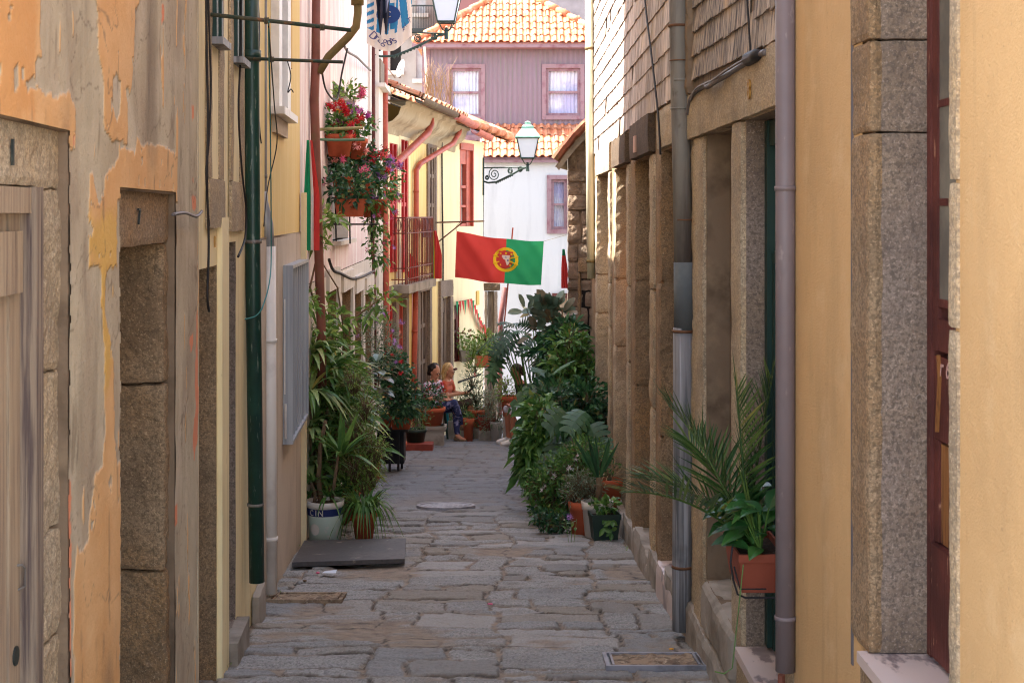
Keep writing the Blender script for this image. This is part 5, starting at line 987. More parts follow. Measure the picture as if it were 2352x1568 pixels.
for dx, dy in ((0, 0), (0, -.055), (0, .055), (-.045, 0), (.045, 0)): shield(m_, (.575 + dx / asp, .485 + dy), .018, .022, .024)
m_.build("blue_escutcheon", f_blu, fl)
m_ = MB()
for dx, dy in ((-.12, -.15), (0, -.16), (.12, -.15), (-.12, .02), (.12, .02), (-.1, .1), (.1, .1)): shield(m_, (.575 + dx / asp, .49 + dy), .02, .022, .02)
m_.build("yellow_castle", f_yel, fl)
m_ = MB(); m_.tube([TL, at(1047, 520, 22.2), at(1060, 508, 22.4)], .004, 4); m_.tube([TR, at(1300, 540, 18)], .003, 4); m_.build("cord", cord_g, fl)
# towel on the line
dT = 13.0; tp = lambda x, y, o=0.0: P(x, y, dT - o)
tw = thing("hung_towel", "blue and white striped football towel hung over the alley beside the mossy pipe branch", "towel", tp(892, 118))
xe = lambda t: (846 + 0 * t, 944 - (1 - t) * 4)
def ts(s, t, o=0.0):
    x = 842 + 104 * s; yb = 100 + 18 * math.sin(math.pi * min(1, s * 1.05)) - 26 * max(0, s - .6) ** 1.2 * 2; y = -130 + (yb + 130) * t
    return P(x, y, dT - o - .03 * math.sin(s * 21 + .6 * t) * (.4 + .6 * t) - .04 * math.sin(s * 7 + 1))
def tpick(s, t):
    if t > .84: return 0
    if s < .16: return 1 if (t * 26 + s * 9) % 2 < 1 else 0
    if s < .2: return 0
    if .52 < s < .62: return 1 if .55 < t < .8 else 0
    if s > .7: return 1 if abs((s - .72) * 1.3 - (t - .2) * .28) % .22 < .1 else 0
    return 1 if (s * 5.2 + t * 1.1) % 1 < .42 else 0
cloth(ts, 110, 90, [f_wht, f_teal], tpick, "cloth", tw)
mbL = MB(); navy_t = mat("navy print", S(80, 80, 124), .85)
for i, ch in enumerate("Dragões"):
    s_ = .03 + i * .098; t_ = .905 + .005 * i; p0 = ts(s_, t_, .018); p1 = ts(s_ + .05, t_ + .010 - (.02 if i > 4 else 0), .018); r_ = V((p1.x - p0.x, 0, p1.z - p0.z)).normalized(); glyph(ch, .105, "letter", navy_t, tw, p0 - Z * .01, r_, V((-r_.z, 0, r_.x)), .001)
for i, ch in enumerate("AUT"):
    s_ = .80 + i * .06; p0 = ts(s_, .88 - .02 * i, .018); r_ = V((.9, 0, .35)).normalized(); glyph(ch, .065, "letter", navy_t, tw, p0, r_, V((-r_.z, 0, r_.x)), .001)
m_ = MB(); cc = ts(.48, .66, .06); m_.add([cc + V((.11 * math.cos(a), 0, .085 * math.sin(a))) for a in [k * math.pi / 12 for k in range(24)]], [tuple(range(24))]); m_.build("crest_disc", mat("crest navy", S(44, 72, 128), .8), tw)
glyph("C", .075, "crest_letter", f_wht, tw, cc + V((-.025, -.006, -.025)), V((1, 0, 0)), Z, .001)
g_ = thing("dark_garment", "crumpled dark garment pegged in front of the striped towel", "clothing", tp(870, 90))
def gs(s, t):
    hw = .5 - .18 * t; x = 874 + (s - .5) * 46 * (1 - t * .5) + 8 * t; y = -110 + t * (172 + 20 * math.sin(s * 11)); return P(x, y, dT - .10 - .03 * math.sin(s * 14 + t * 4) - .02 * math.sin(t * 9))
cloth(gs, 30, 30, [f_navy, f_gry], lambda s, t: 1 if s > .7 and t < .72 else 0, "cloth", g_)
m_ = MB(); m_.tube([WD.pt(WD.u(770), tp(0, -126).z, 0), tp(846, -129), tp(948, -127), R3.pt(6, tp(0, -120).z, 0)], .004, 5); tag(m_.build("clothes_line", cord_g), "clothes line stretched over the alley holding the striped towel", "clothes line")
# hanging flag cloths beside the pink house and balcony
def banner(label, xs, y0, y1, d, pick, mats, wob=.02):
    t = thing("hanging_banner", label, "banner", P((xs[0] + xs[1]) / 2, y1, d)); fn = lambda s, q: P(xs[0] + (xs[1] - xs[0]) * (s * (.35 + .65 * min(1, q * 2)) + .18 * (1 - min(1, q * 2))), y0 + (y1 - y0) * q, d - wob * math.sin(s * 12 + q * 3))
    cloth(fn, 16, 24, mats, pick, "cloth", t); return t
banner("narrow green white and red flag cloth knotted beside the forked brown pipe", (698, 734), 322, 575, 10.52, lambda s, q: 0 if s < .45 else (1 if s < .62 else 2), [f_grn, f_wht, f_red])
banner("green and red flag cloth tied to the corner of the balcony", (988, 1015), 530, 640, 22.5, lambda s, q: 0 if s < .3 else (1 if s > .36 else 2), [f_grn, f_red, f_yel], .03)
banner("red scarf with a green top hung on the rubble gable corner", (1289, 1304), 572, 662, 15.9, lambda s, q: 1 if q < .16 else 0, [f_red, f_grn])
banner("red cloth draped inside the iron balcony", (900, 962), 570, 645, 21.4, lambda s, q: 0, [f_red], .03)
banner("white cloth hanging inside the near end of the iron balcony", (903, 922), 505, 640, 20.6, lambda s, q: 0, [f_wht], .03)
banner("grey blue cloth bundled over the far end of the iron balcony", (968, 992), 498, 545, 22.4, lambda s, q: 0, [f_gry], .05)
gl = thing("pennant_garland", "string of small red and green pennants sagging across the pale corner house", "garland", Pn(1070, 700, WF, .05))
pts = [Pn(1040, 692, WF, .06), Pn(1055, 690, WF, .08), Pn(1076, 686, WF, .06), Pn(1086, 715, WF, .06), Pn(1096, 738, WF, .06), Pn(1104, 750, WF, .06)]; m_ = MB(); m_.tube(pts, .004, 4); m_.build("cord", cord_g, gl)
for i in range(15):
    q_ = i / 14 * (len(pts) - 1.001); k = int(q_); p = pts[k].lerp(pts[k + 1], q_ - k); m_ = MB(); m_.add([p, p + WF.t * .11, p + WF.t * .06 - Z * .26 + WF.n * .02 * (i % 3)], [(0, 1, 2)]); m_.build("pennant", f_red if i % 3 else f_grn, gl)
# ================================================================ plants
def blade(mb, b, d, n, L, w, droop=.3, seg=4, prof='lens', fold=.25):
    d = d.normalized(); s = d.cross(n)
    if s.length < 1e-4: s = d.orthogonal()
    s.normalize(); nn = s.cross(d); vs = []
    for i in range(seg + 1):
        t = i / seg; c = b + d * (L * t) - Z * (droop * L * t * t)
        k = {'lens': math.sin(math.pi * min(1, .04 + t * .96) ** .8), 'strap': min(1, .35 + t * 2.5) * max(0.02, 1 - t ** 2.2), 'oval': math.sqrt(max(0, math.sin(math.pi * (.03 + .97 * t))))}[prof] if t < 1 else .02
        e = w * .5 * k; vs += [c - s * e + nn * (fold * e), c, c + s * e + nn * (fold * e)]
    mb.add(vs, [f for i in range(seg) for f in ((3 * i, 3 * i + 1, 3 * i + 4, 3 * i + 3), (3 * i + 1, 3 * i + 2, 3 * i + 5, 3 * i + 4))])
def lobed(mb, b, d, n, L, w, droop=.35, nl=6, cut=.55, tip=.33, sweep=1.0):
    d = d.normalized(); s = d.cross(n); s = s.normalized() if s.length > 1e-4 else d.orthogonal().normalized(); nn = s.cross(d)
    c = lambda t: b + d * (L * t) - Z * (droop * L * t * t); vs = [c(i / nl) for i in range(nl + 1)]; fs = []
    for sg in (-1, 1):
        for j in range(nl):
            t = (j + .5) / nl; k = w * .5 * (math.sin(math.pi * (.2 + .74 * t)) ** .6); o = len(vs); fw = d * L * (.02 + .12 * t) * sweep; dz = nn * -k * .28
            r0 = s * sg; e = .46 / nl
            q = lambda tt, rr, f_: c(min(1, max(0, tt))) + r0 * (k * rr) + fw * f_ + dz * rr * rr
            vs += [q(t - e, cut, .4), q(t + e, cut, .5), q(t + e * (tip + .25), (cut + 1) * .52, .8), q(t - e * (tip + .15), (cut + 1) * .5, .7), q(t + e * tip, .96, 1.1), q(t - e * tip * .6, .94, 1.0), q(t + e * tip * .3, 1.04, 1.15)]
            fs += [(j, j + 1, o + 1, o), (o, o + 1, o + 2, o + 3), (o + 3, o + 2, o + 4, o + 5), (o + 5, o + 4, o + 6)]
    o = len(vs); vs += [c(1) + d * L * .2 - Z * droop * L * .4, c(1) - s * w * .09 + d * L * .1, c(1) + s * w * .09 + d * L * .1]; fs += [(nl, o + 1, o, o + 2)]
    mb.add(vs, fs)
def rdir(R, up=.2): v = V((R.gauss(0, 1), R.gauss(0, 1), R.gauss(0, 1))).normalized(); v.z += up; return v.normalized()
def bush(mb, c, r, n, L, w, R, prof='lens', up=.3, droop=.4, shell=.45, seg=3, stems=None):
    c = V(c)
    for i in range(n):
        v = rdir(R, 0); k = R.uniform(shell, 1) ** .7; k *= 1 + .25 * noise.noise(v * 2.3 + c * 3); p = c + V((v.x * r[0], v.y * r[1], v.z * r[2])) * k
        d = (v + rdir(R) * .7 + Z * up).normalized(); l = L * R.uniform(.6, 1.25); blade(mb, p, d, rdir(R, .9), l, w * R.uniform(.7, 1.2), droop * R.uniform(.4, 1.3), seg, prof)
        if stems is not None and i % 7 == 0: stems.tube([c - Z * r[2] * .9, c.lerp(p, .5) - Z * r[2] * .2, p], [.006, .004, .002], 4)
def petals(mb, c, R, n=6, s=.02, spread=.03):
    s *= 1.35; n = int(n * 1.4)
    c = V(c)
    for i in range(n):
        p = c + rdir(R, 0) * spread * R.uniform(.2, 1); a = rdir(R, .2)
        u = a.orthogonal().normalized(); v = a.cross(u)
        for k in range(5):
            an = 2 * math.pi * k / 5; blade(mb, p, u * math.cos(an) + v * math.sin(an) + a * .3, a, s * R.uniform(.8, 1.2), s * .9, 0, 1, 'oval', .1)
def rosette(mb, c, R, n, L, w, droop=.5, up=.6, seg=6, axis=None, prof='strap'):
    for i in range(n):
        a = i * 2.4 + R.uniform(-.3, .3); e = up * R.uniform(.3, 1.6); d = V((math.cos(a), math.sin(a), e)); d = d.normalized()
        blade(mb, V(c) + d * .02, d, Z, L * R.uniform(.65, 1.15), w * R.uniform(.8, 1.15), droop * R.uniform(.5, 1.4) * (1.2 - .5 * min(1, e)), seg, prof, .3)
def frond(mb, stem, b, d, L, nl, ll, lw, droop=.35, R=rng):
    d = d.normalized(); s = d.cross(Z).normalized(); c = lambda t: b + d * (L * t) - Z * (droop * L * t * t)
    nl = int(nl * .8)
    stem.tube([c(i / 10) for i in range(11)], [.006 * (1 - .07 * i) for i in range(11)], 5)
    for i in range(nl):
        t = .22 + .78 * i / nl; tg = (c(min(1, t + .02)) - c(t - .02)).normalized(); k = math.sin(math.pi * (.22 + .72 * t)) ** .6
        for sg in (-1, 1):
            dd = tg * (.55 + .6 * t) + s * sg * (1.15 - .45 * t) + (s.cross(tg)) * (.35 + R.uniform(-.15, .15)); blade(mb, c(t), dd + rdir(R, 0) * .08, s.cross(tg), ll * k * R.uniform(.85, 1.1), lw, .12, 3, 'strap', .35)
    blade(mb, c(1), d - Z * droop * 2 * .5, Z, ll * .6, lw, .1, 3, 'strap')
def potm(c, rt, rb, h, n=20): mb = MB(); mb.lathe([(.001, 0), (rb, 0), (rb + (rt - rb) * .74, h * .76), (rt * 1.0, h * .765), (rt * 1.04, h * .99), (rt * .95, h), (rt * .90, h * .97), (rt * .86, h * .8)], c, n); return mb
def planter(c, lx, ly, h, rz=0.0):
    mb = MB(); M = Matrix.Rotation(rz, 3, 'Z'); c = V(c); ring = lambda k, z: [c + M @ V((x * lx * .5 * k, y * ly * .5 * k, z)) for x, y in ((-1, -1), (1, -1), (1, 1), (-1, 1))]
    rs = [ring(.8, 0), ring(.955, h * .8), ring(1.0, h * .805), ring(1.02, h), ring(.93, h), ring(.9, h * .85)]; vs = [p for r in rs for p in r]
    mb.add(vs, [(k * 4 + i, k * 4 + (i + 1) % 4, k * 4 + 4 + (i + 1) % 4, k * 4 + 4 + i) for k in range(5) for i in range(4)] + [(0, 3, 2, 1)]); return mb
def gp(x, d, dz=0.0): p = P(x, 0, d); return V((p.x, d, gz(d) + dz + .004))
def plant(name, label, base, potspec, parts, group=None, cat="potted plant"):
    """potspec: ('pot', rt, rb, h, material) or ('box', lx, ly, h, rz, material)"""
    t = thing(name, label, cat, base, group)
    if potspec:
        if potspec[0] == 'pot': _, rt, rb, h, m = potspec; potm(base, rt, rb, h).build("pot", m, t, True); mb = MB(); mb.lathe([(.001, h * .82), (rt * .9, h * .82)], base, 16); mb.build("soil", soil, t)
        else: _, lx, ly, h, rz, m = potspec; planter(base, lx, ly, h, rz).build("pot", m, t); mb = MB(); M = Matrix.Rotation(rz, 3, 'Z'); mb.add([base + M @ V((x * lx * .46, y * ly * .46, h * .88)) for x, y in ((-1, -1), (1, -1), (1, 1), (-1, 1))], [(0, 1, 2, 3)]); mb.build("soil", soil, t)
    for nm, mb, m in parts:
        if mb.v: mb.build(nm, m, t, nm in ("stem", "trunk"))
    return t
RR = random.Random
# ---- beside the pale stone wall: the bucket plant and its neighbours
R = RR(1); b = gp(747, 10.62); t = thing("bucket_plant", "strap leaved plant in a white paint bucket with a navy band", "potted plant", b)
r0, r1, h = .118, .138, .30; m_ = MB(); m_.lathe([(.001, 0), (r0, 0), (r0 + (r1 - r0) * .66, h * .66)], b, 28); m_.build("bucket_base", mat("pale mint print", S(196, 212, 198), .5, [(S(214, 214, 204), 9, .58, .62)]), t, True)
m_ = MB(); k1 = r0 + (r1 - r0) * .66; k2 = r0 + (r1 - r0) * .84; m_.lathe([(k1 + .0005, h * .66), (k2 + .0005, h * .84)], b, 28); m_.build("navy_band", mat("navy print band", S(34, 46, 96), .5), t, True)
m_ = MB(); m_.lathe([(k2 + .0007, h * .84), (r1, h * .845), (r1 + .006, h * .9), (r1 + .006, h), (r1 - .002, h), (r1 - .01, h * .88)], b, 28); m_.build("rim", plas_w, t, True); m_ = MB(); m_.lathe([(.001, h * .9), (r1 - .006, h * .9)], b, 20); m_.build("soil", soil, t)
mbl = MB()
for i, ch in enumerate("CIN"):
    a = math.radians(-90 - 48 + (0, 22, 31)[i]); rr = (k1 + k2) / 2 + .003; o_ = b + V((rr * math.cos(a), rr * math.sin(a), h * .685)); glyph(ch, .062, "letter", plas_w, t, o_, V((-math.sin(a), math.cos(a), 0)), Z, .001)
m_ = MB()
ring_ = lambda k: [b + V(((r0 + .004 + (k1 - r0) * ((h * .34 + .042 * k * math.sin(q)) / (h * .66))) * math.cos(math.radians(-120 + 18 * k * math.cos(q))), (r0 + .004 + (k1 - r0) * ((h * .34 + .042 * k * math.sin(q)) / (h * .66))) * math.sin(math.radians(-120 + 18 * k * math.cos(q))), h * .34 + .042 * k * math.sin(q))) for q in [i_ * math.pi / 12 for i_ in range(24)]]
rs_ = [ring_(k) for k in (.02, .25, .5, .75, 1)]; m_.add([q for r in rs_ for q in r], [(k * 24 + i, k * 24 + (i + 1) % 24, k * 24 + 24 + (i + 1) % 24, k * 24 + 24 + i) for k in range(4) for i in range(24)])
m_.build("label_disc", plas_w, t)
st_, lf = MB(), MB(); top = b + Z * .27
for pts_, rs_ in (([(-.03, 0, 0), (-.05, .0, .18), (-.04, .02, .42), (.0, .02, .62)], [.021, .019, .016, .014]), ([(.05, 0, 0), (.07, -.02, .16), (.10, -.03, .36)], [.014, .012, .010]), ([(-.08, -.02, 0), (-.07, -.02, .08), (-.10, -.03, .16)], [.012, .011, .01])):
    q = MB(); q.tube([top + V(v) for v in pts_], rs_, 8); q.build("stem", barkm, t, True)
rosette(lf, top + V((.13, -.04, .36)), R, 22, .36, .040, .45, .9); rosette(lf, top + V((-.09, -.03, .16)), R, 16, .17, .022, .6, .8); rosette(lf, top + V((.03, -.05, .05)), R, 22, .22, .022, .9, 1.1)
for q in ((.02, 1.0, .36), (.10, 1.0, .33), (.34, .9, .40)): blade(lf, top + V((.12, -.05, .36)), V((q[0], -.1, q[1])), V((0, -1, .1)), q[2], .05, .05, 6, 'strap')
lf.build("foliage", lf_mid, t)
R = RR(2); b = gp(836, 10.72); lf = MB()
for i in range(150): a = R.uniform(0, 6.28); blade(lf, b + V((.05 * math.cos(a), .05 * math.sin(a), .2)), V((math.cos(a), math.sin(a), R.uniform(1.0, 3.2))), Z, R.uniform(.3, .5), .023, R.uniform(.5, 1.5), 7, 'strap')
plant("spider_plant", "drooping grassy plant in a plain terracotta pot on the paving beside the paint bucket", b, ('pot', .098, .066, .20, terra), [("foliage", lf, lf_mid)])
def PL(x, y, d): return P(x, y, max(10.5, min(d, WD.d(WD.u(min(x, 860))) - .12 - .004 * (x - 690)))) if x < 860 else P(x, y, d)
R = RR(3); b = gp(712, 11.2); lf, st_ = MB(), MB()
for px_, py_, dd in ((718, 815, 11.2), (760, 850, 11.2), (740, 930, 11.15), (790, 905, 11.3), (712, 985, 11.2), (775, 985, 11.2), (712, 900, 11.1), (755, 1010, 11.3), (800, 960, 11.4), (715, 1070, 11.1), (745, 880, 11.4)):
    c = PL(px_, py_, dd); st_.tube([b + Z * .2, b.lerp(c, .6) + V((.02, 0, 0)), c], [.018, .014, .01], 6); rosette(lf, c, R, 30, .42, .055, .75, .75, 7)
plant("corn_plant", "tall arching strap leaved plant with pale striped leaves against the wall", b, ('pot', .13, .1, .24, terra), [("stem", st_, barkm), ("foliage", lf, lf_stripe)])
R = RR(4); b = gp(775, 11.7); lf, st_ = MB(), MB()
sp = [[(792, 850, 11.6), (790, 760, 11.6), (775, 660, 11.7), (722, 575, 11.6)], [(775, 870, 11.6), (712, 660, 11.5), (738, 545, 11.4), (740, 500, 11.4)], [(790, 780, 11.6), (820, 725, 11.6), (868, 690, 11.7), (880, 680, 11.8)]]
stq = [MB().tube([b + Z * .2] + [PL(*w_) for w_ in q], [.013, .011, .009, .007, .005], 6) for q in sp]
for px_, py_, dd, rr, n in ((742, 505, 11.4, .14, 60), (715, 530, 11.4, .11, 40), (770, 500, 11.4, .08, 22), (735, 560, 11.4, .08, 22), (738, 715, 11.5, .17, 90), (705, 690, 11.5, .1, 40), (775, 735, 11.5, .12, 50), (880, 690, 11.8, .15, 60), (850, 720, 11.7, .1, 30), (722, 765, 11.4, .18, 130), (718, 800, 11.3, .14, 90), (745, 780, 11.6, .18, 120), (790, 800, 11.7, .16, 100), (800, 840, 11.7, .15, 90)): bush(lf, PL(px_, py_, dd), (rr, rr, rr * .9), n, .085, .036, R, up=.1, droop=.5, shell=.2)
plant("climbing_shrub", "spindly shrub with thin bare stems and light green leaflets rising to the pink house window", b, ('pot', .13, .1, .24, terra_d), [("stem", q, barkm) for q in stq] + [("foliage", lf, lf_light)])
R = RR(31); b = gp(722, 11.9); lf, st_ = MB(), MB()
for px_, py_, rr, n in ((722, 860, .22, 130), (770, 890, .24, 150), (745, 960, .24, 150), (800, 950, .2, 120), (720, 1020, .22, 130), (780, 1040, .24, 150), (760, 1100, .2, 110), (715, 1110, .16, 80), (825, 1040, .18, 90)): bush(lf, PL(px_, py_, 11.75), (rr, rr, rr), n, .20, .042, R, up=.35, droop=.7, shell=.1, seg=4, stems=st_)
plant("lance_leaf_shrub", "dense dark lance leaved shrub filling the corner behind the striped strap leaves", b, ('pot', .14, .1, .24, terra_d), [("stem", st_, barkm), ("foliage", lf, lf_mid)])
R = RR(5); b = gp(795, 11.9); lf, st_ = MB(), MB()
for px_, py_, rr, n in ((812, 870, .16, 260), (838, 930, .16, 260), (812, 985, .2, 330), (848, 1010, .17, 280), (815, 1065, .2, 330), (770, 1060, .14, 160), (850, 1075, .13, 160), (862, 1035, .14, 200), (856, 1095, .12, 140), (835, 1110, .12, 140)): bush(lf, PL(px_, py_, 10.95), (rr * .9, rr * .9, rr * .9), int(n * 1.3), .035, .010, R, up=.3, droop=.6, shell=.1, seg=2, stems=st_)
plant("feathery_fern", "fine feathery yellow green fern between the strap leaves and the black stand", b, ('pot', .12, .09, .22, terra), [("stem", st_, barkm), ("foliage", lf, lf_olive)])
R = RR(6); b = gp(830, 14.2); lf, st_ = MB(), MB(); c = P(866, 900, 14.2); st_.tube([b + Z * .2, c + V((0, 0, -.2)), c + V((.02, 0, .25))], [.016, .013, .008], 6)
for i in range(26): z_ = R.uniform(-.22, .32); a = R.uniform(0, 6.28); blade(lf, c + Z * z_, V((math.cos(a), math.sin(a), R.uniform(-.2, .7))), Z, R.uniform(.17, .26), .10, .35, 5, 'oval', .15)
plant("rubber_plant", "smaller dark purple leaved rubber plant behind the feathery fern", b, ('pot', .13, .1, .22, terra), [("stem", st_, barkm), ("foliage", lf, lf_rub)])
R = RR(7); b = gp(846, 15.6); lf, fl_ = MB(), MB()
for px_, py_, rr, n in ((868, 760, .22, 420), (880, 810, .2, 300), (860, 720, .14, 200), (895, 770, .12, 130)): bush(lf, P(px_, py_, 15.3), (rr, rr, rr * 1.1), n, .07, .012, R, up=.6, droop=.3, shell=.15, seg=2)
for px_, py_ in ((820, 770), (865, 735), (905, 785), (918, 798), (924, 740), (862, 705), (900, 760), (885, 720), (840, 745), (910, 830)): petals(fl_, P(px_, py_, 15.1), R, 5, .02, .03)
plant("lavender_bush", "grey green bushy lavender with scattered lilac blooms by the doorways", b, ('pot', .15, .12, .26, terra), [("foliage", lf, lf_grey), ("blossom", fl_, fl_lil)])
R = RR(8); b = gp(906, 18.3); lf, fl_ = MB(), MB()
for px_, py_, rr, n in ((905, 850, .24, 380), (920, 890, .22, 320), (890, 830, .2, 240), (930, 920, .2, 250), (910, 930, .26, 300)): bush(lf, P(px_, py_, 16.5), (rr, rr, rr * .9), n, .06, .042, R, prof='oval', up=.2, shell=.2, seg=2)
for px_, py_ in ((920, 856), (921, 830), (900, 815)): petals(fl_, P(px_, py_, 16.2), R, 6, .02, .025)
plant("geranium_bush", "bushy dark green geranium with a few deep red blooms behind the black stand", b, ('pot', .16, .12, .25, terra), [("foliage", lf, lf_dark), ("blossom", fl_, fl_red)])
sd_ = thing("plant_stand", "black painted metal plant stand with slim legs carrying terracotta planters", "plant stand", gp(905, 17.1)); zs_ = P(0, 984, 16.9).z
m_ = MB(); c = P(902, 984, 16.95); m_.box((c.x, c.y, zs_), (.40, .5, .02)); m_.build("shelf", blackp, sd_)
for px_, dd in ((895, 16.75), (915, 16.8), (871, 16.72), (923, 17.15)):
    m_ = MB(); g_ = gp(px_, dd); m_.box((g_.x, g_.y, (zs_ + gz(dd)) / 2), (.028, .028, zs_ - gz(dd) - .012)); m_.build("leg", blackp, sd_)
m_ = MB(); m_.box((c.x - .02, c.y + .05, zs_ - .22), (.32, .3, .38)); m_.build("drawer_box", blackp, sd_)
R = RR(9); p = P(922, 984, 16.85); b = V((p.x, p.y, zs_ + .011)); lf = MB()
for dx in (-.08, .02, .1, .2): bush(lf, b + V((dx, 0, .26)), (.15, .14, .14), 260, .045, .02, R, up=.2, shell=.1, seg=2)
plant("planter_bush", "low dark green bush in a rectangular terracotta planter on the black stand", b, ('box', .25, .2, .14, 0, terra), [("foliage", lf, lf_dark)])
R = RR(10); p = P(886, 960, 16.9); b = V((p.x, p.y + .06, zs_ + .011)); lf = MB(); bush(lf, b + Z * .22, (.1, .1, .1), 90, .07, .04, R, up=.2, shell=.1, seg=2)
plant("small_pot_plant", "small leafy plant in a square terracotta pot at the wall end of the black stand", b, ('box', .15, .15, .15, 0, terra), [("foliage", lf, lf_dark)])
# ---- around the seated people
blk = MB(); c = gp(997, 21.6); blk.box((c.x, c.y, c.z + .15), (.30, .25, .30)); blk.box((c.x + .02, c.y - .01, c.z + .275), (.34, .28, .05)); o = blk.build("stone_block", concrete); tag(o, "pale stone block holding up the red geranium pot", "stone block")
R = RR(11); b = V((c.x - .03, c.y, c.z + .302)); lf, fl_ = MB(), MB(); bush(lf, b + Z * .46, (.22, .2, .22), 420, .06, .035, R, up=.3, shell=.15, seg=2)
for q in range(9): petals(fl_, b + V((R.uniform(-.16, .2), -.16, R.uniform(.5, .72))), R, 4, .022, .03)
plant("geranium_plant", "red flowering geranium in a big terracotta pot on the stone block beside the seated woman", b, ('pot', .20, .14, .27, terra), [("foliage", lf, lf_dark), ("blossom", fl_, fl_red)])
R = RR(12); b = gp(955, 20.6, .10); lf = MB(); bush(lf, b + Z * .36, (.24, .2, .2), 420, .05, .014, R, up=.4, shell=.15, seg=2)
plant("green_pot_plant", "feathery plant in a dark green plastic pot beside the stone block", b, ('pot', .16, .12, .2, plas_g), [("foliage", lf, lf_mid)])
m_ = MB(); c = gp(955, 20.5); m_.box((c.x, c.y, c.z + .05), (.5, .3, .10)); tag(m_.build("brick_slab", terra_d), "low red brick slab under the dark green plastic pot", "brick")
m_ = MB(); c = gp(980, 20.6); m_.ball((c.x, c.y, c.z + .04), (.08, .06, .05), 10, 6); tag(m_.build("orange_cloth", fl_ora), "bright orange rag on the ground before the stone block", "rag")
def shrub(name, label, x, d, potspec, mats_, blobs, leaf, dz=0, dd=None, pre=None, **kw):
    R = RR(hash(label) % 999 if False else sum(map(ord, label))); b = gp(x, d, dz); lf, st_ = MB(), MB()
    for px_, py_, rr, n in blobs: bush(lf, P(px_, py_, dd or d), (rr, rr, rr), n, leaf[0], leaf[1], R, prof=kw.get('prof', 'lens'), up=kw.get('up', .3), droop=kw.get('droop', .4), shell=.15, seg=2, stems=st_)
    fl_ = MB()
    for px_, py_ in kw.get('fl', ()): petals(fl_, P(px_, py_, (dd or d) - .15), R, 4, .022, .03)
    return plant(name, label, b, potspec, [("stem", st_, barkm), ("foliage", lf, mats_)] + ([("blossom", fl_, kw['fm'])] if kw.get('fl') else []))
shrub("rosemary_bush", "upright dark rosemary bush in a wide terracotta pot against the corner house", 1095, 23.4, ('pot', .2, .15, .28, terra), lf_dark, [(1085, 870, .2, 240), (1095, 905, .25, 380), (1075, 920, .2, 240), (1105, 935, .2, 240), (1085, 945, .18, 160)], (.09, .012), dz=.2, up=.9, fl=[(1091, 860)], fm=fl_red)
m_ = MB(); c = gp(1096, 23.4); m_.box((c.x, c.y, c.z + .09), (.3, .3, .18)); tag(m_.build("crate", wood_d), "dark wooden crate lifting the rosemary pot", "crate")
shrub("bamboo_tuft", "tuft of upright yellowish bamboo stalks behind the rosemary bush", 1105, 24.4, ('pot', .14, .1, .24, terra_d), lf_olive, [(1092, 840, .14, 90), (1100, 800, .14, 80), (1115, 770, .12, 60), (1085, 815, .12, 60)], (.16, .02), up=1.4)
shrub("silver_bush", "pale silver green bush in a slim white pot against the corner house", 1140, 22.8, ('pot', .105, .08, .30, plas_w), lf_grey, [(1125, 920, .17, 200), (1140, 950, .22, 320), (1120, 975, .15, 160), (1150, 905, .15, 130), (1155, 975, .12, 100)], (.1, .014))
shrub("brown_planter_plant", "low plant in a small square brown planter on a stone foot", 1118, 22.9, ('box', .28, .26, .22, 0, terra_d), lf_dark, [(1112, 965, .12, 110)], (.07, .03), dz=.16)
m_ = MB(); c = gp(1118, 22.9); m_.box((c.x, c.y, c.z + .08), (.26, .24, .16)); tag(m_.build("stone_block", concrete), "grey stone foot under the square brown planter", "stone block")
shrub("slim_pot_plant", "thin sprouting plant in a tall narrow terracotta pot near the woman's feet", 1076, 22.6, ('pot', .09, .065, .36, terra), lf_mid, [(1076, 958, .08, 60)], (.09, .02))
shrub("trailing_spider_plant", "pale trailing spider plant on a grey stone seat behind the women", 1058, 23.3, ('pot', .12, .09, .16, plas_g), lf_stripe, [(1058, 935, .16, 160), (1062, 965, .15, 160)], (.22, .014), dz=.3, droop=1.4)
m_ = MB(); c = gp(1058, 23.3); m_.box((c.x, c.y, c.z + .15), (.4, .4, .30)); tag(m_.build("stone_block", concrete), "square grey stone seat behind the women carrying the spider plant", "stone block")
shrub("orange_pot_shrub", "yellow green shrub in a round orange pot on a pedestal by the seated man", 1170, 22.4, ('pot', .14, .10, .32, terra), lf_olive, [(1168, 900, .2, 200), (1160, 880, .15, 100)], (.08, .02), dz=.40)
m_ = MB(); c = gp(1170, 22.4); m_.box((c.x, c.y, c.z + .2), (.20, .20, .40)); tag(m_.build("pedestal", concrete), "pale stone pedestal under the round orange pot", "pedestal")
# window box on the corner house
wbx = thing("window_bracket", "iron bracket arm under the flowering window boxes of the corner house", "bracket", Pn(1072, 860, WF, .1)); m_ = MB(); m_.tube([Pn(1052, 878, WF, 0), Pn(1078, 858, WF, .22)], .018, 6); m_.tube([Pn(1075, 842, WF, 0), Pn(1100, 842, WF, .4)], .012, 6); m_.build("arm", blackp, wbx)
for lab, px_, py_, o_, sd, m2 in (("terracotta window box of bushy geraniums on the iron bracket", 1078, 840, .28, 13, terra), ("grey window tub of dark pansies beside the window box", 1056, 830, .12, 14, concrete)):
    R = RR(sd); b = Pn(px_, py_, WF, o_); lf, fl_ = MB(), MB()
    for dx in (-.12, 0, .14): bush(lf, b + V((dx, 0, .36)), (.16, .14, .2), 170 if sd == 13 else 50, .07, .045, R, prof='oval', up=.4, shell=.15, seg=2)
    for q in range(5): petals(fl_, b + V((R.uniform(-.2, .25), -.1, R.uniform(.45, .62))), R, 4, .025, .03)
    plant("window_box", lab, b, ('box', .34 if sd == 13 else .24, .18, .2, .3, m2), [("foliage", lf, lf_light if sd == 13 else lf_olive), ("blossom", fl_, terra_d)])
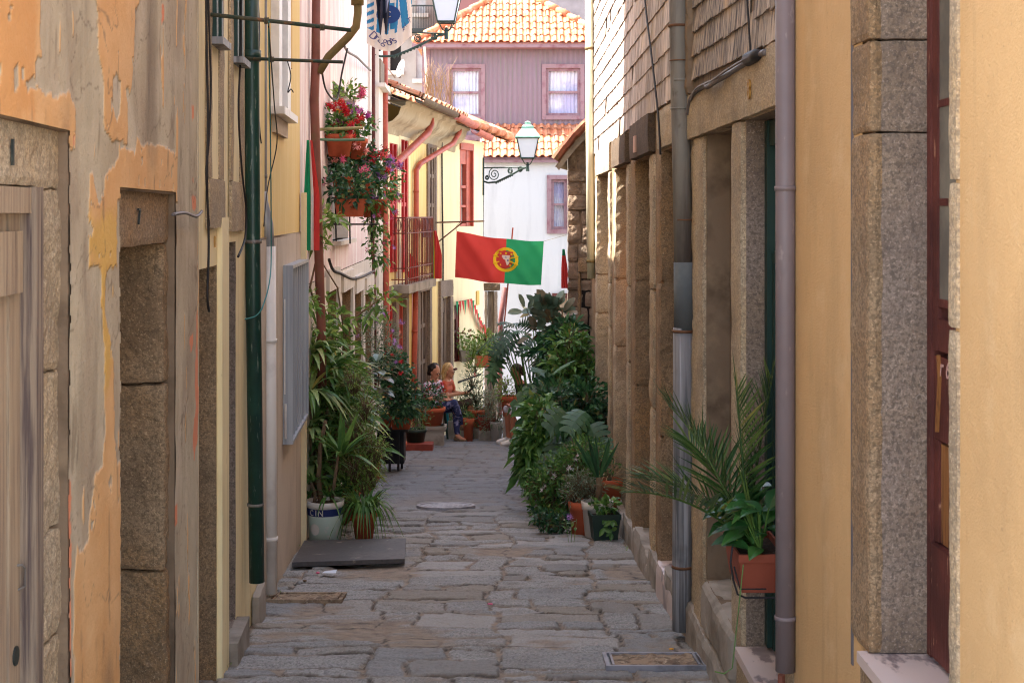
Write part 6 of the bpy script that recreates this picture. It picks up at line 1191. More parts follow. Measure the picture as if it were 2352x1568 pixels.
# ---- hanging pots on the pink house
rk = thing("pot_rack", "black iron rack holding the flower pots on the pink house wall", "rack", P(800, 560, 12.6)); m_ = MB()
for y_ in (352, 445, 505): m_.tube([P(762, y_ + 10, 12.4), P(868, y_ + 10, 12.7)], .008, 5)
for x_ in (768, 800, 850): m_.tube([P(x_, 330, 12.8), P(x_ + 4, 560, 12.8)], .008, 5)
m_.build("rail", blackp, rk)
hp_ = [("round terracotta pot of red geraniums under the bamboo rod", 779, 360, 12.2, .12, .19, 'pot', [fl_red], lf_mid, (.16, 150)),
       ("round terracotta pot of magenta petunias behind the red geraniums", 813, 366, 12.5, .12, .18, 'pot', [fl_mag], lf_mid, (.15, 130)),
       ("terracotta pot of salmon geraniums below the two round pots", 793, 458, 12.5, .12, .2, 'pot', [fl_sal], lf_dark, (.2, 260)),
       ("tilted rectangular terracotta planter with trailing leaves, lowest on the rack", 804, 498, 12.0, .26, .15, 'box', [fl_pink], lf_dark, (.19, 260)),
       ("terracotta pot of red geraniums and dense leaves on the rack centre", 835, 455, 12.7, .11, .18, 'pot', [fl_red], lf_dark, (.2, 260)),
       ("terracotta pot trailing pink fuchsias at the far end of the rack", 858, 500, 12.9, .12, .17, 'pot', [fl_pink, fl_lil], lf_mid, (.24, 330))]
for i, (lab, px_, py_, dd, r_, h, kind, fms, lm, (br, n)) in enumerate(hp_):
    R = RR(40 + i); b = P(px_, py_, dd); lf = MB(); c = b + Z * (h + br * .6); br *= 1.18; bush(lf, c, (br, br, br * .9), int(n * 1.5), .06, .04, R, prof='oval', up=.3, shell=.15, seg=2)
    if i == 5: [bush(lf, b + V((.02 * k, -.08, .12 - .16 * k)), (.12, .1, .14), 80, .045, .03, R, prof='oval', up=-.3, shell=.1, seg=2) for k in range(4)]
    if i == 1: bush(lf, b + V((.16, -.05, .3)), (.08, .08, .08), 40, .05, .03, R, shell=.1, seg=2)
    fb = []
    for k, fm in enumerate(fms):
        mb = MB()
        for q in range(13 if i != 3 else 3): v = rdir(R, .4); petals(mb, c + V((v.x * br, -abs(v.y) * br * .9, v.z * br)), R, 6, .027, .04)
        if i == 5: [petals(mb, b + V((R.uniform(-.1, .25), -.15, R.uniform(-.3, .3))), R, 4, .018, .03) for q in range(8)]
        fb.append(("blossom", mb, fm))
    plant("hanging_flower_pot", lab, b, ('pot', r_, r_ * .74, h, terra) if kind == 'pot' else ('box', r_, .17, h, .2, terra), [("foliage", lf, lm)] + fb, "flower pots on the pink house wall")
R = RR(60); b = P(785, 318, 12.5); lf, f1, f2, f3 = MB(), MB(), MB(), MB(); bush(lf, P(790, 290, 12.5), (.15, .12, .14), 140, .05, .03, R, prof='oval', shell=.1, seg=2)
for k in range(9): petals(f1, P(775 + R.uniform(-8, 45), 248 + R.uniform(-8, 12), 12.4), R, 4, .018, .03)
for k in range(12): petals(f2, P(766 + R.uniform(0, 64), 273 + R.uniform(-7, 10), 12.35), R, 5, .022, .035)
for k in range(4): petals(f3, P(778 + R.uniform(0, 10), 258 + R.uniform(-6, 6), 12.3), R, 4, .02, .025)
plant("hanging_flower_pot", "terracotta pot crowded with lilac, orange and scarlet blooms just above the bamboo rod", b, ('pot', .11, .08, .13, terra), [("foliage", lf, lf_mid), ("blossom", f1, fl_lil), ("blossom", f2, fl_red), ("blossom", f3, fl_ora)], "flower pots on the pink house wall")
R = RR(61); b = P(800, 252, 12.5); lf, f1 = MB(), MB(); bush(lf, P(800, 215, 12.5), (.15, .12, .12), 130, .07, .03, R, up=.8, shell=.15, seg=3); [petals(f1, P(832 + R.uniform(-4, 10), 212 + R.uniform(-18, 16), 12.4), R, 5, .026, .03) for k in range(5)]
plant("hanging_flower_pot", "topmost pot on the pink wall, leafy with a pink bloom spray", b, ('pot', .07, .05, .09, plas_w), [("foliage", lf, lf_light), ("blossom", f1, fl_pink)], "flower pots on the pink house wall")
# ---- in front of the shingled house and the stone gable
R = RR(70); b = gp(1262, 15.4); lf, st_ = MB(), MB()
for q in ([(1262, 900, 15.4), (1258, 760, 15.4), (1215, 700, 15.4)], [(1275, 880, 15.4), (1270, 740, 15.4), (1268, 690, 15.4)], [(1285, 860, 15.3), (1290, 760, 15.3), (1292, 710, 15.3)]): st_.tube([b + Z * .2] + [P(*w_) for w_ in q], [.02, .017, .013, .008], 6)
for px_, py_, n, rr in ((1208, 715, 11, .18), (1245, 712, 13, .2), (1268, 708, 13, .2), (1290, 722, 11, .16), (1260, 755, 18, .26), (1232, 765, 12, .22), (1285, 770, 13, .22)):
    c = P(px_, py_, 15.35)
    for i in range(n): v = rdir(R, .5); blade(lf, c + v * rr * .3, v, rdir(R, .6), R.uniform(.16, .25), .095, .12, 5, 'oval', .12)
plant("rubber_tree", "tall dark rubber tree with big oval leaves standing out against the white wall", b, ('pot', .17, .13, .3, terra_d), [("trunk", st_, barkm), ("foliage", lf, lf_rub)])
lf_mons = leafm('monstera leaf', S(24, 50, 28), S(34, 66, 34), S(52, 84, 42), .5)
def big_leaves(name, label, x, d, pots, m, leaves, R, L=.42, w=.36, cut=.5, nl=6, tip=.33, sweep=1.0):
    b = gp(x, d); lf, st_ = MB(), MB()
    for px_, py_, dd, ax in leaves:
        c = P(px_, py_, dd); st_.tube([b + Z * .2, b.lerp(c, .55) + Z * .12 + V((R.uniform(-.05, .05), 0, 0)), c], [.012, .009, .006], 5)
        lobed(lf, c, V((ax[0] + R.uniform(-.45, .45), ax[1] + R.uniform(-.4, .4), ax[2] + R.uniform(-.3, .3))), V((R.uniform(-.7, .7), R.uniform(-1.2, .1), 1.0)), L * R.uniform(.75, 1.1), w * R.uniform(.8, 1.1), R.uniform(.35, .7), nl, cut, tip, sweep)
    return plant(name, label, b, pots, [("stem", st_, lf_mid), ("foliage", lf, m)])
R = RR(71)
big_leaves("split_leaf_plant", "dark split leaved philodendron leaning out over the alley before the white wall", 1250, 16.2, ('pot', .17, .13, .28, terra_d), lf_mons,
    [(1215, 765, 16.1, (-1, -.4, .25)), (1205, 745, 16.2, (-1, -.2, .5)), (1190, 765, 16, (-.9, -.3, .0)), (1165, 780, 16, (-.7, -.3, -.4)), (1195, 780, 16, (-.8, -.5, -.3)), (1225, 755, 16.2, (-.4, -.5, .8)), (1185, 748, 16.2, (-.9, 0, .6)), (1170, 765, 16.1, (-1, -.1, .1)), (1152, 790, 16, (-.4, -.3, -1)), (1148, 810, 16, (-.2, -.4, -1)), (1235, 780, 16, (-.7, -.6, -.2)), (1150, 772, 16.1, (-1, 0, -.2)), (1240, 755, 16.2, (-.2, -.5, .8)), (1160, 800, 16, (-.5, -.4, -.9))], R, .27, .24, .22, 7)
R = RR(72)
big_leaves("monstera_plant", "broad split leaved monstera reaching towards the seated man", 1240, 14.2, ('pot', .18, .14, .28, terra_d), lf_mons,
    [(1240, 890, 14, (-1, -.3, -.1)), (1260, 855, 14, (-.5, -.5, .5)), (1255, 885, 13.9, (-.8, -.6, -.2)), (1238, 925, 13.9, (-.8, -.4, -.6)), (1265, 930, 13.8, (-.7, -.7, -.3)), (1240, 955, 13.8, (-.9, -.5, -.6)), (1220, 985, 13.8, (-.7, -.6, -.8)), (1275, 965, 13.6, (-.5, -.8, -.5)), (1290, 850, 14, (-.2, -.7, .4)), (1300, 890, 13.8, (.1, -.9, -.2)), (1255, 1000, 13.5, (-.6, -.7, -.7)), (1225, 965, 13.9, (-.7, -.4, -.9)), (1275, 870, 13.9, (-.5, -.6, .2))], R, .28, .36, .55, 5, .75, .8)
R = RR(73)
big_leaves("monstera_plant", "smaller monstera with wide deeply cut leaves, in front near the granite doorways", 1325, 12.4, ('pot', .17, .13, .26, terra_d), lf_mons,
    [(1345, 945, 12.2, (-.6, -.7, -.2)), (1300, 1000, 12.2, (-.7, -.6, -.3)), (1320, 1015, 12.0, (-.4, -.8, -.8)), (1355, 975, 12.1, (.1, -.9, -.5)), (1285, 1030, 12.1, (-.7, -.5, -.6)), (1340, 1000, 11.9, (-.2, -.8, -1)), (1370, 1010, 12, (.2, -.7, -.6)), (1310, 960, 12.3, (-.5, -.7, .2))], R, .26, .32, .52, 5, .75, .8)
shrub("leafy_shrub", "tall mid green leafy shrub against the rubble stone gable", 1310, 14.6, ('pot', .17, .13, .28, terra_d), lf_mid, [(1300, 830, .22, 260), (1330, 880, .24, 300), (1290, 880, .22, 260), (1320, 930, .25, 320), (1345, 850, .14, 110), (1310, 780, .16, 130), (1335, 800, .1, 60)], (.10, .042))
shrub("laurel_bush", "glossy dark laurel bush massed behind the smaller monstera", 1320, 13.4, ('pot', .17, .13, .28, terra_d), lf_dark, [(1270, 915, .22, 240), (1300, 960, .25, 300), (1350, 910, .2, 220), (1375, 950, .18, 180), (1340, 980, .25, 280), (1260, 980, .18, 160)], (.10, .045))
shrub("jasmine_bush", "low sprawling jasmine with tiny pale blooms spilling on the paving", 1275, 11.8, ('pot', .16, .13, .26, plas_g), lf_mid, [(1245, 1110, .16, 300), (1275, 1090, .2, 420), (1310, 1080, .2, 400), (1265, 1150, .2, 420), (1300, 1140, .18, 320), (1245, 1175, .12, 180), (1285, 1185, .15, 220), (1330, 1045, .18, 300), (1375, 1050, .16, 240), (1225, 1130, .1, 110)], (.05, .024), dd=11.6, fl=[(1270, 1095), (1310, 1075), (1250, 1120), (1300, 1110), (1325, 1050), (1355, 1060)], fm=fl_wht)
shrub("hydrangea_bush", "broad leaved green bush bulging furthest into the lane under the monstera leaves", 1270, 12.9, ('pot', .16, .13, .26, terra_d), lf_mid, [(1240, 1000, .2, 170), (1225, 1045, .17, 140), (1262, 1040, .2, 170), (1245, 950, .18, 140), (1215, 1010, .12, 70), (1212, 1075, .1, 50), (1280, 1000, .2, 150)], (.13, .07), dd=12.6, prof='oval', droop=.7)
shrub("aralia_shrub", "dark narrow leaved shrub between the rubber tree and the laurel mass", 1290, 15.0, ('pot', .16, .13, .26, terra_d), lf_dark, [(1258, 805, .18, 150), (1280, 800, .22, 200), (1305, 770, .18, 150), (1280, 850, .2, 170), (1310, 840, .2, 160)], (.16, .05), droop=.6)
shrub("ground_ivy", "patch of small dark ivy at the foot of the jasmine", 1262, 11.0, None, lf_dark, [(1258, 1195, .09, 150), (1290, 1200, .09, 150), (1240, 1185, .07, 90)], (.04, .028))
shrub("herb_plant", "soft grey green herb in a tall terracotta pot beside the chipped white pot", 1338, 10.95, ('pot', .108, .082, .26, terra), lf_grey, [(1318, 1125, .11, 260), (1345, 1118, .12, 320), (1330, 1100, .1, 200), (1365, 1125, .09, 160)], (.045, .008), up=.5)
R = RR(75); b = gp(1372, 10.85); lf, st_ = MB(), MB(); top = b + Z * .24; cr_ = P(1375, 1095, 10.85); st_.tube([top, top.lerp(cr_, .5) + V((.01, 0, 0)), cr_], [.026, .023, .02], 8)
for i in range(15): a = R.uniform(0, 6.28); e = R.uniform(1.4, 5); blade(lf, cr_ + V((.015 * math.cos(a), .015 * math.sin(a), 0)), V((math.cos(a), math.sin(a) * .6, e)), V((0, -1, .3)), R.uniform(.26, .42), .032, R.uniform(-.02, .2), 6, 'strap', .4)
plant("yucca_plant", "stubby yucca with stiff upright blades in a chipped white plastic pot", b, ('pot', .12, .095, .27, plas_w), [("trunk", st_, barkm), ("foliage", lf, lf_dark)])
R = RR(76); b = gp(1388, 10.68); lf = MB(); bush(lf, b + Z * .25, (.12, .1, .06), 90, .06, .03, R, up=.5, shell=.1, seg=3); [blade(lf, b + V((R.uniform(-.06, .06), -.11, R.uniform(.04, .16))), rdir(R, -.2), V((0, -1, .2)), .06, .036, .3, 3, 'oval') for k in range(12)]
plant("creeper_plant", "creeping plant in a square dark green plastic pot against the granite plinth", b, ('box', .22, .2, .20, .1, plas_g), [("foliage", lf, lf_mid)])
shrub("sprig_plant", "dry sprigs in a terracotta pot standing on the granite doorway step", 1402, 11.5, ('pot', .10, .075, .24, terra), lf_dry, [(1400, 1085, .09, 60)], (.12, .01), dz=.14, up=1.0)
R = RR(77); b = gp(1312, 10.5); mb = MB(); [mb.tube([b + V((dx, 0, 0)), b + V((dx * 1.5, -.02, .1)), b + V((dx * 2, 0, .17))], .0025, 4) for dx in (-.02, .02, .0)]; [blade(mb, b + V((R.uniform(-.05, .05), 0, R.uniform(.05, .15))), rdir(R, .5), Z, .05, .025, .3, 3) for k in range(8)]; f1 = MB(); petals(f1, b + V((-.01, -.01, .19)), R, 6, .02, .025)
plant("wild_flower", "lone lilac wild flower sprouting from the paving before the terracotta pot", b, None, [("foliage", mb, lf_mid), ("blossom", f1, fl_lil)], cat="flower")
# ---- palm and peace lily by the glazed door
rk = thing("planter_rack", "bent wire rack hooked to the granite doorway under the terracotta planter", "rack", P(1700, 1370, 4.9)); m_ = MB()
for dd in (4.78, 5.16):
    m_.tube([P(1683, 1250, dd + .02), P(1678, 1290, dd), P(1684, 1330, dd), P(1694, 1364, dd), P(1712, 1372, dd), P(1800, 1372, dd)], .0035, 6); m_.tube([P(1686, 1300, dd), P(1700, 1352, dd), P(1760, 1352, dd)], .003, 6)
m_.build("wire", blackp, rk)
b = V((P(1703, 0, 4.75).x + .088, 5.0, P(0, 1380, 4.75).z)); t = thing("rectangular_planter", "rectangular terracotta planter slung on the wire rack with a palm and peace lily", "planter", b)
planter(b, .17, .36, .138).build("pot", mat("smooth terracotta plastic", S(152, 78, 58), .65, [(S(138, 68, 50), 4, .45, .65)]), t); m_ = MB(); m_.box(b + Z * .115, (.15, .32, .006)); m_.build("soil", soil, t)
R = RR(80); fr, st_ = MB(), MB(); o_ = b + Z * .13
for tip, dr, L_, dd in (((1432, 1130), .34, 1.0, 4.7), ((1535, 930), .42, 1.0, 5.0), ((1690, 890), .2, 1.0, 5.0), ((1775, 862), .10, 1.0, 5.1), ((1580, 1010), .4, 1.0, 5.2), ((1480, 1100), .5, 1.0, 5.05)):
    e = P(tip[0], tip[1], dd); bb = o_ + V((R.uniform(-.03, .03), R.uniform(-.1, .1), 0)); dv = e - bb; L0 = dv.length; dv = (dv + Z * dr * L0); frond(fr, st_, bb, dv, dv.length, 30, .25, .0135, dr * L0 / dv.length, R)
for k in range(7): a = R.uniform(2.2, 4.4); blade(fr, o_, V((math.cos(a) * .5, math.sin(a) * .5, 1)), Z, R.uniform(.3, .5), .010, .2, 6, 'strap')
st_.build("palm_stem", lf_palm, t, True); fr.build("palm_frond", lf_palm, t)
lf = MB(); st_ = MB()
for i in range(70):
    a = R.uniform(1.0, 5.3); rr = R.uniform(.02, .11); c = o_ + V((math.cos(a) * rr, R.uniform(-.17, .2) - .02, R.uniform(.02, .17))); st_.tube([o_ + V((0, (c.y - o_.y) * .7, 0)), c], .003, 4); blade(lf, c, V((math.cos(a), R.uniform(-.9, .5), R.uniform(.0, .8))), V((0, -.4, 1)), R.uniform(.085, .13), .052, R.uniform(.25, .6), 6, 'lens', .25)
st_.build("lily_stem", lf_mid, t); lf.build("lily_foliage", leafm("glossy lily leaf", S(24, 56, 26), S(36, 74, 34), S(60, 100, 46), .3), t)
m_ = MB(); m_.tube([b + V((-.08, -.24, .12)), b + V((-.10, -.25, -.05)), b + V((-.12, -.26, -.22)), b + V((-.15, -.27, -.235)), b + V((-.18, -.27, -.228))], .0022, 5); m_.build("trailing_stem", lf_mid, t)
# dry stalks on the old roof, and the dish
R = RR(90); mb = MB()
for i in range(70): p = P(R.uniform(975, 1040), R.uniform(205, 245), 21.8); h_ = R.uniform(.2, .55); mb.tube([p, p + V((R.uniform(-.08, .08), 0, h_ * .6)), p + V((R.uniform(-.12, .12), 0, h_))], [.005, .004, .002], 3); [blade(mb, p + Z * h_ * R.uniform(.5, 1), rdir(R, .3), Z, .05, .02, 0, 1) for q in range(4)]
tag(mb.build("dry_weeds", lf_dry), "dead straw coloured weeds sprouting from the old tiled roof", "weeds", kind=None)
dish = thing("satellite_dish", "white satellite dish on the old tiled roof", "satellite dish", P(918, 180, 22)); m_ = MB(); c = P(921, 158, 22); ax = V((-.85, -.45, .25)).normalized(); u_ = ax.orthogonal().normalized(); v_ = ax.cross(u_)
m_.add([c + (u_ * math.cos(a) + v_ * math.sin(a)) * r + ax * (r * r * .6) for r in (.001, .06, .11, .14) for a in [k * math.pi / 10 for k in range(20)]], [(k * 20 + i, k * 20 + (i + 1) % 20, (k + 1) * 20 + (i + 1) % 20, (k + 1) * 20 + i) for k in range(3) for i in range(20)]); m_.build("reflector", whitewall, dish); m_ = MB(); m_.tube([c, P(918, 180, 22)], .02, 6); m_.tube([c - v_ * .2, c + ax * .3], .01, 5); m_.build("mount_arm", zinc, dish)
m_ = MB(); m_.tube([P(982, 235, 22.5), P(979, 170, 22.5), P(975, 108, 22.5)], .018, 6); tag(m_.build("aerial_mast", palepipe), "thin white pole rising from the old tiled roof by the weeds", "pole")

for i, (px_, py_, lab, n) in enumerate(((628, 1372, "small tuft of grass at the foot of the white plastic drainpipe", 26), (512, 1535, "tiny weeds sprouting under the cream house doorway", 16), (1450, 1262, "little weeds in the joint along the granite plinth", 20), (688, 1262, "thin grass blades between the stone cladding and the black board", 14))):
    R = RR(200 + i); d_ = 1.4 / ((py_ - HY) / F - G); b = gp(px_, d_); mb = MB()
    for k in range(n): blade(mb, b + V((R.uniform(-.05, .05), R.uniform(-.08, .08), 0)), V((R.uniform(-.6, .6), R.uniform(-.6, .6), 1)), Z, R.uniform(.02, .06), .006, .4, 3, 'strap')
    tag(mb.build("weed_tuft", lf_olive), lab, "weeds")
# ================================================================ people
skin_a = mat("warm skin", S(196, 140, 112), .55, [(S(182, 122, 96), 8, .45, .65)]); skin_b = mat("sunny skin", S(206, 150, 118), .55, [(S(190, 130, 100), 8, .45, .65)])
hair_d = mat("dark brown hair", S(44, 32, 28), .5, bumps=[(60, .004, (6, 6, .6))]); hair_b = mat("blonde hair", S(206, 172, 120), .5, [(S(168, 132, 84), 12, .45, .6, {'st': (6, 6, .5)})], [(60, .004, (6, 6, .6))])
def solid(mb, name, m, parent, vox=.008):
    o = mb.build(name, m, parent, True); md = o.modifiers.new("remesh", 'REMESH'); md.mode = 'VOXEL'; md.voxel_size = vox; md.use_smooth_shade = True
    sm = o.modifiers.new("smooth", 'SMOOTH'); sm.iterations = 3; sm.factor = .5; return o
def limb(mb, pts, rs, k=6):
    for i in range(len(pts) - 1):
        a, b = V(pts[i]), V(pts[i + 1]); n = max(3, int((b - a).length / .02))
        for j in range(n + 1): t = j / n; r = rs[i] + (rs[i + 1] - rs[i]) * t; mb.ball(a.lerp(b, t), r, 8, k)
def hand(mb, w, d, palm_n, hold=.7):
    d = d.normalized(); s = d.cross(palm_n).normalized(); n = palm_n.normalized()
    for i in range(4):
        q = w + d * (.02 + .016 * i); mb.ball(q, (.026, .026, .018), 8, 6); mb.ball(q + s * .016, .014, 6, 5); mb.ball(q - s * .016, .014, 6, 5)
    for k, ln in enumerate((.058, .066, .062, .048)):
        b = w + d * .075 + s * (.028 - .0185 * k); p1 = b + d * ln * .5 + n * ln * .12 * hold; p2 = p1 + d * ln * .3 * (1 - hold * .5) + n * ln * .45 * hold; p3 = p2 + n * ln * .25 * hold + d * ln * .15 * (1 - hold); limb(mb, [b, p1, p2, p3], [.0088, .008, .0074, .0065], 4)
    b = w + d * .03 + s * .028; limb(mb, [b, b + s * .026 + d * .02, b + s * .03 + d * .05 + n * .012], [.0105, .0095, .008], 4)
def head(mb, c, f, up, r=.098):
    s = f.cross(up).normalized(); up = s.cross(f).normalized()
    for k in range(7): t = k / 6; mb.ball(c - f * .02 * (1 - t) + up * (.03 - .085 * t) + f * (.018 * t), (r * (.80 - .22 * t), r * (.80 - .22 * t), r * (.86 - .3 * t)), 12, 9)
    mb.ball(c - f * .02 + up * .03, (r * .86, r * .92, r * .95), 14, 10)
    mb.ball(c + f * (r * .83) - up * .012, .013, 7, 5); mb.ball(c + f * (r * .86) - up * .028, .0155, 7, 5); mb.ball(c + f * (r * .74) - up * .066, (.022, .022, .010), 7, 5); mb.ball(c + f * r * .66 - up * .092, .022, 8, 6)
    for q in (-1, 1): mb.ball(c + s * q * r * .82 - up * .015 - f * .01, (.014, .02, .026), 7, 6); mb.ball(c + f * r * .72 + s * q * .03 + up * .012, (.02, .02, .010), 7, 5)
    return s, up
def face(parent, c, f, s, up, r=.098):
    for q in (-1, 1):
        m_ = MB(); m_.ball(c + f * (r * .80) + s * q * .032 - up * .002, .0095, 8, 6); m_.build("eye", mat("eye", S(40, 30, 28), .3) if "eye" not in MT else MT["eye"], parent, True)
        m_ = MB(); m_.tube([c + f * r * .86 + s * q * .014 + up * .020, c + f * r * .82 + s * q * .046 + up * .020], .0035, 5); m_.build("eyebrow", hair_d, parent)
    m_ = MB(); m_.tube([c + f * r * .83 - s * .02 - up * .066, c + f * r * .93 - up * .064, c + f * r * .83 + s * .02 - up * .066], .0055, 6); m_.build("lips", mat("lips", S(150, 76, 70), .5) if "lips" not in MT else MT["lips"], parent)
def chair(label, c, m, f, w=.44, arms=True):
    f = f.normalized(); s = f.cross(Z); t = thing("chair", label, "chair", c); q = lambda a, b, z_: V(c) + s * a + f * b + Z * z_
    m_ = MB(); m_.hexa([q(*p) for p in ((-w / 2, -.2, .41), (w / 2, -.2, .41), (w / 2, .22, .42), (-w / 2, .22, .42), (-w / 2, -.2, .44), (w / 2, -.2, .44), (w / 2, .22, .45), (-w / 2, .22, .45))]); m_.build("seat", m, t)
    m_ = MB(); m_.grid(lambda a, b: q((a - .5) * w, -.21 - .06 * b - .02 * math.sin(math.pi * a), .46 + .42 * b), 8, 6); m_.grid(lambda a, b: q((a - .5) * w, -.235 - .06 * b - .02 * math.sin(math.pi * a), .46 + .42 * b), 8, 6); m_.build("backrest", m, t)
    for a in (-1, 1):
        for b in (-1, 1): m_ = MB(); m_.tube([q(a * w * .52, b * .24, 0), q(a * w * .46, b * .2, .42)], [.018, .022], 8); m_.build("leg", m, t)
        if arms: m_ = MB(); m_.tube([q(a * w * .5, -.2, .66), q(a * w * .53, .0, .67), q(a * w * .53, .18, .64), q(a * w * .5, .22, .44)], .018, 8); m_.build("armrest", m, t)
    return t
def seated(name_label, base, f, skin, hair, top, legs, pose, hz=.40, hairlen=0, bun=False, bare_arms=True, short_leg=False, topn="top", legn="trousers", shoe=None):
    """base: ground point under the seat; f: facing"""
    f = f.normalized(); s = f.cross(Z).normalized(); q = lambda a, b, z_: V(base) + s * a + f * b + Z * z_   # a: to the figure's own side, b: forward
    t = thing("person", name_label, "person", base); B = MB(); T = MB(); Lg = MB(); lean = pose.get('lean', .08)
    pel = q(0, .02, hz + .12); chest = q(0, .02 + lean, hz + .40); neck = q(0, .02 + lean * 1.6, hz + .58); hc = q(0, .05 + lean * 1.9, hz + .70); ff = (f - Z * pose.get('look', .3)).normalized()
    hs, hu = head(B, hc, ff, Z); limb(B, [neck - Z * .07, hc - Z * .04 - f * .01], [.052, .048])
    for k in range(9):
        u_ = k / 8; c = pel.lerp(chest, u_); w_ = .165 - .03 * math.sin(u_ * math.pi) + .01 * u_; [B.ball(c + s * o * w_ * .5, (.088, .088, .07), 10, 7) for o in (-1, -.4, .4, 1)]; [T.ball(c + s * o * w_ * .52, (.101, .101, .078), 10, 7) for o in (-1, -.4, .4, 1)]
    limb(B, [q(-.15, .03 + lean * 1.4, hz + .50), neck - Z * .04, q(.15, .03 + lean * 1.4, hz + .50)], [.055, .058, .055]); limb(T, [q(-.17, .03 + lean * 1.4, hz + .49), neck - Z * .065, q(.17, .03 + lean * 1.4, hz + .49)], [.066, .062, .066])
    for sg, key in ((-1, 'ra'), (1, 'la')):
        el, wr = [q(*p) for p in pose[key]]; sh = q(sg * .18, .03 + lean * 1.4, hz + .49); limb(B, [sh, el, wr], [.047, .038, .026]); limb(T, [sh, sh.lerp(el, .55)], [.064, .056]); dv = (wr - el).normalized(); hand(B, wr, dv, (Z * .9 + f * .2 - dv * dv.dot(Z)).normalized(), .6)
    for sg, key in ((-1, 'rl'), (1, 'll')):
        kn, an, toe = [q(*p) for p in pose[key]]; hp = q(sg * .095, .04, hz + .08); limb(B, [hp, kn, an], [.07, .055, .036]); limb(B, [an, an.lerp(toe, .5) - Z * .015, toe], [.036, .034, .026]); calf = kn.lerp(an, .35); B.ball(calf - f * .015, (.056, .056, .07), 8, 6)
        limb(Lg, [hp, kn] + ([] if short_leg else [kn.lerp(an, .4), kn.lerp(an, .88)]), [.088, .07] + ([] if short_leg else [.064, .05]))
        fd = (toe - an); fd = V((fd.x, fd.y, 0)).normalized(); m_ = MB(); so = [an - fd * .05 - Z * .055, an + fd * .05 - Z * .06, toe + fd * .03 - Z * .03]
        if shoe is None: m_.tube(so, [.034, .036, .034], 8); m_.tube([toe - Z * .02 - s * .04 - fd * .05, toe + Z * .03 - fd * .05, toe - Z * .02 + s * .04 - fd * .05], .009, 6); m_.build("sandal", barkm, t)
        else: limb(m_, [an - fd * .03 - Z * .03, an + fd * .04 - Z * .03, toe + fd * .02 - Z * .005], [.05, .05, .042]); m_.build("shoe", shoe, t, True)
    limb(Lg, [q(-.1, .0, hz + .09), q(.1, .0, hz + .09)], [.11, .11])
    solid(B, "body", skin, t, .007); solid(T, topn, top, t, .012); solid(Lg, legn, legs, t, .012); face(t, hc, ff, hs, hu)
    H = MB(); up = hu
    for k in range(26):
        a = k * 2.4; zz = .2 + .8 * (k / 26); v = hs * math.cos(a) * math.sqrt(max(0, 1 - zz * zz)) + (-ff) * abs(math.sin(a)) * math.sqrt(max(0, 1 - zz * zz)) * .9 + up * zz; H.ball(hc + up * .03 - ff * .03 + v * .068, .045, 8, 6)
    for k in range(8): H.ball(hc + up * .085 - ff * (.0 + .012 * k) + hs * (.05 - .0125 * k), .03, 7, 5)
    for sg in (-1, 1): [H.ball(hc + hs * sg * .076 + up * (.03 - .03 * k) - ff * (.028 + .012 * k), .024, 7, 5) for k in range(3)]
    for k in range(4): H.ball(hc - ff * .085 + up * (.02 - .028 * k), (.05, .045, .04), 8, 6)
    if bun: H.ball(hc - ff * .12 + up * .03, (.04, .04, .038), 10, 7)
    if hairlen:
        for sg in (-1, -.4, .4, 1): limb(H, [hc + hs * sg * .075 - ff * .03 + up * .04, hc + hs * sg * .085 - ff * .05 - up * hairlen * .5, hc + hs * sg * .08 - ff * .03 - up * hairlen], [.032, .034, .018])
    solid(H, "hair", hair, t, .01); return t
flor = mat("floral blouse cloth", S(216, 206, 222), .85, [(S(214, 70, 110), 16, .56, .6), (S(60, 80, 170), 13, .6, .64), (S(40, 44, 70), 19, .62, .66)])
navy_pat = mat("navy patterned trouser cloth", S(52, 58, 96), .85, [(S(140, 140, 176), 14, .54, .6), (S(28, 30, 50), 10, .56, .62)])
coral = mat("coral top cloth", S(186, 84, 56), .85); shortb = mat("brown shorts cloth", S(90, 74, 66), .9); blk_c = mat("black tee cloth", S(34, 34, 40), .9); wht_c = mat("white shorts cloth", S(206, 200, 206), .85, [(S(176, 172, 180), 9, .5, .65)])
fw = V((.86, -.51, 0)); b1_ = gp(984, 22.8); chair("dark green plastic armchair with the dark haired woman in it", b1_ - fw * .02, plas_g, fw)
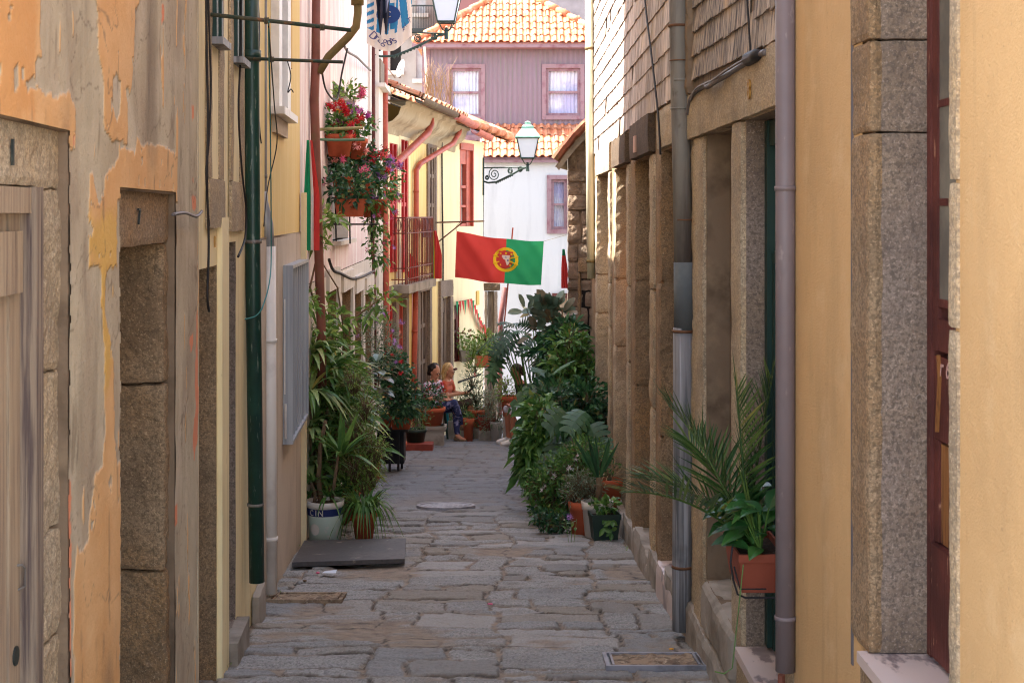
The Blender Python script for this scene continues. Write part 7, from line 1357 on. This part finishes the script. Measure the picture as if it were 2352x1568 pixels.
seated("woman with dark tied hair in a floral blouse and navy patterned trousers, legs crossed", b1_, fw, skin_a, hair_d, flor, navy_pat,
    {'lean': .04, 'look': .4, 'ra': [(-.22, .14, .70), (-.08, .34, .66)], 'la': [(.22, .14, .70), (.08, .36, .68)], 'rl': [(-.10, .46, .54), (-.08, .50, .10), (-.08, .64, .045)], 'll': [(.02, .50, .62), (-.14, .56, .27), (-.20, .68, .22)]}, bun=True, topn="blouse", legn="trousers")
b2_ = gp(1013, 23.5); f2 = V((.96, -.28, 0)); chair("turquoise seated chair under the blonde woman", b2_ - f2 * .02, mat("turquoise plastic", S(40, 140, 160), .5), f2, arms=False)
seated("blonde woman in sunglasses and a coral top reading a phone behind her friend", b2_, f2, skin_b, hair_b, coral, shortb,
    {'lean': .05, 'look': .25, 'ra': [(-.22, .16, .72), (-.10, .40, .72)], 'la': [(.22, .18, .72), (.06, .42, .76)], 'rl': [(-.1, .46, .54), (-.06, .44, .10), (-.06, .58, .045)], 'll': [(.03, .50, .60), (-.06, .58, .24), (-.06, .7, .18)]}, bare_arms=True, short_leg=True, hairlen=.2, topn="top", legn="shorts")
q2 = lambda a, b, z_: b2_ + f2.cross(Z) * a + f2 * b + Z * z_
m_ = MB(); M_ = Matrix.Rotation(-.6, 3, 'Y'); m_.box(q2(0, .50, .80), (.09, .16, .012), M_); tag(m_.build("tablet", blackp), "black tablet in the blonde woman's hands", "tablet")
m_ = MB(); hcb = q2(0, .05 + .06 * 1.9, .46 + .70); [m_.ball(hcb + (f2 - Z * .3).normalized() * .088 + f2.cross(Z) * o + Z * .0, (.026, .026, .02), 8, 6) for o in (-.033, .033)]; tag(m_.build("sunglasses", redwood), "red framed sunglasses on the blonde woman's face", "sunglasses")
b3_ = gp(1236, 21.8); f3 = V((-.93, -.36, 0)); chair("red tubular chair holding the man in black", b3_ - f3 * .02, redp, f3)
seated("man with short dark hair in a black tee and white shorts, bowed over", b3_, f3, mat("tanned skin", S(160, 104, 78), .55, [(S(142, 90, 66), 8, .45, .65)]), hair_d, blk_c, wht_c,
    {'lean': .16, 'look': .7, 'ra': [(-.22, .2, .64), (-.06, .4, .62)], 'la': [(.22, .2, .64), (.08, .42, .62)], 'rl': [(-.12, .46, .54), (-.10, .46, .1), (-.10, .60, .05)], 'll': [(.12, .46, .54), (.12, .44, .1), (.12, .58, .05)]}, short_leg=True, topn="tee_shirt", legn="shorts", shoe=plas_w)
